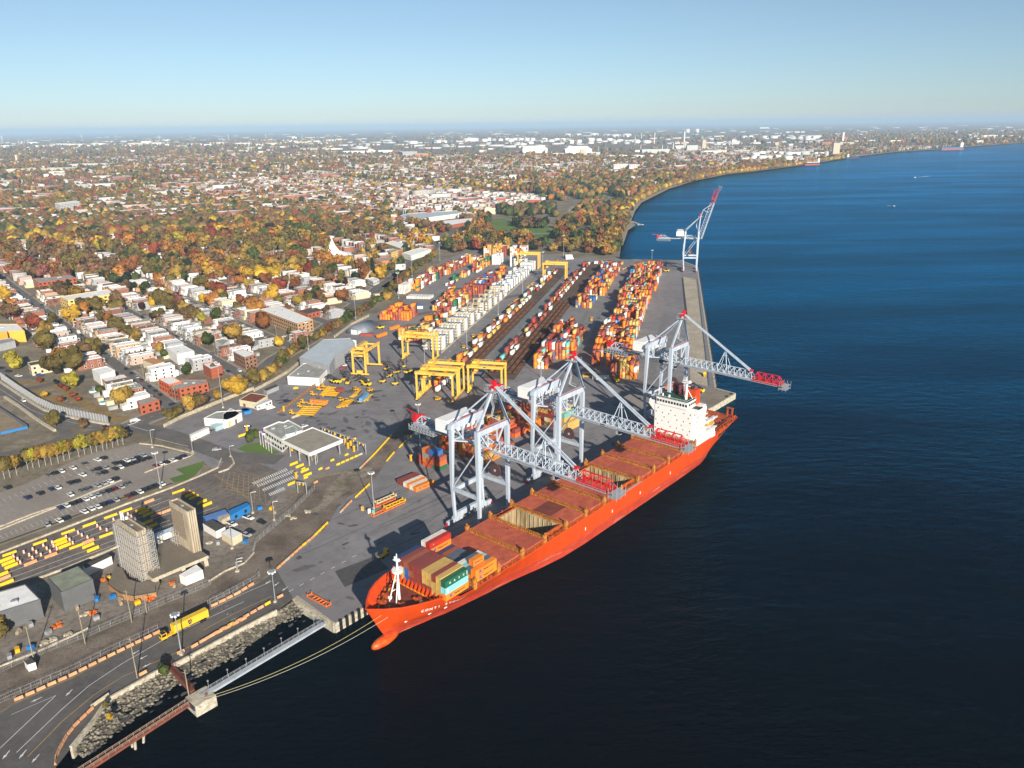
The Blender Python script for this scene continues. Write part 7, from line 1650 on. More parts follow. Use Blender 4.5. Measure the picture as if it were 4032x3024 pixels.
for i in range(170):
    D, p, side, si, k, W_, L_ = cand[i % NH]; c = rt.randrange(5); q = p+NA*side*(L_/2+rt.uniform(5, 11))+TA*rt.uniform(-3.5, 3.5); w1, w2, h1 = rt.uniform(2.5,6), rt.uniform(2.5,5), rt.uniform(2.2,3.4)
    o = MB().bx(-w1/2,w1/2,-w2/2,w2/2,0,h1).bx(-w1/2-.15,w1/2+.15,-w2/2-.15,w2/2+.15,h1,h1+.12).build('garden_shed', shw[c]); o.location = q; o.rotation_euler = (0,0,rad(40.3)); tag(o, '%s shed or garage behind the house, %s nearest in the back gardens' % (shn[c], nth(i)), 'shed', 'sheds in the back gardens')
for D, p, side, si, k, W_, L_ in cand[NH:]: HB.append((p.x, p.y, 0, L_, W_-.05, rt.choice([6.4,7.2,9]), rad(40.3), rt.choice(SC), rt.choice(TCo)))
# town farther out: terraces in strips towards the horizon
def in_land(X, Y_):   # inside the built-up area as seen
    return True
shore_line = [(2439,1008),(2467,908),(2497,828),(2571,773),(2632,743),(2700,722),(2863,685),(3120,655),(3230,636),(3389,610),(3700,587),(4032,562),(4300,545)]
def shore_x(y):
    for (x0,y0),(x1,y1) in zip(shore_line, shore_line[1:]):
        if y1 <= y <= y0: return x0+(x1-x0)*(y0-y)/(y0-y1)
    return 2439 if y > 1008 else 4300
n = 114
while n < 6500:
    for side in (-1, 1):
        t = 0.0; nn = 146+64*round((n-146)/64)+side*17
        while t < 6500:
            p = TN_(t, nn); X, Y_, D = ip(p) if p.dot(cF) > 50 else (0, 0, 0); run = rt.randint(2, 9)
            if D > 850 and -60 < X < 4100 and p.length < 6300 and 500 < Y_ < 930:
                ok = X < shore_x(Y_)-70 and not (1330 < X < 2650 and 548 < Y_ < 612) and not (1880 < X < 2480 and Y_ > 735) and not (X > 1700 and Y_ > 800)
                pr = (.26 if X < 1150 and Y_ > 700 else .44)*(.35+1.1*(1-patch(p.x, p.y)))
                if p.length < 1500 and p.dot(TA) < (blv_t(nn) or -9e9)+1500 and nn <= STR[-1]: ok = ok and Y_ < 720
                if ok and rt.random() < pr:
                    h = rt.choice([7,8,9]); sc_ = rt.choice(SC); tc_ = rt.choice(TCo)
                    for j in range(run):
                        q = TN_(t+j*9.0, nn+rt.uniform(-.6,.6)); HB.append((q.x, q.y, 0, rt.choice([14,16]), 8.6, h+rt.choice([0,0,.6]), rad(40.3), sc_ if rt.random() < .5 else rt.choice(SC), tc_ if rt.random() < .6 else rt.choice(TCo)))
            t += run*9.0+rt.choice([3, 9, 18])
    n += 64
for _ in range(420):          # pale sheds and estates far out towards the horizon
    X = rt.uniform(-100, 4200); Yh = 491.6-(X-2016)*math.tan(ROLL); p = A('x', X, Yh+rt.uniform(26, 90))
    if X > shore_x(Yh+70)-60: continue
    HB.append((p.x, p.y, 0, rt.uniform(40, 190), rt.uniform(30, 90), rt.uniform(7, 14), rt.uniform(-.4,.4), (.55,.55,.56), rt.choice([(.6,.6,.6),(.4,.4,.4),(.3,.25,.2)])))
for _ in range(260):          # larger flat roofed blocks among the terraces
    X, Yp = rt.uniform(-50, 3300), rt.uniform(560, 860); p = A('x', X, Yp)
    if X > shore_x(Yp)-90 or (1880 < X < 2480 and Yp > 735) or (X > 1500 and Yp > 800): continue
    HB.append((p.x, p.y, 0, rt.uniform(25, 80), rt.uniform(16, 34), rt.uniform(8, 15), rad(40.3), rt.choice(SC), rt.choice(TCo)))
tag(np_boxes('far_houses', HB[:60000], vcmat('far_house', .85, noise=.15, nscale=.2)), 'sea of small white roofed houses reaching towards the horizon', 'houses', kind='stuff')

# ------------------------------------------------------------------ trees
LEAF = {'orange':(.31,.135,.028),'yellow':(.47,.29,.03),'rust':(.20,.075,.025),'red':(.22,.05,.028),'olive':(.135,.105,.028),'green':(.055,.075,.02),'dark':(.018,.028,.012),'brown':(.145,.088,.042),'plum':(.035,.014,.016),'lime':(.30,.26,.03),'gold':(.29,.185,.035),'pink':(.24,.09,.07)}
def leafmat(k, v):
    m = mat('leaves_'+k, v, .85, noise=.55, nscale=.55, rnd=.22, spec=.15); b = m.node_tree.nodes['Principled BSDF']; b.inputs['Subsurface Weight'].default_value = 0; return m
LM = {k: leafmat(k, v) for k, v in LEAF.items()}
barkm = mat('bark', (.13,.10,.07), .95, noise=.3, nscale=2); birch = mat('pale_bark', (.45,.42,.36), .9, noise=.2, nscale=2)
def crown_arrays(seed, n, ax=(1,1,.85), leaf=.17, cone=False, core=True, lobes=7):
    r = np.random.RandomState(seed); lob = []
    for i in range(lobes):
        d = r.normal(size=3); d /= np.linalg.norm(d); d[2] = d[2]*.9+.1; lob.append((d*r.uniform(.32, .62)*np.array(ax), r.uniform(.36, .58)))
    V, Fs = [], []; o = 0
    for i in range(n):
        c, R_ = lob[i % lobes]; d = r.normal(size=3); d /= np.linalg.norm(d)
        p = c+d*R_*np.array([1,1,.9])*r.uniform(.78, 1.12)
        if cone: h = r.uniform(0, 1); a = r.uniform(0, 6.28); rr_ = (1-h)**.8*.42*r.uniform(.7, 1.15)+.03; p = np.array([rr_*math.cos(a), rr_*math.sin(a), h*2-1]); d = np.array([math.cos(a), math.sin(a), .5])
        t1 = np.cross(d, r.normal(size=3)); t1 /= np.linalg.norm(t1)+1e-9; t2 = np.cross(d, t1); s = leaf*r.uniform(.6, 1.4)
        tilt = d*s*r.uniform(-.5, .5)
        V += [p-t1*s, p+t2*s+tilt, p+t1*s, p-t2*s*.8-tilt]; Fs.append((o, o+1, o+2, o+3)); o += 4
    return np.array(V), np.array(Fs)
def crown_mesh(seed, n, **kw):
    V, Fq = crown_arrays(seed, n, **kw); m = MB(); m.v = [tuple(v) for v in V]; m.f = [tuple(f) for f in Fq]; m.mi = [0]*len(m.f)
    r = np.random.RandomState(seed+99); co = IV*(.66 if not kw.get('cone') else .3)*r.uniform(.8, 1.12, (len(IV), 1))*np.array([1,1,.8 if not kw.get('cone') else 2.3]); m.add([tuple(v) for v in co], [tuple(f) for f in IF])
    o = m.build('crown', LM['olive']); me = o.data; bpy.data.objects.remove(o); return me
CRN = [crown_mesh(s, 620, ax=(1,1,a)) for s, a in ((1,1.0),(2,.95),(3,1.25),(4,1.1),(5,.95))]; CON = crown_mesh(9, 420, cone=True); COLM = crown_mesh(12, 380, ax=(.62,.62,1.35), lobes=6)
def trunk_mesh(h, m_):
    q = MB(); q.bar((0,0,0), (0,0,h), .09*h, n=7, w2=.05*h)
    for i in range(5): a = i*1.3; q.bar((0,0,h*.65), (math.cos(a)*h*.45, math.sin(a)*h*.45, h*1.25), .04*h, n=5, w2=.015*h)
    o = q.build('trunk', m_); me = o.data; bpy.data.objects.remove(o); return me
TR1, TR2 = trunk_mesh(1.0, barkm), trunk_mesh(1.0, birch)
NT = [0]; TREEPT = []
def tree(p, r_, col, label, kind='round', name='broadleaf_tree', hs=1.0, group='autumn trees of the town'):
    NT[0] += 1; o = empty(name, p, rt.uniform(0, 6.28), label, 'tree', group); th = r_*.95*hs
    t = sub('trunk', TR2 if kind == 'birch' else TR1, o); t.scale = (th*(.8 if kind == 'birch' else 1),)*2+(th*(1.5 if kind == 'birch' else 1),)
    c = sub('crown', CON if kind == 'cone' else COLM if kind in ('col', 'birch') else rt.choice(CRN), o, LM[col]); c.scale = (r_*rt.uniform(.93,1.07), r_*rt.uniform(.93,1.07), r_*rt.uniform(1.0,1.2)); c.location = (0,0, r_*(1.25 if kind == 'round' else 1.15)*hs if kind != 'birch' else r_*2.2)
    c.rotation_euler = (0,0,rt.uniform(0,6)); TREEPT.append((p.x, p.y, r_)); return o
CW = {'orange':'orange','yellow':'bright yellow','rust':'rust brown','red':'deep red','olive':'olive brown','green':'green','dark':'dark green','brown':'brown','plum':'dark purple','lime':'yellow green','gold':'golden','pink':'dusty pink'}
HT_ = 'a,60,330,9,yellow;a,52,385,5,dark;a,95,470,9,brown;a,300,560,8,red;a,400,640,8,gold;a,400,750,10,olive;a,125,900,7.5,lime;a,560,860,8,orange;a,640,930,11,olive;a,470,940,8,olive;a,735,810,8,brown;a,830,790,8,olive;a,640,1060,6,lime;a,650,500,9,yellow;a,870,400,8,lime;a,1015,410,8,olive;a,960,490,5.5,orange;a,1040,590,7.5,olive;a,1140,620,6,olive;a,1190,660,6,gold;a,1235,385,4.5,plum;a,1345,470,4.5,plum;a,1397,480,4,orange;a,1540,370,8.5,pink;a,1570,430,5,green;a,1760,325,5.5,yellow;a,1850,350,7.5,orange;a,1925,270,5,orange;a,955,130,6,orange;a,770,110,5,gold;a,1100,180,9,dark;a,1200,170,7,green;a,1270,245,7,green;a,1375,150,7,orange;a,1390,230,5,rust;a,1500,170,8,olive;a,1460,290,6,gold;a,2045,660,9,gold;a,1990,640,6,green;a,1812,700,6.5,green;a,2150,730,7,brown;a,2085,410,6,olive;a,1960,330,6,green;a,1700,470,6,olive;a,1760,500,5,lime;a,1890,490,7,green;a,1085,1230,8,gold;a,2090,1120,5.5,yellow;a,1905,1170,4,gold;a,1870,950,4,brown;a,1650,1270,6,gold;a,1750,1230,5.5,brown;a,1700,1250,5,olive;a,1480,1350,4.5,olive;a,1540,1330,4.5,olive;a,1640,950,5,green;a,1400,760,4.5,gold;a,1430,800,4,green;a,880,1115,3.5,green;a,945,730,2.5,dark;a,480,330,4,green;a,380,260,5,olive;a,350,255,3,yellow;a,700,215,5,olive;a,2150,40,6,green;a,1890,210,5,olive;a,1700,215,3,red;a,2180,200,6,gold;a,1600,90,7,olive;a,1720,100,6,orange;a,1830,150,6,rust;b,180,330,10,yellow;b,215,345,6,olive;b,110,170,8,rust;b,55,60,8,orange;b,375,220,8,rust;b,350,160,5,gold;b,395,360,7.5,gold;b,480,350,7,olive;b,600,290,5.5,orange;b,775,320,8.5,rust;b,640,430,5.5,brown;b,20,440,8,orange;b,100,560,9,rust;b,70,520,7,orange;b,225,710,5,yellow;b,310,600,3.5,green;b,410,130,5,gold;b,260,60,7,green;b,330,80,6,olive;b,530,50,7,green;b,620,90,7,olive;b,690,60,7,green;b,790,170,5,plum;b,880,130,6,dark;b,760,90,4,lime;b,940,110,5,dark;b,580,200,5,gold;b,905,230,4,green;b,945,230,4,olive;b,1030,70,5,gold;b,1130,50,6,gold;b,1200,40,6,olive;b,1250,90,5,green;b,470,260,5,brown;e,650,455,2.2,red;e,1000,540,2.2,red;e,1090,580,2,red;e,1195,690,2.2,red;e,1275,760,2.2,red;e,915,470,2,dark;e,725,690,2.4,yellow;e,1000,770,2.6,rust;e,910,1170,5,olive;e,850,1150,4,olive;e,1350,1200,3.5,brown;g,55,150,6.5,yellow;g,150,120,6,gold;g,280,60,6,olive;g,270,680,4.5,green;F,1375,960,3,gold;l,-20,490,4,gold;l,40,500,3,olive;l,1480,840,2.6,green;l,995,1240,1.4,yellow;l,960,1130,1.3,olive'
tc2 = {}
for s_ in HT_.split(';'):
    k, x, y, r_, c = s_.split(','); tc2[(k,c)] = tc2.get((k,c), 0)+1
    wh = {'a':'at the left of town','b':'in town by the boulevard','e':'on the tan grass slope','g':'near the depot wall','F':'by the far hedge','l':'near the lower left road'}[k]
    tree(A(k, float(x), float(y)), float(r_), c, '%s tree, %s of its colour %s' % (CW[c], nth(tc2[(k,c)]-1), wh))
for i, (x, y) in enumerate(((40,520),(90,510),(150,490),(245,440),(290,430),(345,420),(400,405),(450,400),(510,385),(560,365),(610,350),(690,330),(740,310),(800,300),(845,285),(900,275),(935,262),(985,250),(1030,230),(1075,225))):
    tree(A('d', x, y), 4.3, rt.choice(['gold','lime','gold','olive']), '%s slim golden tree with pale trunk, from the left of the car park row' % nth(i), 'birch', 'slender_tree', 1, 'row of slim trees beside the car park')
hg = [A('a',1440,1390), A('a',1560,1310), A('a',1900,1180)]
hedge = [A('b',60,1000), A('b',180,910), A('b',260,840), A('b',380,740), A('b',480,665), A('b',600,620), A('b',700,540), A('b',800,480), A('b',900,430), A('b',980,380), A('b',1060,320), A('b',1150,290), A('y',60,760), A('y',150,660), A('y',240,560), A('y',330,480), A('y',430,400), A('y',520,360), A('y',620,290)]
i = 0
for a, b in zip(hedge, hedge[1:]):
    L = (b-a).length; d = 0
    while d < L:
        p = a+(b-a)*(d/L)+Vector((rt.uniform(-2.5,1.5), rt.uniform(-2,2), -.6)); tree(p, rt.uniform(4.0,5.8), rt.choice(['olive','olive','brown','green','gold','olive','rust']), '%s shrub counted up the hedge along the terminal wall' % nth(i), 'round', 'hedge_shrub', .75, 'hedge shrubs along the terminal wall'); i += 1; d += 9.5
# random individual trees up to the limit, then merged masses
def blocked(p):
    X, Y_, D = ip(p)
    for e in EXC:
        if (p.x-e[0])**2+(p.y-e[1])**2 < (e[2]-3)**2: return True
    n = p.dot(NA); m_ = (n-146) % 64
    if D < 1500 and (m_ < 6.5 or m_ > 57.5): return True
    t0 = blv_t(n)
    return t0 is not None and p.dot(TA) < t0+9
rand = []; tries = 0
while len(rand) < 1900 and tries < 30000:
    tries += 1; X = rt.uniform(-60, 2300); Y_ = rt.uniform(860, 1290) if rt.random() < .75 else rt.uniform(760, 900); p = A('x', X, Y_)
    if p.length > 1700 or blocked(p): continue
    n = p.dot(NA); m_ = (n-146) % 64; yard_ = 24 < m_ < 40; pr = .8 if yard_ else .08
    if Y_ > 1110: pr *= (.10 if X < 1500 else .25)
    elif X < 1300 and Y_ > 880: pr = .85 if yard_ else .22
    else: pr *= .8
    if X > 1900 and Y_ > 740 or rt.random() > pr: continue
    if any(abs(p.x-h[0]) < 8 and abs(p.y-h[1]) < 8 for h in HRECT) and not (X < 1300 and rt.random() < .15): continue
    if any((p.x-q[0])**2+(p.y-q[1])**2 < 52 for q in rand): continue
    rand.append((p.x, p.y))
rand.sort(key=lambda q: q[0]**2+q[1]**2)
BLK = ['orange']*4+['gold']*4+['olive']*8+['green']*4+['rust']*5+['dark']*2+['brown']*5+['yellow']+['red']*2+['lime']*1+['plum']
PALS = (['olive','olive','green','gold','brown','olive'],['rust','orange','brown','red','rust','olive'],['gold','orange','yellow','olive','gold','brown'],['green','dark','olive','olive','brown','green'],['brown','olive','rust','brown','pink','olive'])
def pick(x, y):
    if rt.random() < .3: return rt.choice(BLK)
    return rt.choice(PALS[int(patch(x, y, 85, 3)*4.999) if rt.random() < .8 else rt.randrange(5)])
rest = []; num = {}
for x, y in rand:
    c = pick(x, y); r_ = rt.uniform(4.0, 9.0); X, Y_, D = ip(Vector((x, y, 0)))
    if X < 1300 and Y_ < 1120: r_ *= 1.3
    if NT[0] < 298:
        num[c] = num.get(c, 0)+1; tree(Vector((x, y, 0)), r_, c, '%s crowned town tree, %s nearest of that colour beyond the labelled gardens' % (CW[c], nth(num[c]-1)) if False else '%s tree between the back gardens, %s nearest of that colour' % (CW[c], nth(num[c]-1)), 'cone' if c == 'dark' and rt.random() < .4 else 'round')
    else:
        rest.append((x, y, r_, c, 0))
        if rt.random() < .6: rest.append((x+rt.uniform(-6,6), y+rt.uniform(-6,6), r_*rt.uniform(.6,.95), c if rt.random() < .6 else pick(x, y), 0))
# the park, the shore and everything farther away
LAWN = [('F',[(962,690),(1010,668),(1110,662),(1190,682),(1215,712),(1330,725),(1350,765),(1240,768),(1150,745),(990,762),(955,730)]),('F',[(1240,772),(1345,762),(1335,835),(1235,832)]),('F',[(1508,742),(1590,738),(1600,772),(1520,778)]),('F',[(1668,530),(1720,525),(1700,550)]),('F',[(1820,500),(1880,498),(1860,525),(1825,525)])]
def fill(poly_k, n_, cols, r0, r1, pts):
    P = [A(poly_k, x, y) for x, y in pts]; xs = [p.x for p in P]; ys = [p.y for p in P]; c_ = 0; t_ = 0
    while c_ < n_ and t_ < n_*30:
        t_ += 1; x, y = rt.uniform(min(xs), max(xs)), rt.uniform(min(ys), max(ys)); ins = False; j = len(P)-1
        for i in range(len(P)):
            if (P[i].y > y) != (P[j].y > y) and x < (P[j].x-P[i].x)*(y-P[i].y)/(P[j].y-P[i].y)+P[i].x: ins = not ins
            j = i
        if ins and n_ != 60:
            X_, Yq, _ = ip(Vector((x, y, 0))); fx, fy = (X_-1350)*1.6385, (Yq-450)*1.6385
            if any(min(q[0] for q in L_)-12 < fx < max(q[0] for q in L_)+12 and min(q[1] for q in L_) < fy < max(q[1] for q in L_)+18 for _k, L_ in LAWN[:4]): ins = False
        if ins: rest.append((x, y, rt.uniform(r0, r1), rt.choice(cols), 0)); c_ += 1
PARK = ['olive']*6+['brown']*4+['green']*5+['dark']*2+['orange']*3+['rust']*3+['gold']*3+['red']
for k, P in LAWN: struct('lawn', MB().sheet([A(k, x, y) for x, y in P], .08), grassm)
struct('baseball_diamond', MB().sheet([A('F',x,y) for x, y in ((1030,684),(1060,676),(1112,680),(1100,690),(1050,691))], .12), dirtm)
struct('park_path', MB().ribbon([A('F',1200,775), A('F',1340,765), A('F',1400,690), A('F',1480,600), A('F',1600,550), A('F',1700,530)], 7, .1), side_m)
GA = [(640,860),(760,770),(850,730),(940,660),(955,730),(985,770),(1150,775),(1235,780),(1235,835),(1350,835),(1350,760),(1420,700),(1500,620),(1640,545),(1700,560),(1880,560),(1860,640),(1820,720),(1790,800),(1770,905),(1500,905),(1280,880),(1080,880),(860,890),(640,900)]
fill('F', 620, PARK, 4.5, 9, GA)
fill('F', 60, ['dark','green','dark','brown','plum'], 5, 8, [(1110,700),(1320,720),(1320,742),(1130,735)])
fill('F', 90, ['green','dark','olive','brown'], 6, 9, [(1000,600),(1360,600),(1380,680),(1200,675),(1110,655),(1000,660)])
fill('F', 420, PARK+['gold','gold','dark','dark'], 6, 11, [(1200,470),(1500,420),(1800,390),(2050,390),(2212,380),(2212,430),(1980,500),(1880,560),(1640,540),(1500,560),(1300,560)])
for (a, b) in zip(shore, shore[1:]):            # golden willows along the shore
    L = (b-a).length
    if a.length > 4200: break
    n_ = int(L/9)
    for i in range(n_):
        p = a+(b-a)*(i/n_); nv = Vector((-(b-a).y, (b-a).x, 0)).normalized()
        for off in (13, 22): q = p+nv*(off+rt.uniform(-4,4)); rest.append((q.x, q.y, rt.uniform(5, 8), rt.choice(['gold','gold','orange','olive','brown','yellow']), 0))
fill('R', 300, ['brown','gold','olive','rust'], 7, 11, [(0,400),(200,370),(450,330),(650,305),(720,320),(600,345),(300,378),(0,455)])
BF = ['brown']*9+['olive']*9+['rust']*4+['green']*5+['dark']*3+['orange']*2+['gold']*2+['red']+['plum']
t_ = 0
for _ in range(60000):
    u_ = rt.random(); Yp = 505+(u_**1.35)*430; X = rt.uniform(-150, 4250); Yp2 = Yp-(X-2016)*math.tan(ROLL)
    p = A('x', X, Yp2) if Yp2 > 512-(X-2016)*math.tan(ROLL) else None
    if p is None or p.length > 15000 or p.length < 950 or X > shore_x(Yp2)-14: continue
    if Yp2 > 760 and 1550 < X: continue
    if p.length < 1500 and (Yp2 > 850 or X > 1300) and rt.random() < .5: continue
    m_ = (p.dot(NA)-146) % 64
    if rt.random() > .45+.75*patch(p.x, p.y): continue
    if p.length < 4000 and (9 < m_ < 25 or 39 < m_ < 55) and rt.random() < .72: continue
    if p.length < 4000 and (m_ < 5 or m_ > 59) and rt.random() < .5: continue
    if 1330 < X < 2650 and 548 < Yp2 < 606 and rt.random() < .88: continue
    if 2650 < X < 3230 and 520 < Yp2 < 640 and rt.random() < .75: continue
    rest.append((p.x, p.y, rt.uniform(4.5, 8)*(1 if p.length < 3500 else 1.3 if p.length < 7000 else 2.0), (rt.choice(BF) if rt.random() < .45 else pick(p.x*.35, p.y*.35)), 0))
Vp, Fp, Cp, base = [], [], [], 0; Vi, Fi, Ci, bi_ = [], [], [], 0
proto = [crown_arrays(50+i, 150, leaf=.22, lobes=8, ax=(1.05,1,1.0)) for i in range(6)]; jit = [npr.uniform(.72, 1.2, (len(IV), 1)) for _ in range(8)]
for x, y, r_, c, _ in rest:
    D = math.hypot(x, y); col = np.array(LEAF[c])*rt.uniform(.8, 1.2)
    a = rt.uniform(0, 6.28); ca, sa = math.cos(a), math.sin(a)
    def put(P, hz_):
        P = P*np.array([r_, r_, r_*1.12]); return np.stack([P[:,0]*ca-P[:,1]*sa+x, P[:,0]*sa+P[:,1]*ca+y, P[:,2]+hz_], -1)
    if D < 1500:
        V, Fq = proto[rt.randrange(6)]; Vp.append(put(V, r_*1.2)); Fp.append(Fq+base); base += len(V); Cp.append(col[None]*npr.uniform(.75, 1.25, (len(Fq), 1)))
    k = .62 if D < 1500 else 1.0
    Vi.append(put(IV*jit[rt.randrange(8)]*k, r_*.95)); Fi.append(IF+bi_); bi_ += len(IV); Ci.append(col[None]*(npr.uniform(.8, 1.2, (len(IF), 1)) if D > 1500 else np.ones((len(IF), 1))*.9))
lv = vcmat('far_leaves', .9, noise=.35, nscale=.25)
tag(np_mesh('park_and_town_foliage', np.concatenate(Vp), np.concatenate(Fp), np.concatenate(Cp), lv), 'leafy tops of the autumn trees in the park and middle town', 'trees', kind='stuff')
tag(np_mesh('distant_woods', np.concatenate(Vi), np.concatenate(Fi), np.concatenate(Ci), lv), 'brown and rust autumn woods spreading to the horizon', 'trees', kind='stuff')

# ------------------------------------------------------------------ far industry, ships, boats
tankm = mat('tank_white', (.76,.76,.74), .6, noise=.08, nscale=.05); tankg = mat('tank_green_grey', (.42,.46,.45), .7); beige = mat('silo_beige', (.50,.43,.33), .8, noise=.15, nscale=.1); rustm = mat('far_rust', (.35,.12,.07), .9); coalm = mat('coal', (.012,.014,.018), 1)
def spx(k, x, y, w_):
    p = A(k, x, y); s = CROP[k][2]; D = ip(p)[2]; return p, w_/s*D/FPX
def tank(k, x, y, w_, h, m_, label):
    p, W_ = spx(k, x, y, w_); _, H_ = spx(k, x, y, h); o = empty('storage_tank', p, 0, label, 'tank', 'far storage tanks'); MB().cyl((0,0,0), W_/2, H_, n=20).build('tank_shell', m_, o); MB().bar((0,0,H_), (0,0,H_+W_*.06), W_*.98, n=20, w2=W_*.1).build('tank_roof', m_, o)
TK = [('R',x,y,w_,h) for x, y, w_, h in ((480,272,52,24),(520,262,50,22),(560,258,52,22),(600,258,40,20),(525,290,62,22),(470,285,40,18),(570,288,40,20),(615,285,60,22),(630,300,40,20),(690,302,62,32),(700,272,70,26),(640,262,40,20),(745,268,50,24),(790,264,80,26),(870,266,28,20),(905,268,40,22),(950,268,54,28),(1915,188,50,18),(45,118,26,22),(105,118,26,22),(410,152,36,12),(450,150,34,12),(540,152,42,12),(600,154,50,12),(720,152,40,10),(770,154,30,10),(820,154,40,12),(880,154,52,16),(470,178,30,12))]
TK += [('F',x,y,w_,h) for x, y, w_, h in ((455,190,60,16),(620,184,40,15),(655,184,38,14),(825,174,104,18),(915,176,40,16),(945,172,24,20),(975,170,30,12),(1018,172,32,14),(1060,168,30,14),(1085,178,40,18),(1110,168,34,14),(1150,172,40,16),(1190,168,36,14),(1225,168,34,14),(1090,196,36,12),(1160,200,40,12),(1210,192,44,14),(1275,184,36,16),(1300,168,40,14),(1345,178,40,14),(1380,170,40,14),(1420,170,34,14),(1470,188,44,20),(1525,182,34,16),(1600,190,40,14),(1450,136,40,10),(1520,136,40,10),(1620,136,60,12),(1700,140,60,12),(1760,148,70,16),(1830,146,60,18),(1600,170,50,16),(1650,172,40,14),(1720,170,40,14),(1730,282,60,16),(1800,280,70,16),(1900,286,90,20),(1990,280,60,16),(1760,188,40,14),(1830,192,40,14),(1900,186,40,16),(1960,186,50,16))]
for i, (k, x, y, w_, h) in enumerate(TK): tank(k, x, y, w_, h, tankg if (i*7) % 11 == 3 else tankm, '%s pale storage tank in %s' % (nth(i), 'the group by the river' if k == 'R' else 'the far inland tank farm'))
def fbox(k, x, y, w_, h, dep, m_, nm, label, cat, group=None, rz=0.0, gable=False):
    p, W_ = spx(k, x, y, w_); _, H_ = spx(k, x, y, h); D_ = W_*dep; o = empty(nm, p, rz, label, cat, group)
    MB().bx(-W_/2, W_/2, 0, D_, 0, H_).build('wall', m_, o)
    if gable: MB().add([(-W_/2,0,H_),(W_/2,0,H_),(W_/2,D_,H_),(-W_/2,D_,H_),(-W_*.35,D_/2,H_*1.5),(W_*.35,D_/2,H_*1.5)], [(0,1,5,4),(1,2,5),(2,3,4,5),(3,0,4)]).build('roof', m_, o)
    else: MB().bx(-W_/2+W_*.01, W_/2-W_*.01, D_*.02, D_*.98, H_, H_+.4).build('roof', roofw, o)
    return o
WH = [(20,135,70,14),(60,128,60,10),(110,118,70,12),(150,105,60,10),(210,112,60,14),(260,132,60,12),(330,130,90,12),(400,122,70,14),(480,124,120,14),(560,130,100,12),(620,104,70,8),(700,100,60,8),(640,120,80,14),(820,128,70,12),(900,122,140,18),(945,112,60,20),(1000,120,90,18),(1060,122,60,12),(1100,105,90,8),(1160,132,80,10),(1240,118,70,10),(1320,122,90,10),(1400,112,90,12),(1440,108,80,10),(1560,118,110,14),(1650,122,90,12),(1740,118,110,14),(1790,112,60,10),(1850,92,60,8),(1900,100,90,10),(1960,108,90,12),(2020,100,90,10),(2090,112,80,10),(2130,92,70,10),(2190,86,40,10),(860,158,30,8),(1080,96,30,12),(1900,75,30,10),(2000,74,60,8)]
for i, (x, y, w_, h) in enumerate(WH): fbox('f', x, y, w_, h, .5, (wallw, tankm, wallc, tankm)[i % 4], 'warehouse', '%s warehouse from the left in the pale strip under the horizon' % nth(i), 'warehouse', 'far warehouses under the horizon', .1)
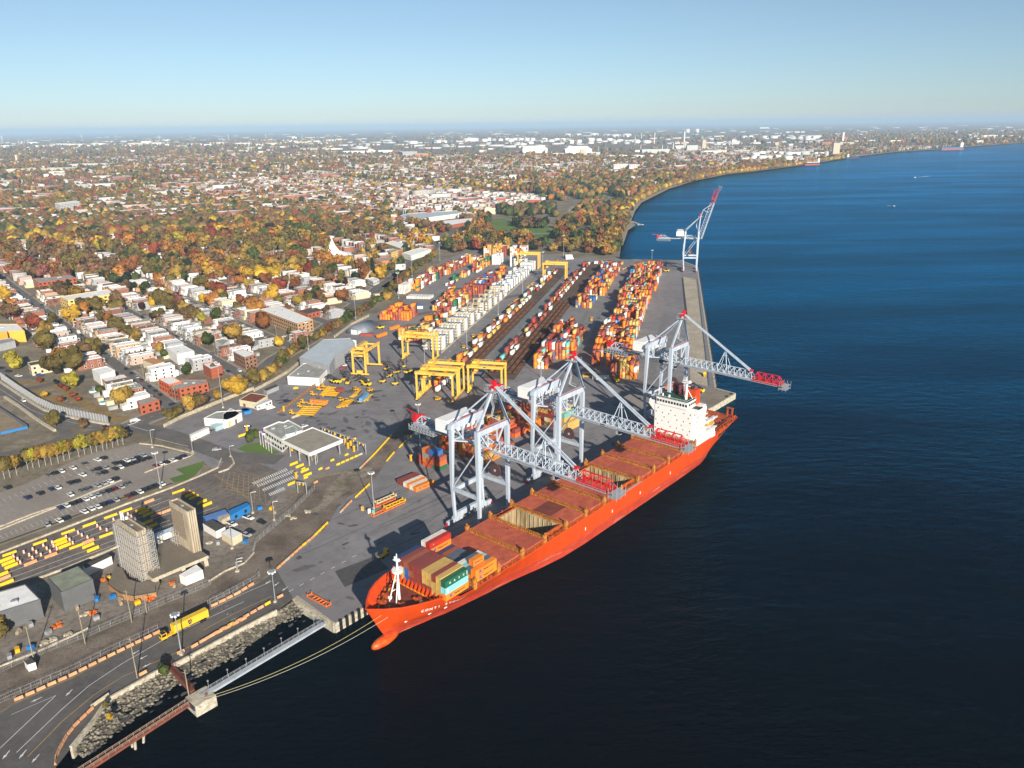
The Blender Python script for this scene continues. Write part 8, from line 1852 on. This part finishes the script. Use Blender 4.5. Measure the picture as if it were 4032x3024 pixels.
FB = [('f',120,238,100,14,wallc,'cream church hall far at the left edge','church'),('f',110,232,12,50,wallc,'cream church tower far at the left edge','tower'),('f',235,292,390,20,wallc,'long cream institution far left','building'),('f',565,262,240,22,tankg,'long pale green school far left','school'),('f',530,358,220,12,tankg,'low green roofed arena left of centre','arena'),('f',700,455,260,16,tankg,'long low building with a green roof','building'),('f',850,472,480,14,brick,'long brick terrace in the middle distance','building'),('f',870,300,90,14,brick,'square brick building standing far left','building'),('f',760,268,80,16,brick,'far brick apartment block left of centre','building'),
 ('F',1240,250,160,30,tankm,'white gabled salt dome left of the silos','store'),('F',1520,262,170,36,tankm,'white gabled salt dome behind the silos','store'),('F',1440,262,22,40,beige,'left beige silo of the pair','silo'),('F',1550,268,34,40,beige,'right beige silo of the pair','silo'),('F',1400,268,90,16,tankg,'pale works building by the silos','works'),('F',275,246,90,14,tankm,'white blocks far behind the orange one','building'),('F',190,244,50,12,tankm,'small white block far left of centre','building'),('F',90,252,180,14,tankm,'long row of white retail sheds','store'),('F',1600,262,120,16,tankg,'grey works right of the salt dome','works'),('F',2020,252,180,24,tankg,'grey refinery process building by the stacks','refinery'),('F',2180,228,70,24,tankm,'white refinery block beside the tall stack','refinery'),('F',450,298,120,12,wallc,'cream building below the orange block','building'),('F',1000,425,110,14,brickb,'brown brick building in the houses','building'),('F',330,418,130,12,wallc,'cream flat building among houses','building'),('F',1110,415,70,22,wallw,'white stepped building among houses','building'),('F',1350,340,90,18,wallw,'white terrace near the park','building'),('F',1480,326,130,14,brick,'long brick building near the slabs','building'),('F',1655,505,60,30,wallw,'white villa by the park road','villa'),('F',1890,430,60,26,wallw,'white villa by the shore trees','villa'),('F',1020,575,60,34,brick,'red brick building by the crossroads','building'),('F',1230,575,90,24,brick,'long red brick store by the crossroads','store'),('F',950,645,70,36,wallc,'cream building on the park corner','building'),
 ('R',1000,270,42,80,beige,'tall beige grain elevator tower on the quay','silo'),('R',1045,178,10,58,tankm,'pale chimney stack behind the elevator','chimney'),('R',995,196,8,50,rustm,'thin brown stack behind the elevator','chimney'),('R',150,228,24,60,beige,'beige cement silo tower','silo'),('R',75,238,70,36,tankg,'cluster of grey cement works silos','works'),('R',30,236,12,56,beige,'slim tower of the cement works','tower'),('R',225,248,150,12,wallw,'long white shed of the cement works','store'),('R',395,246,100,12,beige,'beige shed before the river tanks','store'),('R',940,202,60,20,rustm,'rust red works by the elevator','works'),('R',1060,170,30,22,rustm,'small rust red building','works'),('R',1070,195,90,14,beige,'cream office beside the elevator','office'),('R',310,190,150,10,tankm,'long white shed lying far right','warehouse'),('R',345,190,28,24,wallw,'upright white block standing far right','building'),('R',880,155,50,16,tankm,'pale green roofed shed','warehouse'),('R',1390,178,90,10,wallw,'white shed on the far bank','warehouse'),('R',1530,178,60,10,wallw,'second white shed on the far bank','warehouse'),('R',2015,150,130,14,wallw,'white building above the far pier','warehouse'),('R',620,202,26,20,beige,'small beige tower standing far right','tower'),('R',740,118,120,6,wallw,'line of far white sheds under the horizon','warehouse'),('R',540,92,60,8,wallw,'tiny white shed under the horizon','warehouse')]
for k, x, y, w_, h, m_, lab, cat in FB: fbox(k, x, y, w_, h, .5 if w_ > 40 else 1.0, m_, cat, lab, cat, None, 0, 'gabled' in lab)
coal = empty('coal_heap', A('R',1125,247), .1, 'long black coal heap on the far quay', 'coal heap'); W_ = spx('R',1125,247,200)[1]; H_ = spx('R',1125,247,22)[1]
MB().add([(-W_/2,0,0),(W_/2,0,0),(W_/2,W_*.4,0),(-W_/2,W_*.4,0),(-W_*.44,W_*.2,H_),(W_*.40,W_*.2,H_*.8)], [(0,1,5,4),(1,2,5),(2,3,4,5),(3,0,4)]).build('heap', coalm, coal)
struct('far_industrial_land', MB().sheet([A('R',440,310), A('R',740,330), A('R',1060,284), A('R',1400,239), A('R',1850,209), A('R',2212,182), A('R',2212,150), A('R',1400,195), A('R',900,210), A('R',440,235)], .3), ground_mat('far_soil', (.16,.13,.10), (.24,.20,.15), (.12,.10,.08), .01, 1, .05))
struct('far_quay', MB().ribbon([A('R',905,306), A('R',1160,263), A('R',1400,241), A('R',1650,226)], 16, .5), conc); struct('far_pier', MB().ribbon([A('R',1840,208), A('R',2010,196), A('R',2190,184)], 14, .5), conc)
struct('shore_beach', MB().ribbon([p+Vector((-5,3,0)) for p in shore[1:17]], 16, .06), ground_mat('shingle', (.26,.22,.17), (.34,.30,.24), (.2,.17,.13), .1, 1, .4))
hullb = mat('far_hull_blue', (.03,.16,.28), .5); hulld = mat('far_hull_dark', (.02,.03,.07), .5)
def fship(k, x, y, w_, h, hc, lab, red=True):
    p, L = spx(k, x, y, w_); _, H_ = spx(k, x, y, h); p.z = WZ; o = empty('cargo_ship', p, rad(12), lab, 'ship'); B = L*.11
    hp_ = [(-L/2,-B*.3),(-L*.46,-B/2),(L*.36,-B/2),(L/2,0),(L*.36,B/2),(-L*.46,B/2),(-L/2,B*.3)]
    MB().prism([Vector((a,b,0)) for a, b in hp_], H_*.45 if red else 0, H_).build('hull', hc, o); MB().prism([Vector((a*.99,b*.98,0)) for a, b in hp_], -1, H_*.45).build('boot_top', hull_r, o) if red else None
    s_ = 1 if 'white' in lab or 'blue' in lab else -1
    MB().bx(s_*L*.30, s_*L*.42, -B*.42, B*.42, H_, H_*2.3).bx(s_*L*.32, s_*L*.40, -B*.5, B*.5, H_*2.3, H_*2.6).build('superstructure', wallw, o)
    m = MB(); [m.box((L*(-.3+.13*i), 0, H_*1.15), (L*.09, B*.7, H_*.3)) for i in range(5)]; m.build('hatches', wallw if 'white' in lab else hulld, o); MB().cyl((s_*L*.37,0,H_*2.5), B*.14, H_*.8).build('funnel', oran, o)
    MB().bar((-s_*L*.3,0,H_),(-s_*L*.3,0,H_*2.2), B*.06).build('mast', wallw, o); return o
fship('R',848,322,112,16,hulld,'white topped ship moored at the far tank quay'); fship('R',1108,282,100,12,hulld,'dark barge like ship at the coal quay', False); fship('R',1750,226,170,18,hullb,'blue and red bulk ship at the far right quay')
foam = mat('wake_foam', (.55,.62,.66), .8, noise=.4, nscale=.3)
for i, (x, y, dx, dy) in enumerate(((1510,408,90,-10),(1374,594,-40,-8))):
    p = A('R', x, y, WZ); o = empty('motor_boat', p, yaw(A('R',x+dx,y+dy,WZ), p), '%s small white motor boat leaving a wake on the river' % ('farther','nearer')[i], 'boat', 'motor boats'); MB().add([(-4,-1.4,-.2),(2,-1.5,-.2),(5,0,-.1),(2,1.5,-.2),(-4,1.4,-.2),(-4,-1.6,1),(2,-1.7,1.1),(5.6,0,1.3),(2,1.7,1.1),(-4,1.6,1)], [(0,1,6,5),(1,2,7,6),(2,3,8,7),(3,4,9,8),(4,0,5,9),(5,6,7,8,9)]).build('hull', wallw, o); MB().bx(-1.5,1.5,-1,1,1.1,2.4).build('cabin', wallw, o)
    q = A('R', x+dx, y+dy, WZ); d = q-p; MB2 = MB().sheet([p+Vector((0,0,.03)), p+d+Vector((d.y,-d.x,0))*.05+Vector((0,0,.03)), p+d-Vector((d.y,-d.x,0))*.05+Vector((0,0,.03))]); struct('wake', MB2, foam)
jt = empty('jetty', A('F',1860,690,0), yaw(A('F',1860,690), A('F',1922,712)), 'small pale jetty reaching from the wooded shore', 'jetty'); L_ = (A('F',1922,712)-A('F',1860,690)).length; MB().bx(0,L_,-3,3,-.8,0.2).bx(L_-5,L_,-6,6,-.8,.25).build('deck', conc_wall, jt)
for i, x in enumerate((20,185,530,750,1030,1230,1475,1715,1950,120,260,330)):
    y = (105,70,82,75,82,75,75,68,66,80,80,90)[i]; p, H_ = spx('f', x, y+8, (55,30,42,30,36,30,34,32,28,20,22,20)[i]); o = empty('power_pylon', p, .5, '%s lattice pylon along the hazy horizon, tallest ones first' % nth(i), 'pylon', 'pylons on the horizon'); m = MB()
    for a_ in (-1,1):
        for b_ in (-1,1): m.bar((a_*H_*.09,b_*H_*.09,0),(0,0,H_), H_*.016)
    for z in (.65,.78,.9): m.bar((-H_*.14,0,H_*z),(H_*.14,0,H_*z), H_*.012)
    m.build('lattice', tankm, o)
for i, (x, y, h) in enumerate(((1922,230,38),(1650,240,30),(1705,240,22),(2060,246,46),(2095,246,40),(2130,240,58),(2200,225,110),(2010,190,70),(1925,175,50),(1885,180,40))):
    p, H_ = spx('F', x, y, h); o = MB().cyl((0,0,0), H_*.045, H_, n=8, r2=H_*.03).build('refinery_stack', tankm); o.location = p; tag(o, '%s pale refinery stack among the far tanks' % nth(i), 'chimney', 'refinery stacks')

# utility poles along the streets
up0 = None; k_ = 0
for si, n in enumerate(STR[:6]):
    t0 = blv_t(n)
    if t0 is None: continue
    t = t0+14
    while t < t0+430:
        p = TN_(t, n+6.2); X, Y_, D = ip(p)
        if -20 < X < 2300 and D < 1150:
            if up0 is None:
                up0 = empty('utility_pole'); MB().bar((0,0,0),(0,0,10.5),.34,n=7,w2=.24).build('pole', wood, up0); MB().bar((0,-1.1,9.6),(0,1.1,9.6),.14).bx(-.2,.2,.3,.8,8.2,9.2).build('cross_arm', wood, up0); q = up0
            else: q = copy_tree(up0)
            q.location = p; q.rotation_euler = (0,0,rad(130.3)); tag(q, 'wooden street pole, %s up from the boulevard on the %s street from the left' % (nth(int((t-t0)/36)), ORD[si]), 'utility pole', 'wooden poles along the town streets')
        t += 36
# ------------------------------------------------------------------ air
hz = bpy.data.materials.new('river_haze'); hz.use_nodes = True; hn = hz.node_tree.nodes; hn.clear()
pv = hn.new('ShaderNodeVolumePrincipled'); pv.inputs['Color'].default_value = (.50, .70, .92, 1); pv.inputs['Density'].default_value = 0.000055; pv.inputs['Anisotropy'].default_value = -0.12
ho = hn.new('ShaderNodeOutputMaterial'); hz.node_tree.links.new(pv.outputs[0], ho.inputs['Volume'])
tag(MB().bx(-62000, 62000, -3000, 92000, -15, 260).build('haze', hz), kind='stuff')
